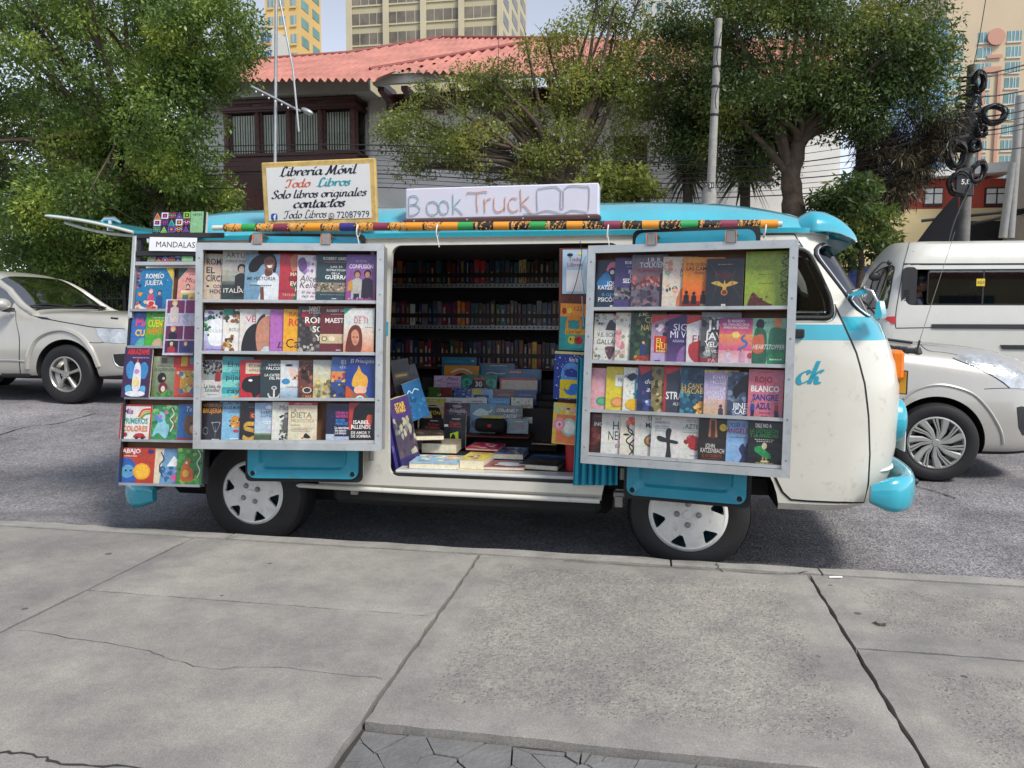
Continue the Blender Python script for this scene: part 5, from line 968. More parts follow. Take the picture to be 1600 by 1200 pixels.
 (222,305,630,840,155,'blue and white speckled book, yellow sun','e4e4dc',[('N',.0,0,1,1,80,.03,['5a6a78','9aa4ac','c8c8c0']),('R',.35,.16,1,.72,'2f86a8'),('C','1c2c3c',(.1,.2),(.3,.12),(.4,.2),(.25,.3)),T('PETER',.4,.5,.15,'f0f4f4',.7,'l'),T('PAN',.5,.66,.12,'f0f4f4',.4,'l'),('E',.35,.83,.27,.13,'e8b41c')]),
 (290,375,620,845,155,'navy book, red corner, script title','2a3564',[('P','d03030',(0,0),(.6,0),(.1,.2)),('N',.1,.55,1,1,30,.09,['3c4c88','5a3c78','1c2448']),T('decirte',.22,.38,.1,'e8ecf6',.7,'l',0,1),T('antes',.28,.55,.11,'e8ecf6',.56,'l',0,1),('E',.4,.78,.14,.07,'5a8cd8'),('E',.5,.8,.06,.035,'d0508c'),('E',.3,.76,.05,.03,'e8d0e0')]),
 (358,425,625,850,150,'olive gold book, dark trees','8a7c50',[('N',0,0,1,1,50,.12,['a8945c','5c5030','3c3424','c0b080','2f2c20'])]),
 (415,505,620,855,160,'navy book, red corner, block letters','3a3c4c',[('R',0,0,.08,1,'b02c34'),('P','d03030',(0,0),(.7,0),(.1,.18)),('C','b8a8ac',(.5,.0),(.9,.0),(1.0,.3),(.8,.5),(.55,.35)),T('STRANGE',.08,.68,.15,'f0f0f2',.95,'l'),T('ALEX MIREZ',.3,.8,.06,'e0e0e4',.55,'l')]),
 (497,630,622,858,175,'deep teal book, gold title, city lights','22506c',[('N',0,0,1,.35,20,.1,['1a3c54','2c6684','142c40']),('N',0,.5,1,1,40,.09,['2f6c88','16384c','4c90a0']),T('La CANCIÓN',.04,.45,.1,'e0b048',.86,'l',0),T('MACABRA',.04,.56,.11,'e0b048',.82,'l',0),('P','c88c3c',(.45,.72),(.7,.7),(.72,.95),(.48,.97)),('N',.42,.72,.75,.95,12,.05,['f0c860','5a3820']),('F',.75,.66,.98,'b07860','1c1414','8c2c30')]),
 (612,735,643,863,165,'lilac book, two children from behind','b3a8cc',[('G',0,0,1,.6,'a89cc8','c8b8d8'),('G',0,.6,1,1,'d8b8b8','d8b080'),('N',0,0,1,.08,20,.06,['c8a040','e0c060']),T('KHALED',.25,.2,.09,'f4f0f8',.6,'l',0),T('HOSSEINI',.18,.3,.09,'f4f0f8',.7,'l',0),T('Y LAS',.32,.44,.085,'ece6f4',.4,'l',0),T('MONTAÑAS',.1,.54,.09,'ece6f4',.8,'l',0),T('HABLARON',.14,.64,.09,'ece6f4',.74,'l',0),('F',.5,.74,.99,'6a4a3c','20181a','3c3c54'),('F',.8,.72,.99,'6a4a3c','20181a','9c3c4c')]),
 (725,830,650,867,160,'blue grey book, black horse head','3c4a66',[('N',0,0,1,1,40,.1,['5a6a88','28344c','7c8ca4']),('C','0f1016',(.25,.6),(.15,.4),(.4,.15),(.6,.05),(.7,.2),(.85,.35),(.95,.7),(.6,.75),(.55,.45),(.35,.5)),T('JINETE',.15,.8,.12,'eef2f8',.74,'l'),T('CABEZA',.22,.92,.12,'eef2f8',.7,'l')]),
 (822,992,640,880,0,'coral pink book, red white blue title','d8788c',[T('ROJO',.43,.26,.12,'c01f34',.5,'c',.03),T('BLANCO',.48,.435,.115,'fbfaf6',.8,'c',.03),T('SANGRE',.5,.605,.115,'1f3c8c',.74,'c',.03),T('AZUL',.45,.775,.12,'1f3c8c',.42,'c',.03),('F',.14,.62,.82,'c88c70','2a1c18','2f4c9c'),('P','20263c',(.1,.8),(.2,.8),(.18,.98),(.1,.98)),('F',.82,.64,.82,'b07858','20140f','b02838'),('P','20263c',(.76,.8),(.86,.8),(.92,.98),(.78,.98)),('L',.35,.65,.84,.02,'a02c44'),('L',.4,.6,.9,.015,'8c2c44'),('L',.3,.7,.05,.012,'a8485c')]),
 ],[
 (60,145,852,1042,145,'dark red book, glowing window','4a1c1c',[('N',0,.3,1,1,36,.12,['6a2c20','2a1010','8a4428','1c0c0c']),T('EL',.6,.2,.07,'e8a898',.2,'l'),T('INQUISIDOR',.15,.3,.095,'f0e8e0',.95,'l'),('E',.7,.55,.16,.1,'d88840'),('E',.7,.55,.08,.06,'f4d090'),('R',.1,.05,.8,.07,'8a4038')]),
 (117,230,847,1047,155,'white book, tall black capitals','dedcd6',[('L',.4,.95,.08,.015,'9a9894'),T('HIEL',.35,.4,.2,'1d1c1e',.56,'l',0),T('NEGRA',.22,.64,.21,'1d1c1e',.8,'l',0),T('E.R.',.45,.82,.08,'2c2a2c',.2,'l',0),('C','1c1b1c',(.6,.86),(.7,.8),(.68,.94),(.6,1.0))]),
 (208,295,850,1052,150,'cream book, black stem, red flower','ddd4c4',[('W','1f1b1c',.035,(.3,.98),(.45,.8),(.2,.65),(.4,.45),(.2,.3),(.4,.15)),('W','1f1b1c',.035,(.5,.98),(.3,.75),(.5,.55),(.25,.4),(.35,.1)),('N',.2,.1,.8,.25,14,.1,['d8543c','e8785c']),('E',.62,.7,.12,.025,'1f1b1c'),('E',.2,.5,.1,.025,'1f1b1c'),('E',.58,.42,.1,.025,'1f1b1c'),T('BRAV',.6,.42,.05,'55504c',.35,'l',0)]),
 (278,365,855,1062,150,'white book, brown clock dial','dad6d0',[T('SIETE',.4,.14,.1,'55504c',.5,'l',0),T('MARES',.35,.3,.11,'2b292b',.6,'l'),('L',.5,.9,.44,.02,'8a8480'),('E',.56,.6,.26,.15,'7c5a38'),('E',.56,.6,.19,.11,'b0905c'),('E',.56,.6,.1,.06,'4c3420')]),
 (355,495,860,1070,0,'white book, bold black cross','dddcd8',[T('JOSÉ',.12,.12,.055,'4a4a4c',.22,'l',0),T('SARAMAGO',.12,.19,.055,'4a4a4c',.5,'l',0),('L',.12,.6,.24,.02,'9a9898'),('L',.12,.55,.29,.02,'9a9898'),('L',.12,.5,.34,.02,'9a9898'),('C','2c2c2e',(.5,.36),(.58,.28),(.7,.32),(.66,.5),(.68,.7),(.72,.94),(.54,.96),(.56,.7),(.52,.5)),('C','2c2c2e',(.2,.5),(.3,.46),(.6,.52),(.92,.56),(.9,.62),(.6,.6),(.3,.58))]),
 (482,592,868,1078,160,'white book, red wood-cut figure','dbd8d2',[T('MITOLOGÍA',.25,.13,.075,'7c7874',.6,'l',0),T('AZTECA',.22,.26,.1,'2f7c5c',.64,'l'),('L',.2,.8,.34,.02,'9a9894'),('N',.25,.42,.85,.72,30,.09,['b03034','8c2428','d05850']),('C','a82c30',(.35,.55),(.5,.42),(.7,.5),(.78,.62),(.6,.72),(.4,.7)),('L',.4,.8,.85,.02,'9a9894')]),
 (583,718,873,1085,0,'black book, lit doorway, yellow spot','2a2420',[('P','c07c4c',(.38,0),(.62,0),(.68,.42),(.36,.42)),('P','5a3c2c',(.44,.05),(.58,.05),(.6,.45),(.44,.45)),('E',.87,.2,.13,.08,'d8c030'),T('JOHN',.26,.66,.095,'f2ece4',.34,'l',0),T('KATZENBACH',.1,.765,.1,'f2ece4',.84,'l',0),T('EL ESTUDIANTE',.16,.86,.065,'c05a34',.7,'l',0),('R',.15,.89,.8,.897,'a8583c'),('E',.52,.96,.05,.025,'e8e0d8')]),
 (706,832,882,1093,150,'sky blue book, dark angel silhouettes','8ab0dc',[T('EL PODER DE LOS',.08,.16,.085,'344c80',.82,'l'),T('ÁNGELES',.08,.3,.11,'b02c5c',.8,'l'),('C','2c3560',(.5,1.0),(.6,.8),(.5,.65),(.62,.52),(.7,.6),(.78,.48),(.88,.52),(.86,.7),(.95,.8),(.9,1.0)),('L',.2,.75,.38,.02,'5878a8'),('L',.4,.8,.95,.03,'e8eef6')]),
 (822,992,888,1103,0,'black book, green monster card','26282b',[T('DILE NO A',.44,.15,.085,'f4f4f0',.46,'c',.03),T('LA DEPRESIÓN',.46,.26,.085,'3c9c4c',.8,'c',.02),T('Y LA ANSIEDAD',.46,.36,.085,'3c9c4c',.8,'c',.02),('L',.2,.75,.4,.018,'c8c8c4'),('L',.25,.7,.44,.018,'c8c8c4'),('P','2f9c5c',(.2,.58),(.35,.54),(.66,.72),(.68,.8),(.52,.82),(.2,.66)),('C','d8c8a0',(.4,.55),(.46,.47),(.54,.5),(.54,.58),(.46,.62)),('R',.42,.78,.46,.86,'d89040'),('R',.52,.8,.56,.86,'d89040'),('E',.5,.875,.12,.02,'d8d4c8'),('L',.25,.75,.9,.025,'c8c040'),('L',.38,.62,.97,.025,'f0f0ec')]),
 ]]
REAR = [[
 (105,248,258,420,0,'blue storybook, couple in red and pink','1f7cb0',[('P','d8b83c',(.8,0),(1,0),(1,.3)),('N',0,0,.12,1,14,.07,['d05a6c','2c3c7c','e89040']),T('ROMEO',.5,.24,.11,'f4f0e4',.5,'c',.02),T('Y',.5,.3,.05,'f4f0e4'),T('JULIETA',.48,.4,.11,'f4f0e4',.5,'c',.02),('F',.42,.5,.92,'f0c8b0','e8a08c','d0507c'),('F',.66,.54,.95,'d8a890','2c2430','2f4c8c'),('N',.0,.8,.7,1,16,.1,['e0704c','c83c3c','e8c8b0','f0e0d0']),('N',.05,.04,.95,.3,10,.015,['e8f0f4'])]),
 (268,356,255,413,140,'pink storybook, house','e0a098',[('P','1f4c50',(0,0),(.25,0),(.0,.3)),('L',.3,.9,.14,.03,'b05c5c'),T('Mujercitas',.2,.35,.12,'5a2c30',.8,'l',0,1),('F',.28,.4,.8,'e8c0a8','3c2420','a83c4c'),('R',.1,.55,.9,.62,'e8d8b8'),('R',.1,.62,.9,.9,'d8b858'),('R',.15,.66,.3,.78,'5c7c8c'),('N',.1,.7,.9,.95,14,.06,['c04c3c','f0e0b0','5c8c5c'])]),
 ],[
 (80,160,425,565,125,'blue book, coloured letters, dinosaur','3c6cb8',[T('MA',.16,.42,.22,'d8508c',.45,'l',.03),T('CUENTOS',.16,.7,.17,'f0c840',.95,'l',.03),('C','58b0a0',(.2,.98),(.3,.78),(.5,.75),(.7,.9),(.6,1.0)),('N',0,0,1,.2,10,.06,['5c8cd0','2c5498'])]),
 (142,258,428,573,0,'bright green book, multicoloured title','4cb030',[('L',.25,.85,.16,.03,'e8f4d8'),T('CUENTOS',.5,.42,.19,'f0d030',.84,'c',.03),T('AVENTURAS',.5,.62,.17,'e87c2c',.9,'c',.03),('C','c8b088',(.25,1.0),(.3,.8),(.5,.72),(.62,.85),(.55,1.0)),('C','d8584c',(.7,1.0),(.72,.82),(.88,.76),(.98,.9),(.95,1.0)),('N',.05,.05,.95,.15,8,.04,['2c8c28','8cd05c'])]),
 (228,350,385,603,0,'white album, four portrait tiles','cfc8dc',[('R',.06,.02,.62,.25,'7c3060'),('R',.66,.02,1,.25,'8a2c6c'),('R',.06,.48,.62,.72,'6c2858'),('R',.66,.48,1,.72,'7c2c64'),('R',.06,.74,.5,.96,'4a2450'),('R',.52,.74,1,.96,'44407c'),T('BTS',.44,.42,.15,'a8b0d0',.66,'c',.04),('F',.3,.02,.42,'e8c4b0','d8b464','d8c8c0'),('R',.06,.25,.62,.29,'cfc8dc'),('F',.3,.48,.88,'e0b8a4','c89c60','202030'),('R',.06,.72,.62,.74,'cfc8dc'),('F',.28,.74,1.1,'e0b8a4','201820','b03040'),('F',.74,.74,1.1,'e0b8a4','8c3c30','2c3c6c'),('R',0,.96,1,1,'cfc8dc')],.034),
 ],[
 (62,172,572,768,0,'violet book, blue winged unicorn toy','3f2150',[T('ABRÁZAME',.5,.145,.1,'e0302c',.8,'c',.03),('L',.3,.9,.2,.025,'b08cc0'),('C','3c8cc8',(.1,.4),(.25,.28),(.42,.4),(.42,.6),(.2,.62)),('C','3c8cc8',(.58,.4),(.75,.3),(.9,.42),(.82,.62),(.6,.6)),('C','e8e8f0',(.4,.4),(.5,.3),(.62,.4),(.66,.8),(.5,.88),(.36,.8)),('E',.5,.7,.12,.1,'e8d890'),('E',.5,.49,.1,.05,'c88cc0'),('C','58b0d8',(.12,.8),(.3,.76),(.36,.9),(.2,.94)),('C','58b0d8',(.66,.8),(.84,.78),(.84,.94),(.68,.94)),('P','e07840',(.47,.31),(.5,.22),(.54,.31)),('E',.5,.93,.36,.06,'e4e4ec')],.03),
 (168,260,607,770,0,'grey green book, black curly figure','7c8c70',[('G',0,0,1,1,'9aa48c','6c7c5c'),('R',.35,.03,.6,.16,'6c5c2c'),T('la optimista',.48,.36,.11,'2c2a24',.84,'c',.0,1),('L',.2,.8,.22,.025,'4c4a40'),('E',.42,.52,.19,.13,'16141a'),('E',.5,.76,.2,.14,'7c1c24'),('E',.5,.78,.09,.07,'e8e0d8'),('N',0,.85,1,1,16,.1,['3c7c34','58983c']),('E',.5,.53,.06,.035,'d8b89c')]),
 (250,352,603,775,0,'red toy book, yellow picture window','c8302c',[('R',.08,.3,.95,.92,'d8503c'),('R',.3,.35,.9,.85,'d8a43c'),('N',.3,.36,.9,.84,18,.1,['3c7cb0','8cb040','b84430','f0e0b0']),('R',.3,.02,.55,.25,'d8b02c'),('R',.66,.0,.8,.2,'38a0a0'),('E',.2,.4,.06,.04,'f0c0a0')]),
 ],[
 (40,165,798,935,0,'white picture book, rainbow, red car','e4e2dc',[('R',0,0,.05,1,'b02c34'),('R',0,0,1,.05,'c0343c'),('R',.95,0,1,1,'c0343c'),T('Mis',.25,.27,.15,'8c3c98',.3,'c',.03),('W','d83c34',.05,(.58,.36),(.7,.16),(.95,.12)),('W','e8b030',.05,(.62,.38),(.74,.22),(.95,.18)),('W','3c9c4c',.05,(.66,.4),(.78,.28),(.95,.24)),T('PRIMEROS',.5,.54,.15,'3c9c9c',.78,'c',.03),T('COLORES',.5,.76,.15,'d8743c',.8,'c',.03),('E',.2,.86,.07,.06,'a82c34'),('C','b82430',(.48,.94),(.5,.86),(.6,.82),(.75,.82),(.84,.9),(.84,.95)),('E',.57,.95,.05,.045,'202024'),('E',.76,.95,.05,.045,'202024')]),
 (163,270,800,938,0,'green picture book, blue winged horse','3c8c54',[('N',0,0,1,1,24,.12,['2f7444','58a864','8cc07c']),('C','8cc8d8',(.1,.9),(.2,.6),(.35,.4),(.3,.2),(.5,.25),(.55,.5),(.7,.6),(.6,.95),(.3,.8)),('C','5c8cc8',(.3,.5),(.1,.35),(.25,.3),(.45,.45)),('N',.3,.15,.6,.35,6,.07,['c878b0']),('W','e8e8e0',.035,(.75,.1),(.85,.25),(.72,.4),(.85,.55),(.75,.75)),('W','a83c34',.03,(.92,.3),(.86,.5),(.94,.7))]),
 (270,352,797,940,115,'blue picture book, brown bear','2f6cb0',[T('Te amo',.25,.2,.14,'e8ecf4',.6,'l',0,1),('E',.6,.6,.4,.3,'7c5030'),('E',.35,.38,.11,.09,'7c5030'),('E',.85,.38,.11,.09,'7c5030'),('E',.6,.68,.2,.14,'d0a070'),('E',.45,.52,.04,.03,'1c1410'),('E',.75,.52,.04,.03,'1c1410'),('R',0,.92,1,1,'a83450')]),
 ],[
 (33,178,970,1110,0,'red and blue baby book, yellow disc','b83c28',[('C','2f58a8',(-.05,.4),(.3,.3),(.5,.55),(.45,1.05),(-.05,1.05)),('C','5c9cc8',(.1,.6),(.25,.48),(.42,.55),(.45,.75),(.25,.85),(.12,.78)),('E',.22,.64,.03,.03,'181c30'),('E',.36,.64,.03,.03,'181c30'),('E',.66,.66,.24,.23,'e8a81c'),('E',.66,.66,.19,.18,'f0b830'),('N',.08,.03,.6,.2,12,.05,['3c9cc0','e8c040','d878a0']),T('ABAJO',.34,.15,.12,'f0e8dc',.5,'c',.02),('E',.88,.1,.09,.06,'3c2c6c'),('L',.15,.5,.22,.03,'f0d8c0')]),
 (173,270,973,1113,125,'blue book, snowy peaks, pink dragon','6a94b8',[('P','d8c8b0',(0,0),(.3,0),(.2,1),(0,1)),('P','e4ecf0',(.4,.5),(.6,.2),(.9,.5)),('C','d0588c',(.55,.8),(.7,.6),(.95,.62),(.95,.85),(.7,.95)),('N',.25,.5,1,1,20,.1,['2f5c94','4c8cc0','d88cb0']),('W','2c3454',.035,(.2,.1),(.3,.3),(.18,.5),(.3,.8))]),
 (268,375,972,1115,0,'green book, orange dinosaur','3c8c3c',[('N',0,0,1,1,26,.12,['2c6c2c','58a84c','8cb848']),('C','d8682c',(.15,.85),(.2,.5),(.35,.3),(.5,.32),(.45,.5),(.6,.6),(.62,.85),(.4,.92)),('E',.35,.4,.04,.04,'f4f0e0'),('E',.34,.7,.12,.1,'f0b850'),('W','e8e4e0',.035,(.75,.05),(.86,.2),(.74,.4),(.86,.6),(.78,.8)),('R',.85,.85,1,1,'2c8c6c')]),
 ]]
def case(name, label, X, w, h, dep, fr, shelves, lip=True):
    c = thing(name, label, 'display case'); c.matrix_world = X
    mb = MB(); x, z = w/2, h/2
    def bar(pts, a0, a1): mb.prism(pts, a0, a1, M['alu'])
    for poly in ([(-x, z), (x, z), (x-fr, z-fr), (-x+fr, z-fr)], [(-x, -z), (-x+fr, -z+fr), (x-fr, -z+fr), (x, -z)], [(-x, -z+.0008), (-x, z-.0008), (-x+fr, z-fr-.0008), (-x+fr, -z+fr+.0008)], [(x, -z+.0008), (x-fr, -z+fr+.0008), (x-fr, z-fr-.0008), (x, z-.0008)]): bar(poly, 0, .014)
    for (a, b, cc_, d) in ((-x+.004, x-.004, z-.012, z-.004), (-x+.004, x-.004, -z+.004, -z+.012)): mb.box(a, b, .0135, dep, cc_, d, M['alu'])
    for (a, b) in ((-x+.004, -x+.012), (x-.012, x-.004)): mb.box(a, b, .0135, dep-.001, -z+.0125, z-.0125, M['alu'])
    f = mb.build('frame', c)
    mb = MB()
    for sx in (-1, 1):
        for k in range(6): mb.lathe([(0, -.003), (.004, -.002), (.005, .0005)], M['steel'], (sx*(x-fr*.5), 0, -z+.08+(h-.16)*k/5), n=8)
    mb.build('rivet', f, .8)
    mb = MB(); mb.box(-x+.0125, x-.0125, dep-.012, dep-.002, -z+.0125, z-.0125, M['wood']); mb.build('back_panel', c)
    for (za, zb) in shelves:
        mb = MB(); mb.X = Matrix.Rotation(math.atan2(zb-za, w)*-1, 4, 'Y') if abs(zb-za) > .004 else Matrix.Identity(4); zm = (za+zb)/2
        mb.box(-x+.013, x-.013, .016, dep-.013, zm-.008, zm, M['wood']); mb.box(-x+.014, x-.014, .012, .0155, zm-.006, zm+.010, M['alu']); mb.build('shelf', c)
    return c
def loc_z(X, crop, sc, zx0, zy0, zx1, zy1, d=.03):
    return plane_uv(X, crop[0]+zx0/sc, crop[1]+zy0/sc, d)[1], plane_uv(X, crop[0]+zx1/sc, crop[1]+zy1/sc, d)[1]
XL, XR, XQ = CASES
LO, LS = (300, 370), 3.529; RO, RS = (900, 370), 3.078; QO, QS = (170, 320), 2.553
w, h = CASE_SIZE[0]
case('display_case', 'aluminium framed display case hung over the left cargo door, four shelves of paperbacks', XL, w, h, .115, .037, [loc_z(XL, LO, LS, 60, y0, 1005, y1) for y0, y1 in ((357, 364), (641, 646), (896, 899), (1129, 1131))])
w, h = CASE_SIZE[1]
case('display_case', 'aluminium framed display case hung over the right cargo door, its right side swung nearest', XR, w, h, .115, .037, [loc_z(XR, RO, RS, 80, y0, 1010, y1) for y0, y1 in ((350, 343), (602, 624), (838, 880), (1046, 1108))])
ROWS = ['top row', 'second row', 'third row', 'bottom row']
fan(None, XL, LO, LS, LEFT, .04, ROWS, 'left case', 'paperbacks in the left display case')
fan(None, XR, RO, RS, RIGHT, .04, ROWS, 'right case', 'paperbacks in the right display case')
# straps that hook the cases over the doors
for X, (w, h), us in ((XL, CASE_SIZE[0], (402, 509)), (XR, CASE_SIZE[1], (1018, 1142))):
    for u in us:
        a = plane_uv(X, u, 385, .0)[0]; mb = MB(); mb.X = X; z = h/2
        mb.box(a-.021, a+.021, -.006, -.001, z-.008, z+.048, M['steel'], .002); mb.box(a-.021, a+.021, -.0055, .19, z+.0485, z+.053, M['steel'], .002); mb.box(a-.025, a-.0215, -.008, 0, z-.004, z+.046, M['orange'])
        mb.box(a+.0215, a+.025, -.008, 0, z-.004, z+.046, M['orange'])
        tag(mb.build('hook_strap'), f"grey metal hook strap over the {'left' if X is XL else 'right'} case, {'left' if u == us[0] else 'right'} one of its pair", 'strap', 'hook straps on the cases')
# rear rack with picture books
w, h = CASE_SIZE[2]
c = thing('book_rack', 'narrow tilted rack of childrens picture books at the back corner of the van', 'book rack'); c.matrix_world = XQ
def qz(zx, zy, d=.02): return plane_uv(XQ, QO[0]+zx/QS, QO[1]+zy/QS, d)
xl = -w/2; xr = w/2; zt = h/2; zb = -h/2
mb = MB(); mb.box(xl, xl+.022, 0, .05, zb+.9, zt, M['alu'], .003); mb.box(xl+.0225, xr, .002, .03, qz(200, 245)[1]-.0, qz(200, 229)[1], M['alu'], .003); mb.box(xl+.023, xl+.045, .012, .045, qz(200, 228)[1], zt-.004, M['black']); mb.build('frame', c, .6)
mb = MB(); mb.box(xl+.012, xr, .055, .066, zb, qz(200, 245)[1]-.002, M['wood']); mb.box(xl, xl+.0115, .01, .066, zb, zb+.898, M['black']); mb.box(xr+.001, xr+.01, .012, .066, zb, zb+.6, M['black']); mb.build('back_panel', c)
for zy in (120, 190): 
    mb = MB(); q = qz(200, zy)[1]; mb.box(xl+.024, xr+.06, .0, .012, q-.024, q+.004, M['black'], .003); mb.build('strap_bar', c, .6)
for zy in (422, 568, 771, 940, 1114):
    mb = MB(); q = qz(150, zy)[1]; mb.box(xl+.0125, xr-.001, .0, .054, q-.006, q, M['wood']); mb.box(xl+.0125, xr-.001, -.004, -.0005, q-.008, q+.006, M['galv']); mb.build('shelf', c)
fan(None, XQ, QO, QS, REAR, .02, ['top row', 'second row', 'third row', 'fourth row', 'bottom row'], 'rear rack', 'picture books in the rear rack', R_(-2))
# two cushion-printed art folders and the MANDALAS card
def mandala(w, h):
    cols = ['d8408c', '3cb0b0', '8cc84c', 'e0d8e8', '6c4cb0', 'e08c3c']; d = []
    for i in range(5):
        x = .02+i*.14
        for j in range(3):
            y = .02+j*.33; c1, c2 = rnd.choice(cols), rnd.choice(cols); k = (i+j) % 3
            if k == 0: d += [('P', c1, (x, y+.3), (x+.06, y), (x+.13, y+.3)), ('P', '181420', (x+.03, y+.26), (x+.06, y+.12), (x+.1, y+.26)), ('P', c2, (x+.045, y+.24), (x+.062, y+.17), (x+.085, y+.24))]
            elif k == 1: d += [('R', x, y, x+.13, y+.3, c1), ('R', x+.025, y+.06, x+.105, y+.24, '181420'), ('R', x+.045, y+.1, x+.085, y+.2, c2)]
            else:
                for q in range(3): d.append(('W', c1 if q % 2 else c2, .018, (x, y+.08+q*.09), (x+.03, y+.02+q*.09), (x+.065, y+.1+q*.09), (x+.1, y+.02+q*.09), (x+.13, y+.08+q*.09)))
    return d+[('R', .72, 0, .96, 1, '8cc08c')]+[T('ARTES', .84, .2, .1, '3c4c3c', .18)]
for zy0, zy1, zx0, zx1, lab in ((30, 116, 178, 394, 'geometric patterned art folder standing on top of the rear rack'), (193, 229, 162, 352, 'geometric patterned art folder behind the white card on the rear rack')):
    a = qz(zx0, zy1, .03); b = qz(zx1, zy0, .03)
    put_book(book_mesh(b[0]-a[0], b[1]-a[1], .02, '241c30', mandala(1, 1)), XQ @ Matrix.Translation((a[0], .018, a[1])), lab, 'folder')
a = qz(160, 183, -.01); b = qz(352, 127, -.01); mb = MB(); mb.X = XQ @ Matrix.Translation((a[0], -.012, a[1])) @ Matrix.Rotation(R_(1.5), 4, 'Y')
W0, H0 = b[0]-a[0], b[1]-a[1]; mb.box(0, W0, 0, .002, 0, H0, pm('white_card', (.72, .72, .74), .7, 0, .05), 0)
text(mb, 'MANDALAS', W0*.56, H0*.27, H0*.42, lambda p, q: (p, -.0008, q), M['black'], None, W0*.82, bold=.0); tag(mb.build('name_card'), 'white card reading MANDALAS on the rear rack', 'card')
# ------------------------------------------------------------------ inside the van: shelf rack with rows of spines
rk = thing('shelf_rack', 'dark shelf rack across the inside of the van with perforated metal shelf edges', 'shelf rack', (.9, 1.6, .46))
RL = Vector((-.9, -1.6, -.46)); Yr = 1.40
zr = [A(740, v, Yr).z for v in (446, 511, 575, 628, 690)]; x0r, x1r = .06, 2.1
mb = MB(); mb.box(x0r, x1r, 1.64, 1.655, .462, 1.70, M['inner']); mb.box(x0r, x0r+.02, Yr, 1.639, .462, 1.70, M['redwood']); mb.box(x1r-.02, x1r, Yr, 1.639, .462, 1.70, M['redwood']); mb.build('carcass', rk, None, RL)
for z in zr:
    mb = MB(); mb.box(x0r+.021, x1r-.021, Yr, 1.638, z-.012, z, M['redwood']); mb.build('shelf', rk, None, RL)
for z in zr[:2]:
    mb = MB(); mb.box(x0r+.021, x1r-.021, Yr-.006, Yr-.001, z-.016, z+.012, M['galv'])
    for k in range(64): mb.lathe([(0, 0), (.006, .0002), (.0062, .001)], M['under'], (x0r+.03+k*.031, Yr-.0072, z-.002), n=8)
    mb.build('shelf_edge', rk, None, RL)
for i, z in enumerate(zr[:3]):
    mb = MB(); mb.box(x0r+.021, x1r-.021, Yr-.004, Yr-.001, z+.055+.01*i, z+.085+.01*i, M['black']); mb.build('elastic_strap', rk, None, RL)
SPC = [('dark blue', '1c2c50'), ('navy', '161c34'), ('dark red', '6c1c22'), ('black', '17161a'), ('grey', '5c5e62'), ('teal', '1c4c54'), ('brown', '4a2c1c'), ('plum', '44203c'), ('dark green', '1c3c2c'), ('slate', '363f4c'), ('black', '121214'), ('maroon', '4a141c')]
shelfname = ['top shelf', 'second shelf', 'third shelf', 'fourth shelf']
for si, z in enumerate(zr[:4]):
    x = .22 if si < 3 else .22; n = 0; end = 1.64 if si < 3 else 1.62
    hs_ = (.185, .185, .20, .16)[si]
    while x < end:
        t = rnd.uniform(.024, .044); hh = hs_*rnd.uniform(.86, 1.02); cn, cx = rnd.choice(SPC)
        if si == 0 and n == 5: cn, cx = 'orange', 'c8641c'
        if si == 0 and abs(x-1.3) < .03: cn, cx = 'pale yellow', 'b89c5c'
        if si == 0 and abs(x-.98) < .025: cn, cx = 'bright red', 'a82c34'
        if si == 1 and n == 7: cn, cx = 'white', 'd8d4cc'
        if si == 1 and abs(x-.86) < .02: cn, cx = 'orange', 'b8641c'
        if si == 2 and abs(x-1.38) < .03: cn, cx = 'yellow', 'c09030'
        mb = MB(); col = tuple(min(.8, q*1.9+.012) for q in lin(cx)); c2 = lin(rnd.choice(['d8c8a0', 'c8c8cc', 'b84040', '8090a8', 'c8a040'])); y0 = Yr+rnd.uniform(.002, .012); tilt = rnd.uniform(-.02, .02)
        mb.X = Matrix.Translation((x, y0, z+.001)) @ Matrix.Rotation(tilt*.4, 4, 'Y')
        mb.box(0, t-.0015, 0, .14, 0, hh, PRINT, .002, col)
        a, b_ = rnd.uniform(.1, .3)*hh, rnd.uniform(.5, .9)*hh
        mb.box(t*.3, t*.62, -.0006, .0, a, b_, PRINT, 0, c2)
        if rnd.random() < .5: mb.box(t*.12, t*.86, -.0006, 0, hh*.04, hh*.09, PRINT, 0, c2)
        tag(mb.build('book'), f"{cn} book spine, {ordn(n)} from left on the {shelfname[si]} inside the van", 'book', 'book spines on the inner shelves'); x += t; n += 1
# stepped stand and the books facing out on it
st = thing('tiered_stand', 'dark stepped wooden stand holding face-out books inside the van', 'stand', (1.1, .9, .46)); sL = Vector((-1.1, -.9, -.46))
def ipx(zx, zy): return 600+zx/5.161, 550+zy/5.161
tiers = [(1.28, 100, 185), (1.18, 290, 0), (1.08, 370, 0), (.98, 440, 0), (.86, 650, 0)]
mb = MB()
for i, Y in enumerate((1.30, 1.17, 1.04, .92)):
    zz = A(*ipx(800, (215, 330, 385, 440)[i]), Y).z; mb.box(.62+.0*i, 1.62, Y-.03, 1.36 if i == 0 else (1.30, 1.17, 1.04)[i-1]-.031, .462, zz-.0, M['inner'])
mb.build('steps', st, None, sL)
a = A(*ipx(650, 660), .74); mb = MB(); b = A(*ipx(1180, 690), .74); mb.box(a.x-.3, b.x, .68, .888, b.z, a.z, M['redwood'], .003); mb.build('front_shelf', st, .6, sL)
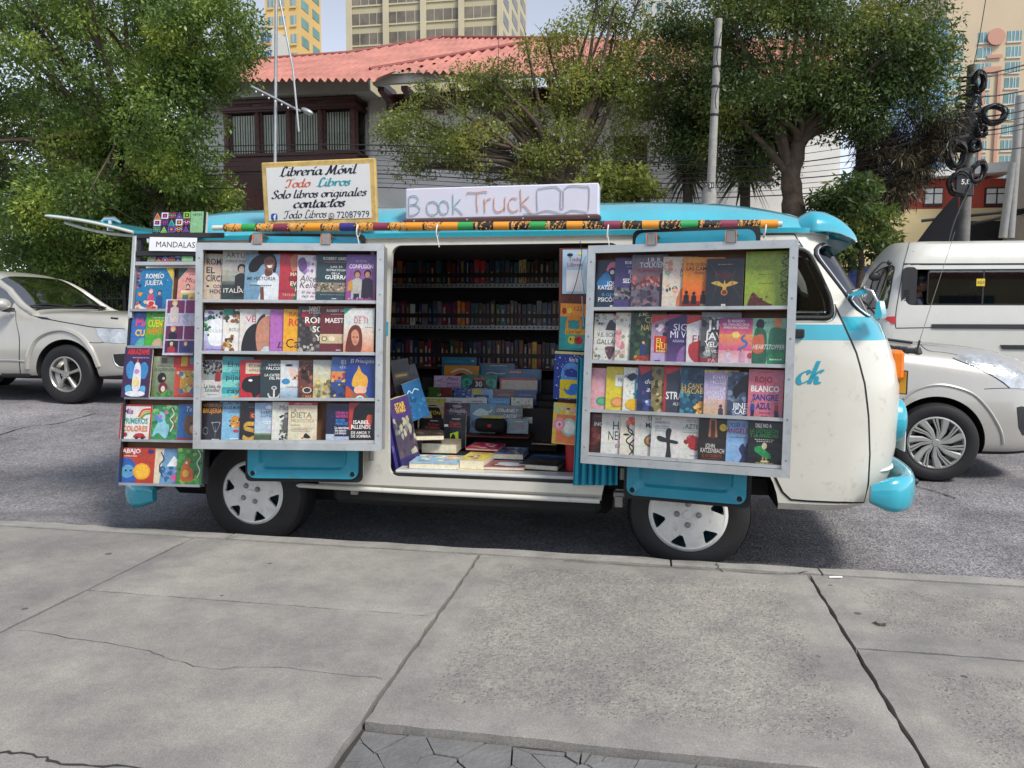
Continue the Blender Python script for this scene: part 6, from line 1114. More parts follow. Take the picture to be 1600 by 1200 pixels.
IN = [ # zx0,zx1,zy0,zy1,Y,label,base,decor
 (465,742,42,190,1.26,'large teal blue book at the back left of the stand','2c6c88',[('L',.1,.6,.2,.06,'4c8ca0'),('E',.9,.2,.05,.06,'7cb0b8')]),
 (482,763,110,250,1.20,'orange book with a white arched title banner','c87c2c',[('W','e8e0d0',.07,(.2,.42),(.4,.22),(.6,.22),(.8,.42)),('C','3c2414',(.3,.6),(.5,.42),(.7,.6),(.6,.9),(.4,.9))]),
 (765,1050,92,240,1.25,'blue book behind the green 30 book','2c5c7c',[('R',0,0,1,.15,'40545c'),('W','c8d4d8',.05,(.2,.55),(.35,.5),(.55,.56),(.8,.5)),('L',.3,.8,.1,.05,'9ab0b8')]),
 (972,1265,138,330,1.22,'wide blue book at the back right with a red tab','2f6c98',[('R',.1,.06,.5,.2,'a03c3c'),('L',.12,.45,.1,.06,'e0b0a8'),('R',.94,0,1,1,'1c4464'),('L',.2,.8,.4,.05,'4c88b0')]),
 (400,620,192,300,1.13,'pink book with a purple handwritten title','c8a0bc',[T('Mamá',.7,.34,.28,'4c2468',.4,'c',0,1),T('siempre',.7,.62,.2,'4c2468',.4,'c',0,1),T('te quiero',.7,.88,.2,'4c2468',.44,'c',0,1),('N',.02,.1,.4,.95,20,.09,['d8b4cc','b484a8','e0c8d8'])]),
 (622,908,186,320,1.12,'dark green book with a big white 30 between green curls','20685c',[('C','15181c',(.3,.4),(.5,.1),(.7,.4),(.76,1),(.24,1)),T('30',.49,.68,.3,'f0ece4',.2,'c',.03),('W','3ca088',.09,(.08,.75),(.06,.35),(.2,.25),(.26,.5),(.16,.6)),('W','3ca088',.09,(.92,.75),(.94,.35),(.8,.25),(.74,.5),(.84,.6)),('R',.36,.16,.64,.3,'b8442c'),T('CAMPEONES',.5,.95,.18,'f0ece4',.5)]),
 (930,1235,212,330,1.12,'red edged pale book with a cream script title','d0b0a0',[('R',0,0,1,.14,'a8343c'),('R',0,0,.05,1,'a8343c'),T('elaborado',.52,.68,.34,'f0e4b0',.76,'c',.01,1),('N',.1,.6,.4,.95,10,.09,['c8c070','e8d8a8'])]),
 (358,545,284,372,1.01,'olive green book with a red brown right half','3c5c24',[('R',.5,0,1,1,'6c2c24'),T('LA',.48,.75,.2,'c8d0a8',.15)]),
 (560,705,290,372,1.0,'blue and white checked book on the second tier','3c5488',[('N',.03,.1,.97,.9,34,.07,['c8d0e0','1c2c54','8094c0'])]),
 (707,880,300,385,1.0,'pale blue book with a yellow left half','7c9cc0',[('R',0,0,.45,.5,'b8a850'),('R',.1,.52,.8,1,'20386c'),('L',.25,.65,.7,.1,'e0e4f0')]),
 (884,1052,300,380,1.0,'mauve brown book on the second tier','6c5054',[('L',.2,.8,.5,.1,'a89090'),('N',0,0,1,.4,14,.09,['7c6064','5c4448'])]),
 (1052,1226,306,425,1.0,'deep blue book at the right end of the second tier','2c4478',[('L',.2,.8,.3,.08,'7c94c0'),('N',0,.4,1,1,12,.1,['3c5c94','20345c'])]),
 (322,490,365,470,.90,'yellow green notebook with a pale band','a8b030',[('R',0,0,1,.12,'d8d8b0'),('L',.25,.6,.2,.08,'e8ecc0'),('R',0,.42,1,1,'7c8428')]),
 (494,664,368,470,.90,'grey card topped notebook beside the yellow green one','c8c4c0',[('L',.25,.8,.25,.08,'6c6864'),('R',0,.42,1,1,'54545c')]),
 (664,830,368,470,.895,'light grey card topped notebook, middle of the stand','b8b8b4',[('L',.25,.8,.25,.08,'6c6864'),('R',0,.42,1,1,'5c6470')]),
 (838,1012,372,470,.90,'bright blue notebook on the third tier','3c8cc0',[('L',.2,.8,.25,.08,'a8d0e8'),('R',0,.45,1,1,'2c6c98')]),
 (1020,1196,370,572,.885,'white illustrated book with thin line drawings','c8c4b4',[('N',.1,.05,.95,.6,26,.05,['8a8474','b89c58','5c6c5c','9c7c4c']),('E',.82,.38,.14,.09,'6c6454'),('E',.82,.38,.1,.06,'b8b09c'),('E',.62,.62,.1,.08,'b08c30'),('R',.5,.5,.55,.95,'8c7430')]),
 (270,480,404,640,.80,'cream arch covered book with gold capitals','a89878',[('C','2c2620',(.12,1),(.12,.4),(.3,.15),(.7,.12),(.9,.4),(.9,1)),('C','c8bca0',(.2,.9),(.22,.45),(.4,.3),(.55,.5),(.4,.9)),T('PLATÓN',.5,.42,.12,'d0a83c',.72),('L',.2,.8,.14,.035,'c8bca0'),('R',0,0,.06,1,'c8b890')]),
 (482,690,410,650,.79,'smoky plum book with white scribbled title','483c48',[('N',0,.0,1,.5,26,.1,['6c5c68','847480','342c38']),T('Fábulas',.5,.32,.12,'d8d0d8',.6,'c',0,1),T('oscuras',.5,.45,.1,'d8d0d8',.5,'c',0,1),('R',0,0,.05,1,'802c34'),('E',.5,.12,.2,.05,'9c8c94')]),
 (690,895,420,650,.78,'grey blue book with pale flying shapes','5c7c90',[('C','a8b8b8',(.1,.35),(.4,.15),(.7,.25),(.9,.15),(.7,.4),(.4,.42)),('C','3c5468',(.1,.6),(.5,.5),(.9,.6),(.8,.9),(.2,.9)),('N',0,0,1,1,16,.08,['6c8ca0','4c6c80'])]),
 (895,1115,430,560,.775,'slate book with slanted white block title','5c666c',[T('CÓRDENES Y',.45,.42,.2,'e8ecec',.8,'c',.02,1),T('CASTIGO',.6,.75,.2,'e8ecec',.6,'c',.02,1),('N',0,.1,1,.95,16,.08,['4c565c','70787c'])]),
 (788,960,510,560,.77,'olive yellow thin book behind the speaker','a89c3c',[('L',.2,.8,.4,.2,'d8cc70')]),
 (300,478,535,645,.73,'black book with red lettering leaning on the pile','22242a',[('L',.4,.75,.15,.05,'c8c8cc'),T('El Caso',.55,.5,.16,'c04c3c',.5,'c',0),T('de Charles',.5,.72,.16,'c04c3c',.64,'c',0)]),
 (990,1162,540,655,.72,'grey blue book with red lettering right of the speaker','6c7c84',[('L',.4,.75,.15,.05,'d8dcdc'),T('El Caso',.55,.5,.16,'a04440',.5,'c',0),T('de Charles',.5,.72,.16,'a04440',.64,'c',0)]),
 (482,655,505,770,.66,'black book with red title and lime green picture','20252c',[T('Dagón',.5,.31,.1,'c83c34',.5,'c',0),T('y otros cuentos',.5,.38,.05,'c83c34',.6,'c',0),('L',.35,.75,.12,.03,'c8ccd0'),('P','9cb82c',(.28,.58),(.66,.5),(.68,.8),(.28,.82)),('C','20252c',(.3,.72),(.4,.58),(.52,.66),(.5,.8),(.32,.8)),('R',.0,.3,.18,.37,'d8d8dc')]),
]
for i, (x0, x1, y0, y1, Y, lab, base, dec) in enumerate(IN):
    a = A(*ipx(x0, y1), Y); b = A(*ipx(x1, y0), Y+.02)
    a2 = A(*ipx(x1, y1), Y)
    BR[0] = 1.6; put_book(book_mesh(a2.x-a.x, b.z-a.z, .016, base, dec), Matrix.Translation((a.x, Y, a.z)) @ Matrix.Rotation(R_(-7), 4, 'X'), lab, 'book', 'face-out books on the inner stand')
BR[0] = 1.15
# speaker
p = A(*ipx(860, 645), .69); a = A(*ipx(740, 600), .69); b = A(*ipx(985, 600), .69)
s = thing('portable_speaker', 'black cylindrical portable speaker with a small red badge on the inner stand', 'speaker', (p.x, p.y, p.z)); sLo = Vector((-p.x, -p.y, -p.z)); r_ = .043; L_ = (b.x-a.x)/2
mb = MB(); mb.lathe([(0, -L_), (r_*.6, -L_+.001), (r_*.9, -L_+.008), (r_, -L_+.02), (r_, L_-.02), (r_*.9, L_-.008), (r_*.6, L_-.001), (0, L_)], pm('speaker_mesh', (.012, .013, .015), .8, 0, .3, 60, .5, 400), (p.x, p.y, p.z+r_), 'x', 28); mb.build('body', s, .8, sLo)
mb = MB(); mb.box(p.x-.013, p.x+.013, p.y-r_-.003, p.y-r_+.004, p.z+r_-.008, p.z+r_+.012, M['red'], .003); mb.build('badge', s, .6, sLo)
# lying books near the door
def lying(px, Y, w, d, t, yaw, lab, base, dec, spine=None, tilt=0, z=None, hard=True):
    q = A(*ipx(*px), Y); me = book_mesh(w, d, t, base, dec, spine, hard)
    zz = q.z if z is None else z
    X = Matrix.Translation((q.x, Y, zz+t)) @ Matrix.Rotation(yaw, 4, 'Z') @ Matrix.Rotation(R_(-90)+tilt, 4, 'X')
    o = put_book(me, X, lab, 'book', 'books lying inside the door'); return q.x, zz
FL = .486
def fpx(zx, zy, z=FL): return AZ(*ipx(zx, zy), z)
def lay(px, z, w, d, t, yaw, lab, base, dec, spine=None):
    q = AZ(*ipx(*px), z); put_book(book_mesh(w, d, t, base, dec, spine, True), Matrix.Translation((q.x, q.y, z+t)) @ Matrix.Rotation(yaw, 4, 'Z') @ Matrix.Rotation(R_(-90), 4, 'X'), lab, 'book', 'books lying inside the door')
mb = MB(); mb.box(.83, 1.99, .151, .66, .4525, .4845, M['inner']); vb(mb, 'floor_board')
lay((205, 938), FL, .27, .24, .034, R_(3), 'white paged picture book lying nearest the door on the left', '8cb0c8', [('N', .1, .1, .9, .8, 22, .12, ['d8a04c', 'e8d8b0', 'c8703c', 'f0ece0', '5c9cc8'])])
lay((610, 938), FL, .138, .21, .055, R_(-4), 'thick cream paged paperback lying with yellow and purple cover', 'd0bc54', [('N', .05, .3, .95, .95, 30, .1, ['6c4c8c', 'e8dc8c', 'c89c3c', '8c6cb0']), ('L', .15, .85, .12, .06, '7c2c3c')])
lay((806, 948), FL, .22, .18, .02, R_(2), 'flat maroon book with a pale snowy picture', '7c3848', [('C', 'b8ccd4', (.3, .4), (.6, .3), (.95, .5), (.8, .85), (.4, .8)), ('N', .3, .4, .9, .8, 10, .07, ['d8e4e8', '8ca8b8'])])
lay((886, 862), FL+.021, .168, .22, .034, R_(0), 'blue comic book with a pale page edge lying on the maroon one', '2c5c8c', [('N', .05, .05, .95, .95, 34, .11, ['c8444c', '3c7cb8', 'e8c870', '1c2c4c', 'a8c8e0']), ('L', .15, .85, .1, .07, 'e8e0d0')])
lay((1092, 940), FL, .215, .30, .028, R_(-7), 'big dark blue dinosaur book lying at the right', '20385c', [('G', 0, 0, 1, .55, '2c5c98', '1c3050'), ('R', 0, .62, 1, 1, '2a2824'), ('C', '4c3c34', (.1, .6), (.3, .4), (.5, .5), (.7, .35), (.95, .5), (.9, .75), (.3, .8)), ('N', .1, .4, .9, .8, 16, .07, ['8c4c3c', '1c1c20', '5c6c7c']), T('DINOSAURIOS', .5, .16, .09, '9cc0e0', .84)])
lay((660, 790), FL+.057, .19, .2, .014, R_(-3), 'crimson and pink comic lying behind the cream paged paperback', 'b02c54', [('N', .05, .05, .95, .95, 30, .11, ['e0588c', 'f0c8d0', '5c2c5c', 'e8b040'])])
lay((305, 812), FL+.036, .205, .17, .058, R_(4), 'thick closed novel with bare cream pages toward the door', '8c8474', [('N', 0, 0, 1, 1, 10, .1, ['9c947c'])])
lay((215, 715), FL+.12, .19, .19, .03, R_(18), 'dark covered novel lying crooked on top of the pile', '3c3230', [('N', 0, 0, 1, 1, 20, .1, ['5c4c44', '2c2422', '7c6c5c'])])
mb = MB(); q = fpx(215, 720, FL+.06); mb.box(q.x+.0, q.x+.2, q.y+.03, q.y+.2, FL, FL+.119, M['inner'], .004); tag(mb.build('storage_box'), 'dark low box under the crooked novel inside the van', 'box')
lay((1240, 690), FL+.03, .15, .17, .03, R_(-6), 'black book with large pale numerals at the far right of the floor', '1c1e22', [T('5', .6, .5, .3, 'c8ccd0', .2), T('EL', .5, .85, .2, 'c8ccd0', .4)])
lay((1190, 745), FL+.03, .16, .1, .012, R_(-5), 'thin red brown book behind the dinosaur book', '5c2c2c', [('N', 0, 0, 1, 1, 14, .1, ['8c4c44', '3c1c1c', 'b89c8c'])])
mb = MB(); q = AZ(*ipx(1480, 965), FL); mb.lathe([(0, 0), (.045, 0), (.052, .17), (.047, .17), (.04, .01)], M['red'], (q.x+.03, q.y+.06, FL), 'z', 24); tag(mb.build('red_bucket', None, .6), 'red plastic bucket on the van floor beside the cyan curtain', 'bucket')
# comics leaning on the left door post
def lean(px, Y, w, h, t, rot, yaw, lab, base, dec, spine):
    q = A(*ipx(*px), Y); put_book(book_mesh(w, h, t, base, dec, spine), Matrix.Translation(q) @ Matrix.Rotation(yaw, 4, 'Z') @ Matrix.Rotation(rot, 4, 'Y') @ Matrix.Rotation(R_(-6), 4, 'X'), lab, 'book', 'comics leaning inside the left door post')
lean((150, 965), .14, .15, .41, .022, R_(-9), R_(62), 'purple comic standing upright against the left door post', '4c4454', [('R', 0, 0, 1, .3, '4a3c6c'), T('STAR', .5, .14, .07, 'd8b030', .5, 'c', .03), T('WARS', .5, .21, .07, 'd8b030', .5, 'c', .03), ('N', .05, .3, .95, .8, 30, .1, ['6c7474', '8c9484', '3c3c44', 'a8a08c', '5c4c5c']), ('R', 0, .82, 1, 1, '3c3460')], '3c3488')
lean((100, 965), .13, .15, .40, .022, R_(-9), R_(66), 'second purple comic tucked behind the upright one', '3c3870', [('N', .0, .1, .95, .9, 20, .1, ['5c5490', '2c2850'])], '342c7c')
lean((235, 560), .40, .12, .23, .014, R_(-16), R_(45), 'blue book with red spine leaning behind the comics', '2c6494', [('W', 'b8d4e8', .035, (.15, .28), (.3, .22), (.4, .3), (.6, .22), (.8, .28)), ('N', 0, .4, 1, 1, 14, .1, ['3c7cac', '204c74'])], 'a02c34')
lean((90, 330), .55, .11, .2, .012, R_(-8), R_(25), 'black and gold book leaning by the left door post', '1c1a18', [('R', .1, .4, .9, .6, '5c4820'), ('L', .18, .82, .46, .07, 'd8b050')], '1c1a18')
lean((190, 300), .62, .09, .14, .012, R_(-16), R_(22), 'grey book with pink spine leaning by the left door post', '3c444c', [('R', 0, 0, .12, 1, 'b0446c'), ('N', .2, .1, .9, .9, 14, .1, ['4c5c68', '2c343c'])], 'b0446c')
# board with poster and baby books on the right of the doorway
mb = MB(); a = A(874, 388, .10); b = A(922, 660, .10); mb.box(a.x, 2.02, .095, .11, b.z, a.z, M['redwood'], .002); vb(mb, 'side_board')
mb = MB(); a = A(879, 390, .085); b = A(917, 459, .085)
mb.X = Matrix.Translation((a.x, .09, b.z)); pw, ph = b.x-a.x, a.z-b.z
mb.box(0, pw, 0, .003, 0, ph, pm('poster_blue', (.38, .52, .66), .5, 0, .1), 0); mb.box(pw*.16, pw*.84, -.001, .0, ph*.05, ph*.54, pm('white_card', (.72, .72, .74), .7))
text(mb, 'Todo', pw*.5, ph*.74, ph*.09, lambda p, q: (p, -.001, q), pm('poster_red', (.45, .12, .12), .5), w=pw*.5); text(mb, 'Libros', pw*.5, ph*.62, ph*.09, lambda p, q: (p, -.001, q), MATS['poster_red'], w=pw*.6); mb.ell((pw*.3, -.0005, ph*.88), (pw*.12, .0008, ph*.04), M['navy']); mb.ell((pw*.7, -.0005, ph*.9), (pw*.1, .0008, ph*.03), M['yplastic'])
tag(mb.build('poster'), 'pale blue payment poster with a blank white square on the red brown board', 'poster')
def hang(x0, y0, x1, y1, lab, base, dec, rot=0):
    f = lambda zx, zy: (860+zx/3.077, 380+zy/3.077); a = A(*f(x0, y1), .06); b = A(*f(x1, y0), .06)
    put_book(book_mesh(b.x-a.x, b.z-a.z, .02, base, dec), Matrix.Translation((a.x, .06, a.z)) @ Matrix.Rotation(rot, 4, 'Y'), lab, 'baby book', 'baby books hanging on the side board')
hang(40, 288, 168, 512, 'teal and orange baby book pack with ladybirds', '2f9094', [('R', 0, 0, 1, .28, 'e08c30'), ('E', .15, .16, .09, .07, 'a82c24'), ('E', .34, .15, .1, .06, 'e0c030'), T('1,2,3', .68, .14, .08, '8c2c24', .3), ('W', 'e08c30', .11, (.28, .6), (.3, .36), (.5, .3), (.75, .34), (.8, .56)), ('R', .22, .54, .96, .66, 'e0a030'), T('¿Qué hay?', .55, .63, .07, '8c4c1c', .6), ('R', .22, .66, .96, .96, '2fa0a0'), ('E', .48, .78, .15, .09, 'd8c83c'), ('E', .75, .78, .17, .09, 'b82c2c'), ('E', .44, .76, .03, .03, '1c1c1c'), ('E', .72, .76, .03, .02, '1c1c1c')], R_(2))
hang(12, 520, 155, 748, 'blue spotted baby book pack with a whale on yellow', '243c8c', [('N', 0, .03, 1, 1, 50, .022, ['c8d4f0']), ('R', 0, 0, 1, .05, 'd8c87c'), T('Baby bath', .7, .2, .08, 'd8e0f4', .4), ('W', '5c94d8', .12, (.3, .55), (.34, .36), (.58, .28), (.82, .36), (.88, .55)), ('R', .26, .52, .94, .6, '4c8cd8'), ('R', .22, .58, .95, .97, 'dcc020'), ('C', '2f78c8', (.36, .76), (.5, .8), (.6, .68), (.78, .66), (.88, .76), (.8, .88), (.55, .9), (.4, .84)), ('E', .78, .76, .02, .015, '14203c')], R_(2))
hang(5, 768, 150, 962, 'orange and yellow baby book pack with a pink teether', 'd8b84c', [('N', 0, 0, 1, .3, 14, .08, ['e8a0b0', '8cc8b8', 'f0d878']), ('E', .5, .13, .06, .02, '20202c'), ('R', .12, .28, .96, .97, 'e8784c'), ('E', .56, .58, .27, .22, '9cc8bc'), ('E', .56, .58, .2, .16, 'e8e4d8'), ('E', .22, .52, .2, .16, 'e88ca0'), ('E', .22, .52, .1, .08, 'f4c8d0'), ('C', 'd04c5c', (.18, .52), (.24, .48), (.28, .52), (.24, .58))], R_(3))
mb = MB(); g = lambda zx, zy: A(860+zx/3.077, 380+zy/3.077, .0)
mb.tube([g(152, 255), g(156, 330), g(160, 395), g(158, 400)], .004, M['galv'], 6); tag(mb.build('wall_hook', None, .9), 'thin white metal hook beside the baby book packs', 'hook')
mb = MB(); mb.tube(catmull([g(142, -10), g(150, 60), g(120, 200), g(92, 265), (g(88, 275))], 6), .002, M['cable'], 5); mb.tube(catmull([g(172, 60), g(150, 130), g(165, 250)], 6), .0015, M['cyan_in'], 5); tag(mb.build('hanging_wire', None, .9), 'thin dark wire hanging in front of the poster', 'wire')
# cyan curtain
mb = MB(); vs = []; n = 40
for i in range(n+1):
    t = i/n; 
    for j, v in enumerate((560, 640, 700, 758)):
        u = 903+62*t+(-8*(j/3)*(1-t)); p = A(u, v, -.02+.022*math.sin(i*1.05+.3*j)+.01*math.sin(i*.4)); vs.append(p)
mb.add(vs, [(i*4+j, i*4+4+j, i*4+5+j, i*4+1+j) for i in range(n) for j in range(3)], M['cloth']); me = mb.mesh('curtain', 1.2)
o = bpy.data.objects.new('t', me); scene.collection.objects.link(o); md = o.modifiers.new('s', 'SOLIDIFY'); md.thickness = .003; dg = bpy.context.evaluated_depsgraph_get(); dg.update(); me2 = bpy.data.meshes.new_from_object(o.evaluated_get(dg)); bpy.data.objects.remove(o)
tag(O('curtain', me2), 'cyan cloth curtain bunched at the right of the doorway', 'curtain')
# ------------------------------------------------------------------ signs on the roof
Ys = .06
a = A(413, 353, Ys); b = A(588, 248, Ys); w, h = b.x-a.x, b.z-a.z
sg = thing('roof_sign', 'white roof sign board with worn yellow frame and script lettering', 'sign', (a.x+w/2, Ys, a.z)); sg.rotation_euler = (R_(2.5), R_(-.6), 0)
mb = MB(); mb.box(-w/2, w/2, 0, .03, 0, h, pm('worn_yellow_frame', (.52, .36, .12), .6, 0, .35, 12, .2, 40), .006); mb.build('sign_frame', sg, .6)
mb = MB(); mb.box(-w/2+.03, w/2-.03, -.003, .004, .03, h-.03, pm('sign_white', (.66, .67, .66), .4, 0, .06, 4)); mb.build('sign_board', sg)
ink = pm('sign_navy', (.01, .014, .035), .5); ored = pm('sign_orange', (.6, .12, .06), .5); teal = pm('sign_teal', (.02, .28, .36), .5)
f = lambda x, z: (x, -.0042, z)
mb = MB(); wi = w-.06
script_text(mb, 'Librería Móvil', 0, h*.775, h*.078, f, ink, wi*.74, .24, .06)
script_text(mb, 'Todo', -wi*.2, h*.595, h*.072, f, ored, wi*.24, .22, .07); script_text(mb, 'Libros', wi*.15, h*.595, h*.072, f, teal, wi*.32, .24, .07)
script_text(mb, 'Solo libros originales', 0, h*.43, h*.07, f, ink, wi*.92, .22, .06)
script_text(mb, 'contactos', 0, h*.275, h*.08, f, ink, wi*.5, .26, .06)
script_text(mb, 'Todo Libros', -wi*.14, h*.115, h*.068, f, ink, wi*.42, .16, .05)
text(mb, '72087979', wi*.5-.01, h*.1, h*.1, f, ink, w=wi*.31, align='r', bold=0)
mb.prism(rrect(-wi/2+.015, -wi/2+.015+h*.11, h*.09, h*.20, .012), -.0045, -.001, pm('badge_blue', (.015, .09, .38), .4))
text(mb, 'f', -wi/2+.015+h*.066, h*.093, h*.085, lambda x, z: (x, -.0055, z), M['white'], bold=.05)
c = (wi*.12, h*.135); R0 = h*.044
P = [(c[0]+R0*math.cos(t*math.pi/12), -.005, c[1]+R0*math.sin(t*math.pi/12)) for t in range(25)]; mb.tube(P, .0012, ink, 5, False); mb.tube([(c[0]-R0*.7, -.005, c[1]-R0*.7), (c[0]-R0*1.15, -.005, c[1]-R0*1.15), (c[0]-R0*.3, -.005, c[1]-R0*.95)], .002, ink, 5)
mb.tube(catmull([(c[0]-R0*.35, -.005, c[1]+R0*.4), (c[0]-R0*.2, -.005, c[1]-.1*R0), (c[0]+R0*.4, -.005, c[1]-R0*.4)], 5), .0018, ink, 5); mb.build('lettering', sg)
mb = MB(); mb.box(-w/2+.1, -w/2+.13, .031, .05, -.06, h*.8, M['steel']); mb.box(w/2-.13, w/2-.1, .031, .05, -.06, h*.8, M['steel']); mb.build('support', sg)
# box sign with neon-rope lettering
Yb = .10; a = A(634, 343, Yb); b = A(936, 287, Yb); w, h = b.x-a.x, b.z-a.z
bs = thing('box_sign', 'white box sign with thin rope lettering reading Book Truck and an open book', 'sign', (a.x, Yb, a.z)); bs.rotation_euler = (0, R_(-.3), 0)
acr = pm('white_acrylic', (.6, .6, .7), .35, 0, .04, 3)
mb = MB(); mb.box(0, w, 0, .12, .0, h, acr, .006); mb.build('sign_box', bs, .6)
mb = MB(); mb.box(-.012, w+.012, -.012, .13, -.022, -.001, pm('brown_rail', (.08, .03, .025), .5), .004); mb.build('base_rail', bs, .6)
mb = MB()
for x in (.05, w*.33, w*.62, w-.05): mb.lathe([(0, -.003), (.005, -.002), (.006, 0)], M['chrome'], (x, -.0125, -.011), n=8)
mb.build('screw', bs)
rt_, ro_, rg = pm('rope_teal', (.24, .4, .46), .5), pm('rope_orange', (.62, .3, .18), .5), pm('rope_grey', (.46, .46, .5), .5)
def rope(zp, m, r=.0021):          # points given on the 1600x449 close-up of the sign: box face spans x 690-1530, y 160-315
    pts = catmull([((x-690)/840*w, -.005, (318-y)/158*h) for x, y in zp], 6); mbx.tube(pts, r, m, 6)
mbx = MB()
for zp in ([(708, 205), (706, 295)], [(706, 203), (735, 197), (750, 215), (735, 238), (712, 242)], [(712, 242), (745, 246), (756, 270), (735, 293), (706, 296)], [(820, 228), (795, 235), (787, 262), (797, 290), (820, 296), (838, 280), (838, 245), (820, 228)], [(862, 226), (846, 240), (845, 272), (858, 292), (878, 288), (886, 262), (880, 236), (862, 226)], [(905, 195), (907, 295)], [(938, 222), (910, 258), (925, 270), (948, 298)]): rope(zp, rt_)
mbx.build('letter_rope', bs, .9); mbx = MB()
for zp in ([(968, 196), (972, 188), (1010, 190), (1045, 186), (1056, 190)], [(1012, 190), (1010, 240), (1014, 288)], [(1044, 222), (1046, 290)], [(1046, 250), (1056, 228), (1072, 222)], [(1086, 220), (1086, 270), (1100, 288), (1120, 284), (1132, 262)], [(1134, 216), (1132, 286)], [(1186, 226), (1166, 222), (1150, 242), (1152, 276), (1170, 290), (1190, 282)], [(1200, 182), (1204, 286)], [(1236, 218), (1206, 252), (1222, 266), (1246, 300)]): rope(zp, ro_)
mbx.build('letter_rope', bs, .9); mbx = MB()
for zp in ([(1372, 190), (1350, 172), (1290, 178), (1272, 190), (1274, 290)], [(1384, 190), (1410, 170), (1470, 175), (1492, 186), (1490, 290)], [(1374, 190), (1372, 270), (1378, 280), (1384, 270), (1384, 190)], [(1268, 302), (1310, 288), (1350, 296), (1380, 306), (1420, 290), (1470, 298), (1485, 306)], [(1210, 305), (1240, 300), (1275, 302)]): rope(zp, rg)
mbx.build('book_rope', bs, .9)
# striped pole lashed along the gutter
pa, pb = A(333, 356, -.03), A(1222, 350, -.03); d = pb-pa; Ln = d.length
pl = thing('striped_pole', 'long rolled pole striped in green orange maroon and black pattern along the gutter', 'pole', pa)
mb = MB(); q = d.normalized(); mb.tube([(0, 0, 0), d], .014, pm('pole_end_white', (.6, .58, .52), .5)); mb.build('core', pl, .9)
mb = MB(); segs = []; x = .07; pc = {'g': pm('band_green', (.03, .3, .07), .6), 'o': pm('band_orange', (.72, .28, .02), .6), 'm': pm('band_maroon', (.22, .03, .06), .6), 'n': pm('band_blue', (.03, .03, .2), .6), 'k': pm('band_black', (.02, .017, .015), .6), 't': pm('band_tan', (.55, .3, .1), .6)}
seq = 'pgpmpopnpmpopogpopgpopmpopgpmpogpopgpmpog'; i = 0
L0 = (Ln-.1)/30
k = 0
while x < Ln-.05 and k < len(seq):
    ch = seq[k]; k += 1
    if ch == 'p':
        for s in range(9):
            l = L0*1.1/9; mb.tube([q*x, q*(x+l*.98)], .0205, pc['kttkoktko'[s] if (s+k) % 2 else 'kokt'[s % 4]], 12)
            for t in range(4):
                aa = rnd.random()*6.28; mid = q*(x+l*.5); up_ = Vector((0, -math.cos(aa), math.sin(aa))); mb.tube([mid-q*l*.45+up_*.0205, mid+q*l*.45+up_.lerp(Vector((0, -math.cos(aa+1.2), math.sin(aa+1.2))), 1)*.0205], .004, pc[rnd.choice('kot')], 5)
            x += l
    else: mb.tube([q*x, q*(x+L0*.85)], .0215, pc[ch], 12); x += L0*.85
mb.build('striped_wrap', pl, .9)
for u in (560, 684, 950, 1195):
    p = A(u, 356, -.03); mb = MB(); P = [Vector((p.x+.004*math.sin(t), p.y+.026*math.cos(t), p.z-.012+.034*math.sin(t))) for t in [i*math.pi/8 for i in range(17)]]; mb.tube(P, .0035, M['white'], 6, False); mb.tube([p+Vector((0, -.02, -.04)), p+Vector((.01, -.01, -.1))], .0025, M['white'], 5)
    tag(mb.build('lashing', None, .9), {560: 'white string lashing on the striped pole below the white sign board', 684: 'white string lashing on the striped pole between both roof signs', 950: 'white string lashing on the striped pole just right of the box sign', 1195: 'white string lashing near the right end of the striped pole'}[u], 'string')
# ------------------------------------------------------------------ cars
def car(name, label, X, secs, mats, wheels, ws, glassf, lv=2):
    """secs: stations along the length, each (x, [(halfwidth, z) x 9 from sill to roof centre]); X places it"""
    root = thing(name, label, 'car'); root.matrix_world = X
    mb = MB(); mb.slots = list(mats); ns = len(secs); vs = []
    for x, pr in secs:
        L = [(x+(p[2] if len(p) > 2 else 0), -p[0], p[1]) for p in pr]; Rr = [(q[0], -q[1], q[2]) for q in L]
        vs += L+Rr[::-1][1:]
    k = len(secs[0][1])*2-1; fs = []; mi = []
    for i in range(ns-1):
        for j in range(k-1):
            fs.append((i*k+j, (i+1)*k+j, (i+1)*k+j+1, i*k+j+1)); jj = min(j, k-2-j); mi.append(glassf(i, jj))
        fs.append((i*k+k-1, (i+1)*k+k-1, (i+1)*k, i*k)); mi.append(2)
    fs.append(tuple(range(k))); mi.append(0); fs.append(tuple((ns-1)*k+j for j in range(k-1, -1, -1))); mi.append(0)
    mb.v = [Vector(v) for v in vs]; mb.f = [list(f) for f in fs]; mb.m = mi; mb.c = [None]*len(fs)
    me = subsurf(mb.mesh('b'), lv)
    for (wx, wz, r) in wheels:
        for s in (-1, 1):
            c = MB(); c.slots = list(mats); hw = 1.2; pr = [(wx+r*math.cos(t*math.pi/28), wz+r*math.sin(t*math.pi/28)) for t in range(56)]
            c.prism(pr, s*.52, s*1.3, mats[2]); c.m = [2]*len(c.m); me = boolean(me, [c.mesh('c')])
    sharpen(me, .6)
    return root, me
def sec(x, *p): return (x, list(p))
def finish(root, me, name='body'):
    b = O(name, me, root); return b
def wb(me, X): return bvh_of(me, X)
CM = [M['silver2'], GLASS, M['under'], M['black']]
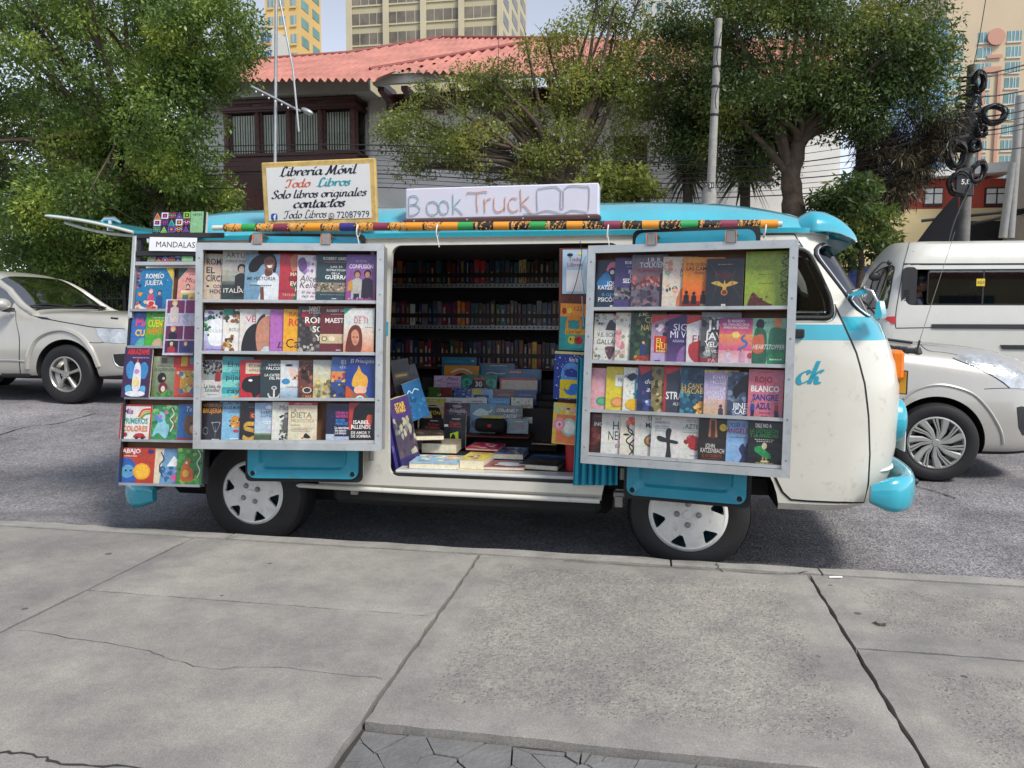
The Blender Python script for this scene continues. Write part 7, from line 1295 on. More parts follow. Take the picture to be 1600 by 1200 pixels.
# -- hatchback, right side toward us, nose to +x (local x=0 at the front axle)
HY = 2.42; hub = A(1462, 692, HY); hz = hub.z-.31
def hsec(x, zs, ws_, zsh, wsh, zt, wt, zc, wsill=None):
    w0 = ws_ if wsill is None else wsill
    return sec(x, (w0*.80, zs), (w0*.985, zs+.03), (ws_, zs+.2), (ws_*1.005, (zs+zsh)*.55), (wsh*1.0, zsh-.03), (wsh*.965, zsh+.015), (wt, zt), (wt*.55, zc-.005), (0, zc))
HS = [hsec(.93, .30, .42, .64, .46, .72, .38, .74), hsec(.89, .24, .60, .72, .62, .84, .50, .86), hsec(.74, .20, .76, .79, .74, .94, .60, .97), hsec(.5, .19, .82, .85, .79, 1.01, .64, 1.035), hsec(.2, .20, .845, .90, .80, 1.04, .66, 1.065), hsec(-.05, .20, .85, .93, .80, 1.06, .67, 1.085), hsec(-.3, .18, .845, .95, .80, 1.08, .68, 1.11), hsec(-.46, .17, .845, .96, .80, 1.10, .68, 1.13),
      hsec(-.75, .17, .845, .97, .80, 1.28, .63, 1.3), hsec(-1.15, .17, .845, .98, .80, 1.48, .56, 1.51), hsec(-1.6, .17, .845, .985, .80, 1.52, .56, 1.56), hsec(-2.2, .18, .845, 1.0, .80, 1.5, .56, 1.54), hsec(-2.8, .22, .84, 1.0, .79, 1.42, .55, 1.47), hsec(-2.98, .28, .78, 1.0, .73, 1.3, .5, 1.35), hsec(-3.05, .35, .7, .9, .66, 1.0, .5, 1.02)]
HXm = Matrix.Translation((hub.x, HY+.85, hz))
hg = lambda i, j: 1 if (i in (7, 8) and j in (6, 7)) or (8 <= i <= 12 and j == 5) or (i == 12 and j >= 6) else (2 if j == 0 else 0)
hc, hme = car('silver_hatchback', 'silver hatchback parked in the street just beyond the nose of the van', HXm, HS, CM, [(0, .31, .36), (-2.43, .31, .36)], None, hg)
hb = finish(hc, hme); HB = wb(hme, HXm); HI = HXm.inverted()
def pillars(root, bv, Xi, pts, m, r):
    for s in (-1, 1):
        P = catmull([(p[0], s*p[1], p[2]) for p in pts], 6); Q = []
        for p in P:
            l, n, i, d = bv.find_nearest(root.matrix_world @ p); Q.append(Xi @ (l-(root.matrix_world @ Vector((p.x, 0, p.z-.3))-l).normalized()*r*.15))
        mb = MB(); mb.tube(Q, r, m, 8); mb.build('windscreen_pillar', root, .9)
def dp_(root, name, bv, px, m, off=.004, Y=None, Xi=None, thick=.02, step=6):
    mb = MB(); drape_poly(mb, bv, px, m, off, step, Y, thick); mb.v = [Xi @ v for v in mb.v]; return mb.build(name, root, .9)
def dl_(root, name, bv, px, r, m, Y=None, Xi=None, off=0, smooth=True):
    mb = MB(); drape_line(mb, bv, px, r, m, Y, off, 8, smooth); mb.v = [Xi @ v for v in mb.v]; return mb.build(name, root, .9)
zz = lambda x, y: (1370+x/4.287, 500+y/4.287)
hl = dp_(hc, 'headlight', HB, [zz(*p) for p in ((508, 255), (545, 232), (640, 226), (740, 240), (850, 275), (940, 325), (990, 370), (1010, 420), (1000, 462), (890, 455), (850, 420), (780, 375), (680, 325), (580, 285))], M['headlens'], .006, HY, HI)
dl_(hl, 'lamp_trim', HB, [zz(*p) for p in ((508, 255), (580, 287), (680, 327), (780, 378), (850, 423), (890, 457))], .004, M['black'], HY, HI)
dl_(hc, 'bonnet_gap', HB, [zz(*p) for p in ((240, 125), (290, 165), (345, 205), (440, 216), (540, 232))], .004, M['black'], HY, HI)
dl_(hc, 'bumper_gap', HB, [zz(*p) for p in ((720, 462), (800, 458), (890, 456))], .003, M['black'], HY, HI)
dp_(hc, 'fog_lamp_recess', HB, [zz(*p) for p in ((938, 585), (965, 578), (1060, 590), (1060, 770), (975, 770), (950, 720))], M['black'], .004, HY, HI)
dl_(hc, 'arch_lip', HB, [zz(*p) for p in ((180, 530), (260, 470), (380, 437), (500, 445), (640, 495), (740, 590), (805, 690), (835, 760), (845, 830))], .012, M['silver2'], HY, HI)
bpy.context.view_layer.update(); pillars(hc, HB, HI, [(-.40, .71, 1.09), (-.75, .66, 1.27), (-1.15, .6, 1.47), (-1.6, .59, 1.52), (-2.8, .58, 1.42)], M['silver2'], .035)
wheel('wheel', hc, (0, -.85+.0, .31), .205, .31, .19, 'cover', .15, R_(-6), -1); wheel('wheel', hc, (0, .85, .31), .205, .31, .19, 'cover', .15, 0, 1)
wheel('wheel', hc, (-2.43, -.85, .31), .205, .31, .19, 'cover', .4, 0, -1); wheel('wheel', hc, (-2.43, .85, .31), .205, .31, .19, 'cover', .4, 0, 1)
l0 = HI @ hit(HB, *zz(335, 90), HY)[0]; mb = MB(); mb.tube([l0+Vector((0, 0, -.01)), l0+Vector((0, 0, .035))], [.035, .02], M['black'], 10); mb.tube([l0+Vector((0, 0, .03)), l0+Vector((.01, .0, .09))], .008, M['black'], 6); 
e = HI @ A(1492, 362, hit(HB, *zz(335, 90), HY)[0].y); mb.tube([l0+Vector((.01, 0, .09)), e], [.003, .0015], M['steel'], 5); mb.build('aerial', hc, .9)
mb = MB()
for u, v in ((1398, 512), (1410, 518), (1420, 522), (1434, 524)):
    p = HI @ hit(HB, u, v, HY)[0]; mb.box(p.x-.05, p.x+.05, p.y-.02, p.y+.16, p.z-.01, p.z+.03, M['black'], .008)
mb.tube([HI @ hit(HB, 1380, 505, HY+.2)[0]+Vector((0, 0, .02)), HI @ hit(HB, 1430, 520, HY+.2)[0]+Vector((0, 0, .02))], .012, M['black'], 6); mb.build('wiper', hc, .6)
# -- SUV at the left, nose to +x
SY = 4.35; hub = A(103, 585, SY); sz_ = hub.z-.365
def ssec(x, zs, ws_, zsh, wsh, zt, wt, zc): return sec(x, (ws_*.8, zs), (ws_*.985, zs+.04), (ws_, zs+.24), (ws_*1.01, (zs+zsh)*.55), (wsh, zsh-.03), (wsh*.97, zsh+.02), (wt, zt), (wt*.55, zc-.006), (0, zc))
SS = [ssec(.90, .34, .78, .84, .78, .98, .66, 1.0), ssec(.87, .30, .85, .93, .84, 1.07, .73, 1.095), ssec(.68, .28, .90, .99, .87, 1.10, .76, 1.125), ssec(.35, .28, .905, 1.03, .87, 1.12, .77, 1.145), ssec(0, .28, .905, 1.05, .87, 1.125, .77, 1.15), ssec(-.35, .28, .90, 1.06, .87, 1.125, .77, 1.15), ssec(-.55, .27, .90, 1.04, .85, 1.10, .74, 1.13),
      ssec(-.82, .27, .90, 1.05, .85, 1.36, .70, 1.38), ssec(-1.15, .27, .90, 1.06, .85, 1.60, .63, 1.63), ssec(-1.6, .27, .90, 1.07, .85, 1.655, .62, 1.69), ssec(-2.4, .27, .90, 1.09, .85, 1.66, .62, 1.695), ssec(-3.1, .30, .89, 1.1, .84, 1.62, .62, 1.66), ssec(-3.4, .36, .85, 1.1, .8, 1.5, .6, 1.54), ssec(-3.5, .42, .8, 1.0, .76, 1.1, .6, 1.12)]
SX = Matrix.Translation((hub.x, SY+.905, sz_)); SI = SX.inverted()
SM = [M['silver'], glass_mat('car_glass', (.2, .22, .22), .5, .05), M['under'], M['black']]
sg_ = lambda i, j: 1 if (i in (6, 7) and j in (6, 7)) or (7 <= i <= 11 and j == 5) else (2 if j == 0 else 0)
sc_, sme = car('silver_suv', 'silver beige four by four driving past at the left edge of the street', SX, SS, SM, [(0, .365, .43), (-2.64, .365, .43)], None, sg_)
finish(sc_, sme); SB = wb(sme, SX)
s4 = lambda x, y: (x/4.614, 390+y/4.614)
dp_(sc_, 'headlight', SB, [s4(*p) for p in ((690, 565), (760, 568), (918, 575), (930, 640), (925, 675), (830, 675), (745, 665), (705, 615))], M['headlens'], .006, SY, SI)
dp_(sc_, 'fog_lamp_recess', SB, [s4(*p) for p in ((815, 755), (900, 750), (915, 845), (860, 840), (830, 810))], M['black'], .004, SY, SI)
dl_(sc_, 'fog_lamp_trim', SB, [s4(*p) for p in ((812, 755), (825, 812), (860, 845), (912, 850))], .008, M['alu'], SY, SI)
dp_(sc_, 'wing_vent', SB, [s4(*p) for p in ((245, 480), (340, 490), (380, 508), (300, 500))], M['black'], .004, SY, SI, .02, 4)
dl_(sc_, 'bonnet_gap', SB, [s4(*p) for p in ((228, 440), (245, 478), (380, 508), (560, 540), (690, 560), (900, 572))], .006, M['black'], SY, SI)
dl_(sc_, 'door_gap', SB, [s4(*p) for p in ((112, 440), (118, 520), (140, 640), (140, 800), (152, 930))], .006, M['black'], SY, SI)
dl_(sc_, 'side_moulding', SB, [s4(*p) for p in ((0, 798), (100, 800), (215, 808))], .012, M['alu'], SY, SI)
dl_(sc_, 'bumper_gap', SB, [s4(*p) for p in ((625, 668), (700, 672), (750, 668))], .004, M['black'], SY, SI)
dl_(sc_, 'sill_cladding', SB, [s4(*p) for p in ((0, 925), (80, 928), (200, 930))], .03, M['black'], SY, SI, -.01, False)
dl_(sc_, 'arch_lip', SB, [s4(465+(x-465)*1.05, 905+(y-905)*1.07) for x, y in ((212, 860), (222, 760), (270, 665), (360, 612), (470, 600), (575, 645), (650, 735), (700, 850))], .034, M['silver'], SY, SI)
dp_(sc_, 'valance', SB, [s4(*p) for p in ((715, 915), (890, 905), (890, 985), (730, 975))], M['black'], .006, SY, SI)
dl_(sc_, 'windscreen_edge', SB, [s4(*p) for p in ((225, 412), (500, 425), (820, 425))], .014, M['black'], SY, SI, .004)
for px in (((220, 412), (330, 400), (480, 418)), ((520, 412), (640, 402), (760, 422))): dl_(sc_, 'wiper', SB, [s4(*p) for p in px], .011, M['black'], SY, SI, .012)
mb = MB(); c = SI @ A(*s4(18, 395), SY-.08); mb.ell((c.x, c.y, c.z), (.08, .1, .075), M['silver'], 16, 10); mb.box(c.x-.02, c.x+.05, c.y, c.y+.14, c.z-.09, c.z-.04, M['black'], .01); mb.build('door_mirror', sc_, .9)
wheel('wheel', sc_, (0, -.905, .365), .22, .365, .23, 'alloy', .0, 0, -1); wheel('wheel', sc_, (0, .905, .365), .22, .365, .23, 'alloy', 0, 0, 1)
wheel('wheel', sc_, (-2.64, -.905, .365), .22, .365, .23, 'alloy', .3, 0, -1); wheel('wheel', sc_, (-2.64, .905, .365), .22, .365, .23, 'alloy', .3, 0, 1)
bpy.context.view_layer.update(); pillars(sc_, SB, SI, [(-.48, .78, 1.09), (-.82, .73, 1.35), (-1.15, .67, 1.59), (-1.6, .66, 1.65), (-3.1, .66, 1.61)], M['silver'], .045)
# -- minibus, tail at the left, near side facing us
BY = 7.6; tl = A(1345, 470, BY+.3); bz = H(tl.x+2, BY); bxr = A(1352, 470, BY+.25).x; roofz = A(1500, 374, BY+.25).z-bz
mbx = thing('white_minibus', 'off white high roof minibus standing in the far lane behind the hatchback', 'minibus', (bxr, BY, bz))
zb = lambda v: A(1500, v, BY).z-bz; xb = lambda u, v: A(u, v, BY).x-bxr
x85, wl = xb(1412, 450), zb(478); wt_ = zb(420); wbn = zb(477)
BL = [(.30, .06), (.36, 0), (.6, 0), (1.0, 0), (wbn-.08, .012), (wbn, .02), (wt_, .06), (wt_+.12, .085), (roofz-.16, .14), (roofz-.06, .22), (roofz-.015, .36), (roofz, .55)]
def bout(z, ins):
    hw = .92-ins; cy = .92; P = []; lean = max(0, z-1.0)*.30+(max(0, z-1.75)**2)*.55
    for i in range(15):
        t = math.pi/2+math.pi*i/14; c, s = math.cos(t), math.sin(t); P.append((.34+lean-.34*abs(c)**.75, cy-hw*math.copysign(abs(s)**.75, -s) if False else cy+hw*math.copysign(abs(s)**.75, s), z))
    for i in range(1, 25): P.append((.34+lean+(5.0-.34-lean-(max(0, z-1.0)*.55))*i/24, cy-hw, z))
    for i in range(24, 0, -1): P.append((.34+lean+(5.0-.34-lean-(max(0, z-1.0)*.55))*i/24, cy+hw, z))
    return P
mb = MB(); mb.slots = [M['buswhite'], M['inner'], M['black']]; L = [bout(*l) for l in BL]; n = len(L[0]); mb.v = [Vector(p) for q in L for p in q]
for i in range(len(L)-1):
    for k in range(n): mb.f.append([i*n+k, i*n+(k+1) % n, (i+1)*n+(k+1) % n, (i+1)*n+k])
mb.f.append(list(range(n))[::-1]); mb.f.append([(len(L)-1)*n+k for k in range(n)]); mb.m = [0]*len(mb.f); mb.c = [None]*len(mb.f); bo = mb.mesh('b')
mb = MB(); mb.slots = [M['buswhite'], M['inner'], M['black']]; q = .07
mb.box(.5, 4.4, .12, 1.72, .5, roofz-.36, M['inner']); mb.m = [1]*6; bi = mb.mesh('i')
xw0 = xb(1414, 450); win_b = rrect(xw0+.02, 4.3, wbn, wt_, .09)
def bcut(poly, a0, a1, m):
    c = MB(); c.slots = [M['buswhite'], M['inner'], M['black']]; c.prism(poly, a0, a1, c.slots[m]); return c.mesh('c')
bw = [(p[0]+1, p[1]) for p in []]
wcirc = lambda x: [(x+.4*math.cos(t*math.pi/20), .34+.4*math.sin(t*math.pi/20)) for t in range(40)]
bm_ = boolean(bo, [bi]); bm_ = boolean(bm_, [bcut(win_b, -.3, .2, 2), bcut(wcirc(1.05), -.2, .3, 2), bcut(wcirc(3.7), -.2, .3, 2)]); sharpen(bm_, .5)
O('body', bm_, mbx); BX = Matrix.Translation((bxr, BY, bz)); BI = BX.inverted(); BB = bvh_of(bo, BX)
b5 = lambda x, y: (1330+x/5.926, 360+y/5.926)
dl_(mbx, 'panel_gap', BB, [b5(*p) for p in ((540, 100), (520, 190), (485, 320), (465, 450), (440, 600), (415, 760), (412, 900))], .006, M['black'], BY, BI)
dl_(mbx, 'gutter', BB, [b5(490, 312), b5(1000, 312), b5(1640, 310)], .012, M['black'], BY, BI, .0)
dl_(mbx, 'waist_crease', BB, [b5(415, 905), b5(900, 900), b5(1640, 912)], .006, M['under'], BY, BI)
for n_, y in (('rubbing_strip', 890), ('lower_strip', 1082)):
    dp_(mbx, n_, BB, [b5(745 if y < 1000 else 1380, y-22), b5(1660, y-20), b5(1660, y+22), b5(750 if y < 1000 else 1400, y+18)], M['black'], .015, BY, BI)
dp_(mbx, 'quarter_window', BB, [b5(*p) for p in ((215, 400), (300, 350), (395, 335), (380, 450), (335, 700), (310, 715), (150, 725), (140, 640))], SM[1], .004, BY+.2, BI, .03)
dl_(mbx, 'quarter_window_rubber', BB, [b5(*p) for p in ((215, 400), (300, 350), (395, 335), (380, 450), (335, 700), (310, 715), (150, 725))], .012, M['rubber'], BY+.2, BI)
dp_(mbx, 'tail_light', BB, [b5(*p) for p in ((320, 800), (412, 795), (412, 865), (375, 862), (318, 828))], M['redlens'], .012, BY, BI)
mb = MB(); P = [A(*b5(x, y), BY+.25) for x, y in ((190, 400), (240, 345), (290, 298), (340, 300))]; P = [BI @ p for p in P]; mb.tube(catmull(P, 4), .012, M['black'], 6); c = BI @ A(*b5(352, 300), BY+.2); mb.ell(tuple(c), (.035, .03, .035), M['black'], 10, 8); c = BI @ A(*b5(222, 430), BY+.3); mb.ell(tuple(c), (.09, .03, .06), M['black'], 14, 8); mb.build('parking_mirror', mbx, .9)
# sliding window: black surround with vent slots, glass
mb = MB(); x1 = xb(1436, 450); mb.prism(rrect(xw0-.03, x1-.02, wbn-.03, wt_+.03, .07), .03, .055, M['black'])
for k in range(6): mb.box(xw0+.0, xw0+.07, .024, .03, wbn+.06+k*.028, wbn+.07+k*.028, M['under'])
mb.build('window_surround', mbx, .6)
mb = MB(); x2 = xb(1452, 450); busg = glass_mat('bus_glass', (.5, .55, .64), .05, .015); mb.prism(rrect(x2, 4.2, wbn+.012, wt_-.012, .04), .065, .072, busg); wg = mb.build('sliding_window', mbx)
mb = MB(); P = [Vector((p[0], .066, p[1])) for p in rrect(x2, 4.2, wbn+.012, wt_-.012, .04)]; mb.tube(P+[P[0]], .010, M['black'], 6, False); x3 = xb(1538, 450); mb.box(x3, x3+.02, .06, .078, wbn, wt_, M['black']); mb.build('window_frame', wg)
mb = MB(); a = BI @ A(*b5(1158, 515), BY+.06); b = BI @ A(*b5(1240, 447), BY+.06); mb.box(a.x, b.x, .058, .062, a.z, b.z, M['yplastic']); text(mb, 'AQUI', (a.x+b.x)/2, a.z+(b.z-a.z)*.3, (b.z-a.z)*.4, lambda p, q: (p, .0572, q), M['black'], w=(b.x-a.x)*.85); mb.build('window_sign', wg)
for x in (1.05, 3.7): wheel('wheel', mbx, (x, 0.02, .34), .2, .34, .2, 'cover', 0, 0, -1); wheel('wheel', mbx, (x, 1.82, .34), .2, .34, .2, 'cover', 0, 0, 1)
for x in (1.0, 1.9, 2.8, 3.7):
    for y in (.2, 1.1):
        mb = MB(); mb.box(x-.1, x+.35, y, y+.45, .6, .72, M['navy'], .03); mb.box(x-.14, x-.02, y, y+.45, .7, 1.32, M['navy'], .04); mb.build('seat', mbx, .6)
# ------------------------------------------------------------------ passengers
def person(label, loc, face, shirt, hatted=True, turn=0):
    """seated adult, facing local +x; one continuous skin with hair, glasses and clothes"""
    root = thing('person', label, 'person', loc); root.rotation_euler = (0, 0, face)
    V = []; E = []; Rr = []
    def j(p, r, par=None):
        V.append(p); Rr.append(r); k = len(V)-1
        if par is not None: E.append((par, k))
        return k
    pel = j((0, 0, .1), .13); w1 = j((.0, 0, .28), .125, pel); ch = j((-.01, 0, .45), .135, w1); sh = j((-.01, 0, .57), .08, ch); nk = j((.01, 0, .645), .055, sh); j((.03, 0, .70), .058, nk)
    for s in (-1, 1):
        a = j((-.01, s*.18, .555), .062, sh); b = j((.03, s*.23, .30), .047, a); c = j((.24, s*.17, .20), .036, b); d = j((.31, s*.16, .19), .030, c)
        for f, (dy, ln) in enumerate(((-.028, .07), (-.009, .08), (.01, .077), (.028, .062))):
            e = j((.345, s*.16+dy, .192), .0095, d); g = j((.345+ln*.55, s*.16+dy*1.15, .182), .0085, e); j((.345+ln*.9, s*.16+dy*1.15, .158), .0075, g)
        e = j((.32, s*.16-s*.035, .19), .011, d); j((.35, s*.16-s*.06, .185), .009, e)
        h = j((.03, s*.09, .09), .085, pel); k_ = j((.42, s*.10, .10), .062, h); an = j((.42, s*.10, -.30), .042, k_); j((.52, s*.10, -.34), .036, an)
    me = bpy.data.meshes.new('p'); me.from_pydata(V, E, []); o = bpy.data.objects.new('p', me); scene.collection.objects.link(o)
    o.modifiers.new('s', 'SKIN'); sv = me.skin_vertices[0].data
    for i, r in enumerate(Rr): sv[i].radius = (r, r)
    sv[0].use_root = True; ss = o.modifiers.new('u', 'SUBSURF'); ss.levels = 2
    dg = bpy.context.evaluated_depsgraph_get(); dg.update(); me2 = bpy.data.meshes.new_from_object(o.evaluated_get(dg)); bpy.data.objects.remove(o)
    bm = bmesh.new(); bm.from_mesh(me2)
    # head: a sphere shaped into skull, brow, nose, lips and chin
    hd = bmesh.ops.create_uvsphere(bm, u_segments=28, v_segments=22, radius=1)['verts']; ct, st_ = math.cos(turn), math.sin(turn)
    for v in hd:
        x, y, z = v.co; f = max(0, x); X_ = x*.098; Y_ = y*.076; Z_ = z*.122
        if z < -.1: Y_ *= 1-.28*(-z-.1); X_ = X_*(1-.10*(-z)) + (.012*f*(-z))
        g = lambda a, b, s: math.exp(-((y-a)**2+(z-b)**2)/s)
        X_ += (x > 0)*(.024*g(0, -.16, .022)+.010*g(0, .0, .02)-.011*(g(.36, .04, .03)+g(-.36, .04, .03))+.009*g(0, -.48, .03)-.006*g(0, -.38, .012)+.012*g(0, -.78, .04)+.006*g(0, .2, .12))
        v.co = (X_*ct-Y_*st_+.035, X_*st_+Y_*ct, Z_+.81)
    for s in (-1, 1):
        er = bmesh.ops.create_uvsphere(bm, u_segments=10, v_segments=8, radius=1)['verts']
        for v in er: x, y, z = v.co; X_, Y_, Z_ = x*.022-.004, s*.078+y*.009, z*.034+.8; v.co = (X_*ct-Y_*st_+.035, X_*st_+Y_*ct, Z_)
    me3 = bpy.data.meshes.new('body'); bm.to_mesh(me3); bm.free(); me3.materials.clear(); me3.materials.append(M['skin'])
    for p in me3.polygons: p.use_smooth = True; p.material_index = 0
    O('body', me3, root)
    # clothes: the body surface from the neck down, a little outside the skin
    bm = bmesh.new(); bm.from_mesh(me2); bm.normal_update()
    for v in bm.verts: v.co += v.normal*.008
    bmesh.ops.delete(bm, geom=[f for f in bm.faces if f.calc_center_median().z > .615 or f.calc_center_median().x > .25 and f.calc_center_median().z > .14], context='FACES')
    me4 = bpy.data.meshes.new('shirt'); bm.to_mesh(me4); bm.free(); me4.materials.clear(); me4.materials.append(shirt)
    for p in me4.polygons: p.use_smooth = True; p.material_index = 0
    O('shirt', me4, root)
    mb = MB(); RT = Matrix.Translation((.035, 0, .81)) @ Matrix.Rotation(turn, 4, 'Z'); mb.X = RT
    vs = []; fs = []; n = 24
    for i in range(9):
        ph = math.pi*.58*i/8
        for k in range(n):
            t = 2*math.pi*k/n; fr = max(0, math.cos(t)); p2 = ph*(1-.42*fr) if i > 0 else 0
            vs.append((.106*math.sin(p2)*math.cos(t)-.006, .086*math.sin(p2)*math.sin(t), .132*math.cos(p2)+.004))
    fs = [(i*n+k, i*n+(k+1) % n, (i+1)*n+(k+1) % n, (i+1)*n+k) for i in range(8) for k in range(n)]; mb.add(vs, fs, M['hair']); mb.build('hair', root, 1.2)
    if hatted:
        mb = MB(); mb.X = RT; mb.lathe([(.09, .05), (.108, .055), (.108, .075), (.1, .11), (.06, .145), (0, .152)], M['black'], (-.006, 0, 0), 'z', 24)
        mb.add([(.07+.11*(1-abs(i/6-1)**2.2), -.08+.16*i/12, .062-.014*(1-abs(i/6-1)**2)) for i in range(13)]+[(.06, -.08+.16*i/12, .066) for i in range(13)], [(i, i+1, 14+i, 13+i) for i in range(12)], M['black']); mb.build('cap', root, .9)
        mb = MB(); mb.X = RT
        for s in (-1, 1): mb.ell((.088, s*.033, .008), (.012, .028, .019), M['black'], 12, 8)
        mb.tube([(.088, -.06, .012), (.06, -.078, .012), (-.01, -.084, .01)], .004, M['black'], 6); mb.tube([(.088, .06, .012), (.06, .078, .012), (-.01, .084, .01)], .004, M['black'], 6); mb.build('sunglasses', root, .9)
    return root
hp = A(*b5(645, 500), BY+.32); person('man in dark clothes, cap and sunglasses at the open minibus window, looking right', (hp.x-.035, hp.y, hp.z-.80), R_(-12), M['navy'], True, 0)
hp = A(*b5(1140, 455), BY+.45); person('passenger in a maroon top behind the closed minibus window', (hp.x-.035, hp.y, hp.z-.80), R_(10), M['maroon'], False, 0)
# ------------------------------------------------------------------ far side of the street
GZ = H(-3, 10)
mb = MB(); mb.box(-60, 60, 10.0, 14.5, .0, .42, CONC); me = mb.mesh('far_pavement'); tag(O('far_pavement', me), kind='structure')
mb = MB(); mb.box(-90, 90, 14.5, 120, .0, .40, pm('garden_soil', (.06, .05, .035), .95, 0, .4, 1)); tag(mb.build('garden_ground'), kind='structure')
wallw = pm('cream_render', (.8, .79, .75), .85, 0, .1, 1.2, .1, 30); fascia = pm('white_fascia', (.6, .6, .54), .6, 0, .06, 2)
roofm = pm('red_roof_sheet', (.44, .18, .14), .55, 0, .28, .9, .05, 20); ridge_m = pm('dark_red_ridge', (.2, .04, .035), .6)
# ---- house
YH = 19.0
hs0 = A(460, 140, YH); house = thing('roofed_house', 'cream house with red corrugated roof and dark carved bay window', 'house', (hs0.x, YH, .40)); HLc = Vector((-hs0.x, -YH, -.40))
def hb_(mb, n, s=None, p=None): return mb.build(n, p or house, s, HLc if p is None else None)
xa, xb_, xc, xd = A(262, 130, YH).x, A(572, 130, YH).x, A(590, 130, YH).x, A(1330, 130, YH).x
ez = A(460, 140, YH).z; e2 = A(700, 128, YH-.6).z
mb = MB(); mb.box(xa, xb_-.25, YH+1.2, YH+9, .40, ez+.1, wallw); mb.box(xb_-.249, xd, YH+.9, YH+9.2, .581, e2+.1, wallw); hb_(mb, 'wall')
def corr(name, P0, P1, Q0, Q1, n, amp, m):
    """corrugated sheet between eave P0-P1 and top Q0-Q1"""
    mb = MB(); P0, P1, Q0, Q1 = map(Vector, (P0, P1, Q0, Q1)); N = n*6; nr = (P1-P0).cross(Q0-P0).normalized(); nr = nr if nr.z > 0 else -nr; vs = []
    Ln = (P1-P0).length
    for i in range(N+1):
        t = i/N
        for s in (0, .33, .66, 1.0):
            a = P0+(P1-P0)*t; d = (Q0-P0).lerp(Q1-P1, t) ; p = a+d*s; vs.append(p+nr*amp*math.cos(2*math.pi*t*n)+nr*.01*s)
    mb.add(vs, [(i*4+k, i*4+k+1, (i+1)*4+k+1, (i+1)*4+k) for i in range(N) for k in range(3)], m); return hb_(mb, name, 1.2)
def clipped_corr(name, poly, uvec, vvec, org, step, amp, m):
    """corrugations running along vvec, cut to a polygon given in (u, v)"""
    mb = MB(); nr = uvec.cross(vvec).normalized(); nr = nr if nr.z > 0 else -nr; u0 = min(p[0] for p in poly); u1 = max(p[0] for p in poly); du = step/6; n = int((u1-u0)/du); prev = None
    for i in range(n+1):
        u = u0+du*i+1e-4; hits = []
        for a in range(len(poly)):
            p, q = poly[a], poly[(a+1) % len(poly)]
            if (p[0] > u) != (q[0] > u): hits.append(p[1]+(q[1]-p[1])*(u-p[0])/(q[0]-p[0]))
        if len(hits) < 2: prev = None; continue
        lo, hi = min(hits), max(hits); o = nr*amp*math.cos(2*math.pi*u/step); cur = [org+uvec*u+vvec*lo+o, org+uvec*u+vvec*(lo+hi)/2+o, org+uvec*u+vvec*hi+o]
        if prev: mb.add(prev+cur, [(0, 1, 4, 3), (1, 2, 5, 4)], m)
        prev = cur
    return hb_(mb, name)
# left slope: eave along YH-.1, rising to a ridge
eL0, eL1 = A(255, 124, YH), A(578, 127, YH); YT = YH+5.0
def plane_roof(name, pxs, e0, e1, rise, step, m):
    """roof plane through the eave e0-e1 rising backwards by 'rise'; outline from where the photograph shows it"""
    u = (e1-e0); Lu = u.length; u = u/Lu; v = Vector((0, math.cos(rise), math.sin(rise))); v = (v-u*v.dot(u)).normalized(); nr = u.cross(v); poly = []
    for px in pxs:
        d = ray(*px); t = (e0-CAM_POS).dot(nr)/d.dot(nr); q = CAM_POS+d*t-e0; poly.append((q.dot(u), q.dot(v)))
    return clipped_corr(name, poly, u, v, e0, step, .055, m), [e0+u*p[0]+v*p[1] for p in poly]
_, PL = plane_roof('roof_left', [(255, 125), (590, 125), (620, 112), (880, 62), (690, 60), (545, 84), (380, 96), (255, 102)], eL0, Vector((eL1.x, YH, eL0.z)), R_(24), .27, roofm); bpy.data.objects['roof_left'].name = 'roof'
eR0, eR1 = A(578, 112, YH-.7), A(1300, 112, YH-.7); eR1 = Vector((eR1.x, YH-.7, eR0.z))
_, PR = plane_roof('roof', [(578, 110), (1300, 128), (1300, 60), (885, 58)], eR0, eR1, R_(26), .27, roofm)
mb = MB(); mb.tube([PR[0]+Vector((0, 0, .03)), PR[3]+Vector((0, 0, .05))], .07, ridge_m, 8); mb.tube([p+Vector((0, 0, .04)) for p in (PL[7], PL[6], PL[5], PL[4], PL[3])], .07, ridge_m, 8); hb_(mb, 'ridge_cap', .9)
mb = MB(); z0 = A(460, 148, YH-.05).z; mb.box(xa, xb_+.1, YH-.05, YH+.1, z0, eL0.z-.09, fascia); mb.box(xa, xb_+.1, YH+.101, YH+1.6, z0+.0, z0+.08, fascia)
z2 = A(700, 126, YH-.75).z; mb.box(A(583, 118, YH-.7).x, xd+.3, YH-.75, YH-.6, z2, eR0.z-.11, fascia); mb.box(A(583, 118, YH-.7).x, A(583, 118, YH-.7).x+.15, YH-.6, YH+1, z2, eR0.z-.11, fascia); hb_(mb, 'fascia')
for k in range(16):
    x = A(590, 140, YH).x+.2+k*.72; mb = MB(); mb.prism([(YH-.55, z2-.02), (YH+.89, z2-.02), (YH+.89, z2-.5), (YH+.55, z2-.45), (YH+.1, z2-.25), (YH-.55, z2-.14)], x, x+.2, M['darkwood'], 'x'); hb_(mb, 'eave_bracket')
mb = MB(); mb.box(A(592, 140, YH).x, xd, YH+.3, YH+.899, z2-.03, z2-.001, M['darkwood']); mb.box(A(592, 140, YH).x, xd, YH+.7, YH+.899, z2-.35, z2-.031, M['darkwood']); hb_(mb, 'soffit')
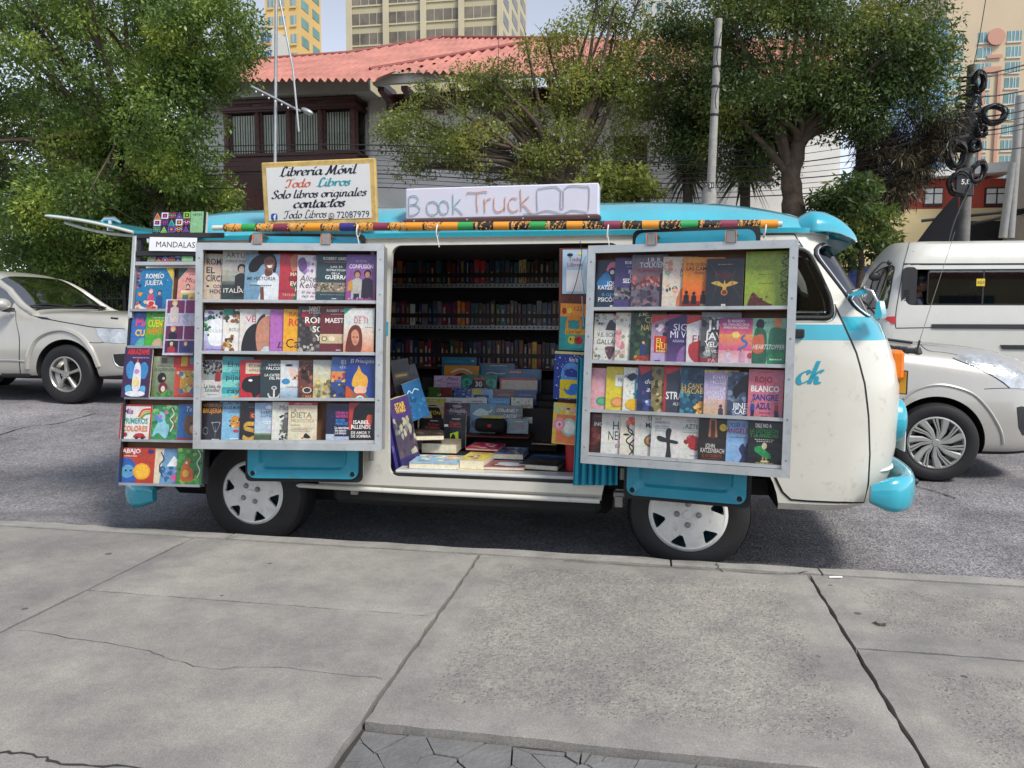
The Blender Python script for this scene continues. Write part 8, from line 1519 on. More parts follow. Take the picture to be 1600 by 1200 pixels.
# bay window
bx0, bx1 = A(352, 200, YH+.25).x, A(550, 200, YH+.25).x; bzt = z0-.01; bzb = A(450, 335, YH+.25).z; zw0, zw1 = A(450, 236, YH+.25).z, A(450, 175, YH+.25).z; yb = YH+.25
mb = MB(); mb.box(bx0-.1, bx1+.1, yb, yb+.95, zw1+.05, bzt, M['darkwood']); mb.box(bx0-.1, bx1+.1, yb, yb+.95, bzb-1.6, zw0-.05, M['darkwood'])
for z, o in ((bzt-.12, .07), (zw1+.1, .05), (zw0-.14, .07), (zw0-.6, .04)): mb.box(bx0-.1-o, bx1+.1+o, yb-o, yb+.94, z, z+.09, M['darkwood'])
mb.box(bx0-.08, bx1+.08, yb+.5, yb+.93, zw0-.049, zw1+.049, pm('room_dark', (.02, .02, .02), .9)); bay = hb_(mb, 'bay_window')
hg_ = glass_mat('house_glass', (.93, .94, .93), -.03); nw = 4; pw_ = (bx1-bx0)/nw
for k in range(nw+1):
    x = bx0+k*pw_; mb = MB(); prof = [(.085+.02*math.sin(q*1.9), zw0-.05+(zw1-zw0+.1)*q/16) for q in range(17)]; mb.lathe(prof, M['darkwood'], (x, yb+.1, 0), 'z', 10); mb.box(x-.13, x+.13, yb+.12, yb+.2, zw0-.049, zw1+.049, M['darkwood']); o = mb.build('carved_column', bay, .9)
for k in range(nw):
    x0 = bx0+k*pw_+.14; x1 = x0+pw_-.28; mb = MB(); mb.box(x0, x1, yb+.2, yb+.215, zw0-.02, zw1+.02, hg_)
    pn = mb.build('pane', bay); mb = MB(); nb = 9
    for q in range(nb):
        xx = x0+(x1-x0)*(q+.1)/nb; mb.box(xx, xx+(x1-x0)/nb*.55, yb+.225+.01*(q % 2), yb+.235+.01*(q % 2), zw0, zw1, pm('blind_slat', (.8, .8, .66), .8))
    mb.build('vertical_blind', pn)
    mb = MB(); mb.box(x0-.02, x1+.02, yb-.015, yb-.001, zw1+.22, zw1+.5, M['darkwood'], .02)
    for q in range(7): mb.ell((x0+(x1-x0)*(q+.5)/7, yb-.02, zw1+.36+.04*math.sin(q*2)), (.06, .03, .07), M['darkwood'], 8, 6)
    mb.build('carved_panel', bay, .9)
mb = MB(); mb.box(bx1+.1, bx1+.104, yb+.3, yb+.8, zw0, zw1, hg_); mb.build('side_pane', bay)
for u in (840, 985, 1085, 1180):
    p = A(u, 240, YH+.9); mb = MB(); mb.box(p.x-.5, p.x+.5, YH+.84, YH+.899, p.z-.8, p.z+.5, M['darkwood']); f = hb_(mb, 'window_frame'); mb = MB(); mb.box(p.x-.42, p.x+.42, YH+.82, YH+.839, p.z-.72, p.z+.42, hg_); mb.build('pane', f)
# ---- tall buildings
def tower(label, u0, uc, u1, Y, vtop, col, wcol, rows, bays, sbays, frame=None, band=None, D=None, wfrac=(.16, .84)):
    """front face between photo columns u0 and uc; side face back to u1"""
    x0, x1 = A(u0, 60, Y).x, A(uc, 60, Y).x; zt = A(uc, vtop, Y).z
    if D is None:
        d = ray(u1, 60); D = max(6, min(60, (x1-CAM_POS.x)/d.x*d.y+CAM_POS.y-Y)) if abs(d.x) > 1e-3 else 20
    t = thing('tower_block', label, 'building', ((x0+x1)/2, Y, .5)); lc = Vector((-(x0+x1)/2, -Y, -.5))
    mb = MB(); mb.box(x0, x1, Y, Y+D, .5, zt, col); mb.build('wall', t, None, lc)
    sc = PXM(Y, x0)
    for (v0, v1) in rows:
        z1, z0 = A(u0, v0, Y).z, A(u0, v1, Y).z; bw_ = (x1-x0)/bays
        if z0 > zt: continue
        for b in range(bays):
            a, c = x0+bw_*(b+wfrac[0]), x0+bw_*(b+wfrac[1]); mb = MB(); mb.box(a, c, Y-.05, Y+.2, z0, z1, wcol); wn = mb.build('window', t, None, lc)
            mb = MB(); nm = 4 if bays < 6 else 2
            for q in range(1, nm): xx = a+(c-a)*q/nm+(.3*rnd.random() if nm > 2 else 0); mb.box(xx-.05, xx+.05, Y-.1, Y-.051, z0, z1, frame or M['alu'])
            mb.box(a-.05, c+.05, Y-.16, Y-.0505, z0-.25, z0-.01, band or col); mb.build('mullion', wn)
        for b in range(sbays):
            bd = D/sbays; mb = MB(); mb.box(x1-.2, x1+.05, Y+bd*(b+.18), Y+bd*(b+.82), z0, z1, wcol); mb.build('window', t, None, lc)
    return t, lc, x0, x1, zt, D
dwin = pm('tower_glass_bronze', (.16, .14, .11), .25, 0, .6, .22); gwin = pm('tower_glass_green', (.14, .27, .27), .15, .0, .4, .12)
tan = pm('tan_concrete', (.45, .40, .26), .8, 0, .1, .1); tan2 = pm('tan_spandrel', (.5, .45, .31), .8, 0, .1, .2)
t, lc, x0, x1, zt, D = tower('tan office tower with bronze window bands behind the red roof', 547, 782, 820, 120, -120, tan, dwin, [(-70+31*k, -52+31*k) for k in range(6)], 4, 3, tan, tan2, 26, (.03, .97))
mb = MB()
for b in range(5):
    xx = x0+(x1-x0)*b/4; mb.box(xx-.45, xx+.45, Y0_ if False else 119.4, 119.85, .5, zt, tan2)
mb.build('pilaster', t, None, lc)
yel = pm('yellow_render', (.62, .42, .16), .8, 0, .08, .1); 
t, lc, x0, x1, zt, D = tower('yellow apartment tower behind the left end of the red roof', 415, 468, 490, 95, -90, yel, gwin, [(-60+29*k, -45+29*k) for k in range(6)], 3, 2, None, None, 7, (.25, .75))
t, lc, x0, x1, zt, D = tower('pale low tower with blue glass corner left of the yellow one', 345, 425, 430, 90, 42, pm('pale_tower', (.5, .5, .47), .8), pm('tower_glass_blue', (.06, .16, .36), .15, 0, .3, .2), [(56, 72), (84, 100)], 3, 0, None, pm('orange_band', (.6, .28, .05), .7), 14, (.35, .95))
pink = pm('cream_tower', (.55, .44, .3), .8, 0, .08, .1)
t, lc, x0, x1, zt, D = tower('cream hotel tower with red disc and green windows at the right', 1478, 1660, 1670, 130, -60, pink, gwin, [(54+24*k, 70+24*k) for k in range(10)], 4, 0, None, pm('tower_ledge', (.6, .52, .42), .7), 30, (.12, .62))
rpk = pm('salmon_paint', (.52, .27, .2), .8); Yt = 129.8
mb = MB(); c = A(1556, 58, Yt); mb.lathe([(0, -.3), (1.25, -.3), (1.25, 0)], rpk, (c.x, Yt, c.z), 'y', 32); mb.build('disc', t, None, lc)
mb = MB()
for u in (1538, 1562):
    a, b = A(u, 112, Yt), A(u-6, 262, Yt); mb.box(a.x-.22, a.x+.22, Yt-.12, Yt, b.z, a.z, rpk)
a, b = A(1536, 105, Yt), A(1564, 112, Yt); mb.box(a.x, b.x, Yt-.12, Yt, b.z, a.z, rpk); a, b = A(1542, 86, Yt), A(1566, 90, Yt); mb.box(a.x, b.x, Yt-.1, Yt, b.z, a.z, rpk); mb.build('painted_frame', t, None, lc)
blue = pm('blue_mirror_glass', (.1, .26, .5), .12, .3, .4, .12)
t, lc, x0, x1, zt, D = tower('narrow blue glass tower between the tree and the cream tower', 1455, 1482, 1484, 125, 30, blue, blue, [(40+16*k, 52+16*k) for k in range(14)], 2, 0, None, None, 20, (.05, .95))
t, lc, x0, x1, zt, D = tower('grey white apartment block showing faintly through the middle trees', 1000, 1065, 1075, 100, -40, pm('pale_tower', (.5, .5, .47)), gwin, [(-20+26*k, -6+26*k) for k in range(6)], 3, 2, None, None, 20, (.2, .8))
# ---- low cream building with the red window band, right
YB = 24; lb0 = A(1340, 300, YB); lb = thing('low_building', 'low cream building with red window band and white roof edge behind the cable pole', 'building', (lb0.x+3, YB, .40)); LL = Vector((-lb0.x-3, -YB, -.40))
x0, x1 = A(1330, 300, YB).x, A(1590, 300, YB).x; z = lambda v: A(1480, v, YB).z; cw = pm('pale_yellow_wall', (.58, .47, .26), .85, 0, .12, .8)
mb = MB(); mb.box(x0, x1, YB, YB+8, .40, z(326), cw); mb.box(x0, x1, YB+.1, YB+8, z(326), z(280), pm('red_band', (.42, .06, .035), .7, 0, .15, 1)); mb.build('wall', lb, None, LL)
mb = MB(); mb.prism([(x0, z(284)), (x1-.3, z(274)), (x1-.3, z(258)), (x0, z(276))], YB-.5, YB+8.2, pm('white_roof_edge', (.66, .66, .64), .7)); mb.build('roof_edge', lb, None, LL)
for u0, u1 in ((1350, 1392), (1444, 1474), (1539, 1576)):
    a, b = A(u0, 322, YB), A(u1, 292, YB); mb = MB(); mb.box(a.x, b.x, YB+.0, YB+.09, a.z, b.z, M['iron']); wn = mb.build('window', lb, None, LL)
    for q in range(2):
        for r in range(2):
            xx = a.x+(b.x-a.x)*(q*.5+.04); mb = MB(); za, zb2 = (a.z+.08, a.z+(b.z-a.z)*.62) if r == 0 else (a.z+(b.z-a.z)*.68, b.z-.05); mb.box(xx, xx+(b.x-a.x)*.42, YB-.02, YB-.001, za, zb2, pm('white_pane', (.6, .6, .56), .3)); mb.build('pane', wn)
a, b = A(1470, 372, YB), A(1568, 345, YB); mb = MB(); mb.box(a.x, b.x, YB-.03, YB+.0, .6, b.z, M['under']); mb.build('dark_opening', lb, None, LL)
mb = MB()
for p, q in (((1440, 345), (1600, 328)), ((1465, 362), (1600, 332)), ((1470, 345), (1478, 372)), ((1490, 340), (1496, 370))):
    mb.tube([A(*p, YB-1.5), A(*q, YB-1.5)], .05, M['iron'], 6)
mb.build('awning_frame', lb, None, LL)
YG = 22; a = A(1614, 300, YG); gb = thing('grey_building', 'plain grey brown building corner at the far right edge', 'building', (a.x+3, YG, .40)); lc = Vector((-a.x-3, -YG, -.40))
mb = MB(); mb.box(a.x, a.x+8, YG, YG+1.5, .40, A(1590, 135, YG).z, pm('grey_brown_wall', (.36, .33, .29), .85, 0, .12, .6)); mb.build('wall', gb, None, lc)
mb = MB()
for u, v0 in ((1594, 150), (1583, 255)): mb.tube([A(u, v0, YG-.2), A(u-16, 372, YG-.2)], .12, pm('grey_pipe', (.27, .27, .26), .6), 10)
mb.build('drain_pipe', gb, .9, lc)
# ---- dark tarpaulin, railings, hedge, kiosk, blue board
mb = MB(); pts = [A(1497, 300, 13), A(1500, 375, 13), A(1432, 380, 13.3), A(1462, 340, 13.2)]; mb.add(pts+[p+Vector((0, .03, 0)) for p in pts], [(0, 1, 2, 3), (7, 6, 5, 4), (0, 3, 7, 4), (3, 2, 6, 7)], pm('dark_tarp', (.03, .03, .036), .8)); tag(mb.build('tarpaulin'), 'dark grey tarpaulin sheet hanging beside the cable pole', 'tarpaulin')
def railing(label, u0, u1, v, Y, hgt, sp):
    x0, x1 = A(u0, v, Y).x, A(u1, v, Y).x; zt = A((u0+u1)/2, v, Y).z; r = thing('iron_railing', label, 'fence', ((x0+x1)/2, Y, .4)); lc = Vector((-(x0+x1)/2, -Y, -.6)); mb = MB(); x = x0; k = 0
    while x < x1:
        mb.box(x-.012, x+.012, Y-.012, Y+.012, .4, zt-.08, M['iron']); mb.lathe([(.0, zt+.05), (.022, zt-.03), (.012, zt-.08)], M['iron'], (x, Y, 0), 'z', 6); x += sp
    mb.build('bars', r, None, lc); mb = MB()
    for z in (.75, zt-.25): mb.box(x0, x1, Y-.02, Y+.02, z, z+.04, M['iron'])
    mb.build('rail', r, None, lc)
    for q in range(int((x1-x0)/2.2)+1):
        mb = MB(); xx = x0+q*2.2; mb.box(xx-.035, xx+.035, Y-.036, Y+.036, .4, zt+.1, M['iron']); mb.build('post', r, None, lc)
railing('black iron railing in front of the hedge on the left of the street', -60, 640, 437, 12.2, 1.3, .14)
railing('black iron railing with spiked tops beyond the minibus roof on the right', 1230, 1640, 383, 12.4, 1.3, .16)
a = A(262, 392, 14); k = thing('kiosk', 'small cream kiosk with blue roof half hidden behind the left tree', 'kiosk', (a.x, 14.5, .40)); lc = Vector((-a.x, -14.5, -.40)); x0, x1 = A(205, 400, 14).x, A(345, 400, 14).x; zk = A(262, 410, 14).z
mb = MB(); mb.box(x0+.15, x1-.15, 14.2, 16, .40, zk, pm('kiosk_cream', (.55, .47, .3), .8)); mb.build('wall', k, None, lc)
mb = MB(); zt = A(262, 362, 14).z; mb.prism([(x0, zk), (x1, zk), (x1-.2, zt), (x0+.5, zt)], 14, 16.2, pm('kiosk_blue', (.03, .13, .36), .6, 0, .2, 2)); mb.build('roof', k, None, lc)
mb = MB(); p = A(250, 400, 14); mb.box(p.x-.25, p.x+.2, 13.97, 13.998, p.z-.06, p.z+.05, M['white']); mb.build('emblem', k, None, lc)
mb = MB(); c = A(1342, 450, 11.9); P = [(c.x-.28+ .0, .7), (c.x+.34, .7), (c.x+.34, c.z+.05)]+[(c.x+.03+.31*math.cos(t*math.pi/12), c.z+.05+.36*math.sin(t*math.pi/12)) for t in range(1, 12)]+[(c.x-.28, c.z+.05)]
mb.prism(P, 11.85, 11.92, pm('board_blue', (.05, .09, .36), .5)); bb = mb.build('notice_board'); tag(bb, 'blue round topped board with a yellow panel behind the van mirror', 'sign')
mb = MB(); mb.box(c.x+.02, c.x+.26, 11.83, 11.8499, c.z-.42, c.z-.0, M['yplastic'], .02); mb.box(c.x+.08, c.x+.2, 11.82, 11.829, c.z-.3, c.z-.1, pm('board_blue', (.05, .09, .36))); mb.build('panel', bb)
# ---- low row of shops on our side of the street, seen only as reflections in the glass
sr = thing('shop_row', 'long low cream shop row with dark shutters behind the pavement', 'building', (4, -24, 0)); lc = Vector((-4, 24, 0))
mb = MB(); mb.box(-26, 34, -30, -24, 0, 3.3, cw); mb.box(-26, 34, -24.3, -23.9, 3.3, 3.6, roofm); mb.build('wall', sr, None, lc)
for k in range(14):
    x = -24+k*4.1; mb = MB(); mb.box(x, x+2.6, -23.99, -23.93, .1, 2.4, pm('shutter_green', (.05, .1, .1), .5, 0, .3, 1) if k % 3 else rpk); mb.build('shutter', sr, None, lc)
# ------------------------------------------------------------------ trees
def leaf_mat(name, c0, c1, c2, trans=.35):
    m = bpy.data.materials.new(name); m.use_nodes = True; t = m.node_tree; b = t.nodes['Principled BSDF']; N = t.nodes.new; Lk = t.links.new
    g = N('ShaderNodeNewGeometry'); r = N('ShaderNodeValToRGB'); r.color_ramp.elements[0].color = (*c0, 1); r.color_ramp.elements[1].color = (*c2, 1); e = r.color_ramp.elements.new(.6); e.color = (*c1, 1)
    tc = N('ShaderNodeTexCoord'); n = N('ShaderNodeTexNoise'); n.inputs['Scale'].default_value = .9; n.inputs['Detail'].default_value = 3; Lk(tc.outputs['Object'], n.inputs['Vector'])
    ad = N('ShaderNodeMath'); ad.operation = 'MULTIPLY_ADD'; ad.inputs[1].default_value = .38; Lk(g.outputs['Random Per Island'], ad.inputs[0])
    ml = N('ShaderNodeMath'); ml.operation = 'MULTIPLY_ADD'; ml.inputs[1].default_value = 2.0; ml.inputs[2].default_value = -.70; Lk(n.outputs[0], ml.inputs[0]); Lk(ml.outputs[0], ad.inputs[2]); Lk(ad.outputs[0], r.inputs[0])
    Lk(r.outputs[0], b.inputs['Base Color']); b.inputs['Roughness'].default_value = .45; b.inputs['Specular IOR Level'].default_value = .45
    tr = N('ShaderNodeBsdfTranslucent'); hs = N('ShaderNodeHueSaturation'); hs.inputs['Value'].default_value = 1.6; hs.inputs['Hue'].default_value = .485; Lk(r.outputs[0], hs.inputs['Color']); Lk(hs.outputs[0], tr.inputs[0])
    mx = N('ShaderNodeMixShader'); mx.inputs[0].default_value = trans; Lk(b.outputs[0], mx.inputs[1]); Lk(tr.outputs[0], mx.inputs[2]); Lk(mx.outputs[0], t.nodes['Material Output'].inputs[0]); return m
LM1 = leaf_mat('dense_leaves', (.022, .05, .016), (.12, .20, .036), (.42, .48, .09)); LM2 = leaf_mat('pale_leaves', (.045, .07, .016), (.18, .22, .042), (.38, .38, .08)); LM3 = leaf_mat('mid_leaves', (.02, .042, .014), (.08, .13, .03), (.28, .28, .06)); LM4 = leaf_mat('dry_twigs', (.03, .022, .012), (.055, .045, .02), (.08, .07, .025), .2)
def leaves(name, parent, clumps, n, size, m, seed, droop=.3, aspect=.42):
    """clumps: array of (x,y,z,radius); n leaves scattered among them, each leaf its own small folded face"""
    g = np.random.default_rng(seed); C = np.array(clumps); pr = C[:, 3]**2; ci = g.choice(len(C), n, p=pr/pr.sum())
    d = g.normal(size=(n, 3)); d /= np.linalg.norm(d, axis=1)[:, None]; rr = g.random(n)**.45
    P = C[ci, :3]+d*(C[ci, 3]*rr)[:, None]*np.array([1.15, 1.15, .8])
    ax = d*.6+g.normal(size=(n, 3))*.7; ax[:, 2] -= droop; ax /= np.linalg.norm(ax, axis=1)[:, None]
    s = np.cross(ax, g.normal(size=(n, 3))); s /= np.linalg.norm(s, axis=1)[:, None]; L = size*(.6+.8*g.random(n))[:, None]
    nr = np.cross(ax, s); mid = P+ax*L*.45
    V = np.stack([P, mid+s*L*aspect*.5+nr*L*.06, P+ax*L, mid-s*L*aspect*.5+nr*L*.06], 1).reshape(-1, 3)
    me = bpy.data.meshes.new(name); me.vertices.add(4*n); me.vertices.foreach_set('co', V.ravel()); me.loops.add(4*n); me.loops.foreach_set('vertex_index', np.arange(4*n, dtype=np.int32)); me.polygons.add(n); me.polygons.foreach_set('loop_start', np.arange(0, 4*n, 4, dtype=np.int32))
    me.update(); me.validate(); me.materials.append(m); return O(name, me, parent)
def blob_clumps(blobs, seed, cr):
    g = random.Random(seed); out = []
    for (u, v, ru, rv, Y, n) in blobs:
        c = A(u, v, Y); s = PXM(Y, c.x); rx, rz = ru/s, rv/s; ry = (rx+rz)*.5
        for k in range(n):
            a = g.uniform(0, 2*math.pi); b = math.acos(g.uniform(-1, 1)); r = g.uniform(.45, 1)**.6
            out.append((c.x+rx*r*math.sin(b)*math.cos(a), c.y+ry*r*math.sin(b)*math.sin(a), c.z+rz*r*math.cos(b), cr*g.uniform(.55, 1.25)))
    return out
def tree(label, base_px, trunk_px, Y, blobs, nleaf, size, m, seed, cr=.4, r0=.2, limbs=40, twigs=True, cat='tree', name='tree', droop=.3, base_z=.4, aspect=.42):
    g = random.Random(seed); bp = A(*base_px, Y); bp.z = base_z; t = thing(name, label, cat, bp); cl = blob_clumps(blobs, seed, cr); lc = -bp
    cl = [(x+lc.x, y+lc.y, z+lc.z, r) for x, y, z, r in cl]
    mb = MB(); tp = [bp]+[A(*p, Y) for p in trunk_px]; tp = [p+lc for p in tp]; q = catmull(tp, 6); nq = len(q)
    q = [p+Vector((g.uniform(-.02, .02), g.uniform(-.02, .02), 0)) for p in q]; mb.tube(q, [r0*(1.25-.55*i/nq)*(1+.07*math.sin(i*1.7)) for i in range(nq)], M['bark'], 12)
    top = q[-1]; pick = g.sample(cl, min(limbs, len(cl))); forks = [q[int(nq*f)] for f in (.7, .8, .9)]+[top]*3
    mains = []
    for (x, y, z, r) in pick:
        e = Vector((x, y, z)); s = min(mains, key=lambda p: (p[0]-e).length) if mains and g.random() < .65 else (g.choice(forks), r0*.5); 
        if s[1] < .014: s = (g.choice(forks), r0*.45)
        a = s[0]; md = a.lerp(e, .5)+Vector((g.uniform(-.2, .2), g.uniform(-.2, .2), g.uniform(-.05, .3)))*min(1, (e-a).length*.4); pts = catmull([a, a.lerp(md, .55)+Vector((g.uniform(-.08, .08), 0, g.uniform(-.05, .1))), md, e], 4); n = len(pts); rb = min(s[1], r0*.55)
        mb.tube(pts, [max(.006, rb*(1-.85*i/n)) for i in range(n)], M['bark'], 6); mains.append((md, rb*.5)); mains.append((pts[n*3//4], rb*.3))
        for w_ in range(5 if twigs else 0):
            o = e+Vector((g.gauss(0, 1), g.gauss(0, 1), g.gauss(0, .8)))*r*.8; mb.tube([e.lerp(md, .15), e.lerp(o, .5)+Vector((0, 0, .04)), o], [.008, .006, .003], M['bark'], 4, False)
    mb.build('trunk', t, 1.2); leaves('crown', t, cl, nleaf, size, m, seed, droop, aspect); return t
tree('large dense leafy tree on the left behind the silver four by four', (262, 470), [(258, 380), (235, 300), (205, 230)], 11.0,
     [(190, 120, 150, 130, 11.2, 90), (60, 130, 120, 150, 11.0, 70), (308, 55, 88, 85, 10.6, 60), (268, 200, 82, 95, 10.2, 55), (110, 320, 95, 60, 10.0, 45), (290, 320, 80, 50, 11.8, 40), (50, 390, 70, 35, 10.4, 24), (220, 380, 80, 40, 11.6, 30), (150, 10, 220, 70, 11.2, 60), (230, 260, 90, 60, 11, 35), (130, 415, 60, 25, 10.6, 12), (250, 400, 60, 25, 11, 12)], 150000, .088, LM1, 3, .40, .24, 60)
tree('darker leafy tree standing further back at the far left', (60, 470), [(70, 330), (90, 260)], 16.5, [(60, 250, 130, 110, 16.5, 60), (190, 300, 120, 90, 16.5, 50), (300, 340, 70, 60, 16.5, 24), (-30, 330, 90, 90, 16.5, 30), (90, 370, 150, 50, 16.5, 40)], 42000, .15, LM3, 17, .6, .2, 30)
tree('spreading sparse tree with yellow green leaves in front of the house', (888, 470), [(886, 330), (884, 285)], 12.0,
     [(720, 175, 95, 60, 12, 38), (640, 215, 45, 45, 11.8, 14), (790, 240, 110, 45, 11.8, 34), (850, 130, 95, 60, 12.2, 36), (930, 70, 75, 60, 12.2, 36), (950, 190, 80, 80, 12.2, 40), (1000, 110, 60, 80, 12.6, 30), (690, 250, 60, 25, 11.7, 12), (880, 230, 60, 40, 11.5, 12), (960, 10, 50, 40, 12.3, 14)], 44000, .072, LM2, 11, .34, .2, 70)
tree('big dark tree with thick pale barked trunk right of the concrete pole', (1248, 480), [(1244, 360), (1236, 290), (1248, 215)], 11.6,
     [(1230, 70, 170, 90, 11.8, 90), (1080, 110, 80, 90, 12.2, 50), (1390, 70, 80, 75, 11.4, 50), (1120, 210, 80, 50, 12.0, 36), (1320, 150, 90, 60, 11.4, 45), (1210, 160, 110, 50, 11.4, 45), (1150, 10, 120, 60, 12, 40), (1440, 120, 40, 55, 11.4, 20), (1310, 0, 140, 50, 11.6, 45), (1180, 250, 40, 30, 12, 10), (1060, 220, 40, 45, 12.6, 16)], 98000, .078, LM3, 5, .4, .2, 60)
tree('tangle of thin hanging brown twigs under the right tree crown', (1330, 420), [(1335, 300), (1345, 260)], 12.2, [(1400, 240, 60, 60, 12.2, 34), (1440, 215, 40, 50, 12.2, 16), (1380, 300, 50, 35, 12.2, 18)], 15000, .16, LM4, 8, .3, .07, 50, cat='shrub', name='twiggy_shrub', droop=1.1, aspect=.1)
tree('leafy green shrub beyond the windscreen of the van', (1345, 480), [(1345, 420), (1342, 370)], 11.2, [(1330, 310, 50, 35, 11.2, 22), (1310, 350, 35, 30, 11.2, 12), (1370, 350, 40, 30, 11.2, 12), (1345, 390, 50, 30, 11.3, 16)], 8000, .105, LM3, 21, .24, .06, 20, cat='shrub', name='leafy_shrub')
tree('low green bush between the middle trees and the box sign', (985, 440), [(985, 340), (985, 310)], 11.4, [(960, 285, 45, 25, 11.4, 14), (920, 300, 30, 18, 11.4, 8), (1000, 300, 30, 20, 11.4, 8)], 4500, .11, LM2, 22, .22, .05, 14, cat='bush', name='low_bush')
t = thing('hedge', 'dark hedge growing behind the black railing on the left', 'hedge', (A(150, 470, 13).x, 13, .4)); g = random.Random(4); cl = [(g.uniform(-7.5, 6), g.uniform(-.3, .3), g.uniform(.1, 2.2), .35) for _ in range(210)]; leaves('foliage', t, cl, 34000, .11, LM1, 31)
mb = MB(); mb.box(-7.5, 6, -.06, .06, 0, 1.95, pm('hedge_core', (.012, .018, .008), .9)); mb.build('dark_core', t)  # solid dark slab added inside the hedge to block the sky behind
t = thing('hedge', 'dark hedge growing behind the spiked railing on the right', 'hedge', (A(1290, 470, 13).x, 13, .4)); cl = [(g.uniform(-4.5, 1.2), g.uniform(-.3, .3), g.uniform(.1, 1.5), .35) for _ in range(70)]; leaves('foliage', t, cl, 11000, .11, LM3, 32)
mb = MB(); mb.box(-4.5, 1.2, -.06, .06, 0, 1.3, MATS['hedge_core']); mb.build('dark_core', t)  # same added dark filler slab for the right hedge
# spiky yucca behind the concrete pole
LMY = leaf_mat('yucca_leaves', (.02, .035, .016), (.06, .085, .035), (.13, .15, .07))
for (u, v, n, lab) in ((1075, 268, 110, 'spiky yucca left of the concrete pole with drooping sword leaves'), (1165, 262, 120, 'spiky yucca right of the concrete pole with drooping sword leaves')):
    c = A(u, v, 12.8); t = thing('yucca', lab, 'yucca', (c.x, c.y, .4)); h = c.z-.4; mb = MB(); mb.tube([(0, 0, 0), (.03, 0, h*.5), (0, 0, h)], [.16, .12, .1], M['bark'], 10); mb.build('trunk', t, 1.0); mb = MB()
    for k in range(n):
        a = rnd.uniform(0, 6.28); el = rnd.uniform(-.9, 1.2); L = rnd.uniform(.6, .95); d = Vector((math.cos(a)*math.cos(el), math.sin(a)*math.cos(el), math.sin(el))); s = d.cross(Vector((0, 0, 1))).normalized()*.025; b = Vector((0, 0, h+rnd.uniform(-.15, .1)))
        p1 = b+d*L*.5+Vector((0, 0, -.04)); p2 = b+d*L+Vector((0, 0, -.22-.15*rnd.random())); mb.add([b-s*.6, b+s*.6, p1+s, p1-s, p2], [(0, 1, 2, 3), (3, 2, 4)], LMY)
    mb.build('crown', t)
# ------------------------------------------------------------------ poles, lamp, cables
def pole(name, label, top, bot, Y, r0, r1, m):
    a, b = A(*top, Y), A(*bot, Y); d = (b-a)/(b.z-a.z); g_ = a+d*(.4-a.z); t = thing(name, label, 'pole', g_); lc = -g_; mb = MB(); mb.tube([g_+lc, (g_+a)/2+lc, a+lc], [r1, (r0+r1)/2, r0], m, 16); mb.build('shaft', t, .9); return t, lc
cp, lc = pole('concrete_pole', 'pale concrete pole with small cable ties standing among the trees', (1123, 30), (1110, 310), 9.9, .06, .085, M['concrete'])
mb = MB()
for v, r in ((75, .066), (105, .067), (136, .07), (180, .073)): 
    p = A(1123-13*(v-30)/280, v, 9.9)+lc; mb.lathe([(r, -.02), (r+.008, 0), (r, .02)], M['cable'], p, 'z', 16)
pts = [A(u, v, 9.78)+lc for u, v in ((1127, 50), (1120, 90), (1126, 120), (1118, 150), (1119, 170))]; mb.tube(catmull(pts, 5), .008, M['cable'], 5); mb.build('cable_tie', cp, .9)
p = A(1111, 290, 9.78)+lc; mb = MB(); mb.box(p.x-.05, p.x+.05, p.y-.03, p.y-.022, p.z-.05, p.z+.05, M['black']); text(mb, '31', p.x, p.z-.03, .06, lambda x, z: (x, p.y-.0315, z), M['white']); mb.build('number_tag', cp)
mb = MB(); p = A(1108, 305, 9.9)+lc; mb.lathe([(.10, .12), (.125, .02), (.125, -.3)], M['concrete'], p, 'z', 16); mb.build('collar', cp, .8)
sp, lc = pole('lamp_post', 'thin steel post with slanting arm and lamp head behind the white sign', (432, -60), (430, 245), 9.6, .028, .032, M['galv'])
mb = MB(); mb.tube([A(393, 135, 9.5)+lc, A(470, 174, 9.5)+lc], .022, M['galv'], 8)
for k in range(6):
    p = A(400+10*k, 139+5*k, 9.47)+lc; mb.ell(tuple(p+Vector((0, 0, -.05))), (.015, .015, .02), M['white'], 8, 6)
mb.build('cross_arm', sp, .9)
mb = MB(); mb.tube([A(425, -60, 9.4)+lc, A(441, 20, 9.4)+lc, A(458, 110, 9.4)+lc, A(467, 206, 9.4)+lc], .02, M['galv'], 8); mb.build('hanging_bar', sp, .9)
c = A(480, 174, 9.5)+lc; mb = MB(); mb.X = Matrix.Translation(c) @ Matrix.Rotation(R_(25), 4, 'Y'); mb.ell((0, 0, 0), (.13, .07, .05), M['galv'], 14, 8); mb.ell((.02, 0, -.03), (.09, .05, .035), M['headlens'], 12, 8); mb.build('lamp_head', sp, 1.0)
up_, lc = pole('utility_pole', 'leaning utility pole crowded with black cable coils at the right', (1519, 102), (1506, 372), 12.0, .08, .115, pm('weathered_pole', (.15, .145, .135), .85, 0, .35, 6, .3, 30))
def coil(u, v, ru, rv, n, ang=0):
    mb = MB(); c = A(u, v, 11.8)+lc; s = PXM(12, A(u, v, 12).x)
    for k in range(n+7):
        f = rnd.uniform(.8, 1.1); o = Vector((rnd.uniform(-.03, .03), rnd.uniform(-.05, .05), rnd.uniform(-.03, .03))); P = []
        for i in range(25):
            t = 2*math.pi*i/24; x, z = ru/s*f*math.cos(t), rv/s*f*math.sin(t); P.append(c+o+Vector((x*math.cos(ang)-z*math.sin(ang), .05*math.sin(t*2+k), x*math.sin(ang)+z*math.cos(ang))))
        mb.tube(P, .016, M['cable'], 5, False)
    mb.build('cable_coil', up_, 1.2)
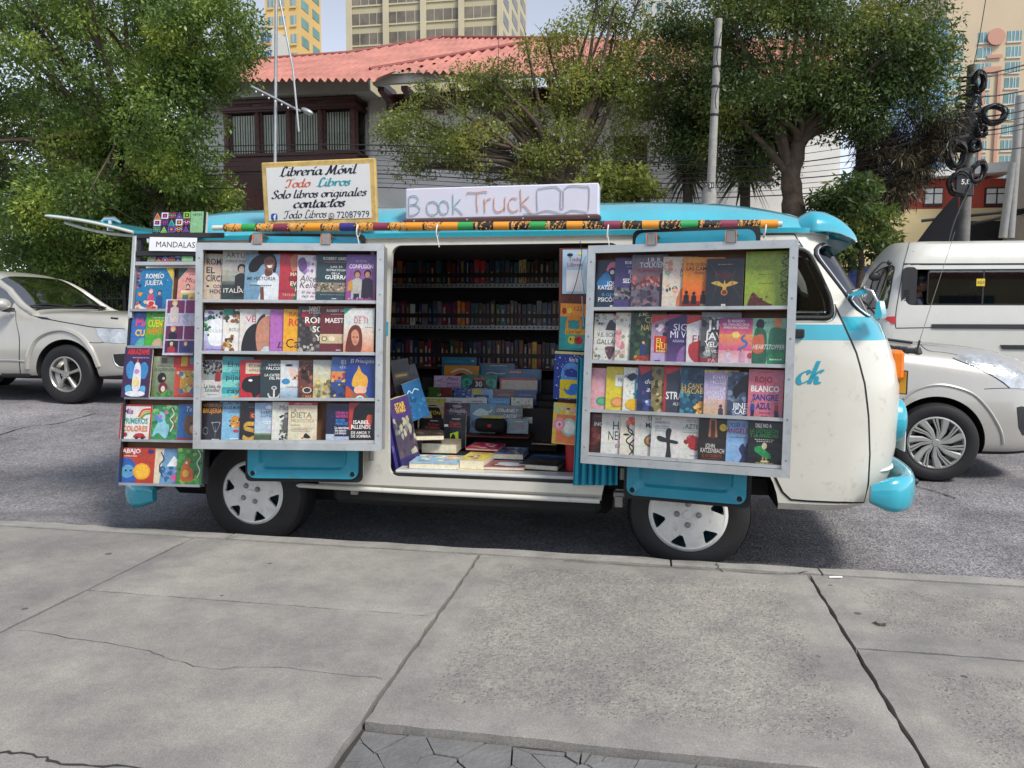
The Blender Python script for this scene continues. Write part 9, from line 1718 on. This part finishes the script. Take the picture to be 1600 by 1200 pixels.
for q in ((1531, 128, 7, 15, 6), (1552, 179, 16, 14, 9), (1494, 241, 12, 20, 10), (1527, 270, 9, 17, 9, -.4), (1497, 287, 12, 16, 6), (1524, 228, 7, 8, 4), (1535, 205, 6, 7, 3)): coil(*q)
mb = MB(); p = A(1507, 285, 11.8)+lc; mb.box(p.x-.17, p.x+.15, p.y-.06, p.y+.02, p.z-.26, p.z+.26, M['black'], .02); bxx = mb.build('junction_box', up_, .6)
mb = MB(); text(mb, '5,8', p.x, p.z-.04, .09, lambda x, z: (x, p.y-.0615, z), M['white']); text(mb, 'DANGER', p.x, p.z+.13, .05, lambda x, z: (x, p.y-.0615, z), M['white'], w=.24) if False else None; mb.build('box_lettering', bxx)
mb = MB()
for k in range(60):
    v = rnd.choice([150, 170, 185, 192, 198, 204, 210, 216, 222]); p = A(1516-(v-100)*.05, v, 11.85)+lc; mb.tube(catmull([p+Vector((rnd.uniform(-.25, .25), 0, rnd.uniform(-.2, .2))) for _ in range(4)], 4), .012, M['cable'], 4)
for k in range(9):
    v = 120+k*14; p = A(1515-(v-100)*.05, v, 11.86)+lc; mb.lathe([(.14, -.02), (.16, 0), (.14, .02)], M['cable'], p+Vector((0, .14, 0)), 'z', 12)
mb.build('cable_tangle', up_, 1.2)
mb = MB(); mb.tube([A(1508, 180, 11.9)+lc, A(1540, 172, 11.9)+lc], .05, M['cable'], 8); mb.tube([A(1450, 225, 11.9)+lc, A(1512, 214, 11.9)+lc], [.03, .08], M['cable'], 8); mb.build('cable_sleeve', up_, .9)
def cable(px, Y, r, label, sag=0):
    P = [A(u, v, y) for (u, v), y in zip(px, Y)]; q = catmull(P, 8); mb = MB(); mb.tube(q, r, M['cable'], 5); tag(mb.build('overhead_cable'), label, 'cable', 'overhead cables across the street')
hooks = [(1510, v) for v in (150, 168, 180, 190, 198, 205, 211, 216, 220, 226)]
ends = [255, 262, 270, 246, 278, 285, 291, 298, 305, 312]
for k, ((u, v), e) in enumerate(zip(hooks, ends)):
    cable([(u, v), (1380, v+34+k*3), (1150, 236+k*8), (860, e-6), (560, e-20), (200, e-18), (-120, e-40)], [11.9, 11.7, 11.5, 11.2, 11.0, 11.0, 11.0], (.006 if k % 3 else .011), f'black overhead cable, {ordn(k)} from the top of the bundle running left from the utility pole')
for k, (v0, v1) in enumerate(((118, 97), (123, 104), (150, 140), (168, 158), (182, 170), (190, 182), (205, 190), (212, 198), (228, 232))):
    cable([(1514, v0), (1560, (v0+v1)/2+4), (1650, v1-8)], [11.9, 11.9, 11.9], .008 if k % 2 else .013, f'black overhead cable, {ordn(k)} from the top running right from the utility pole')
cable([(1545, -30), (1530, 60), (1519, 112)], [11.9]*3, .008, 'thin cable dropping steeply onto the top of the utility pole')
cable([(1512, 300), (1490, 350), (1478, 400)], [11.7, 11.5, 11.3], .012, 'pale stay cable slanting down left from the utility pole')
bpy.data.objects.remove(_to)
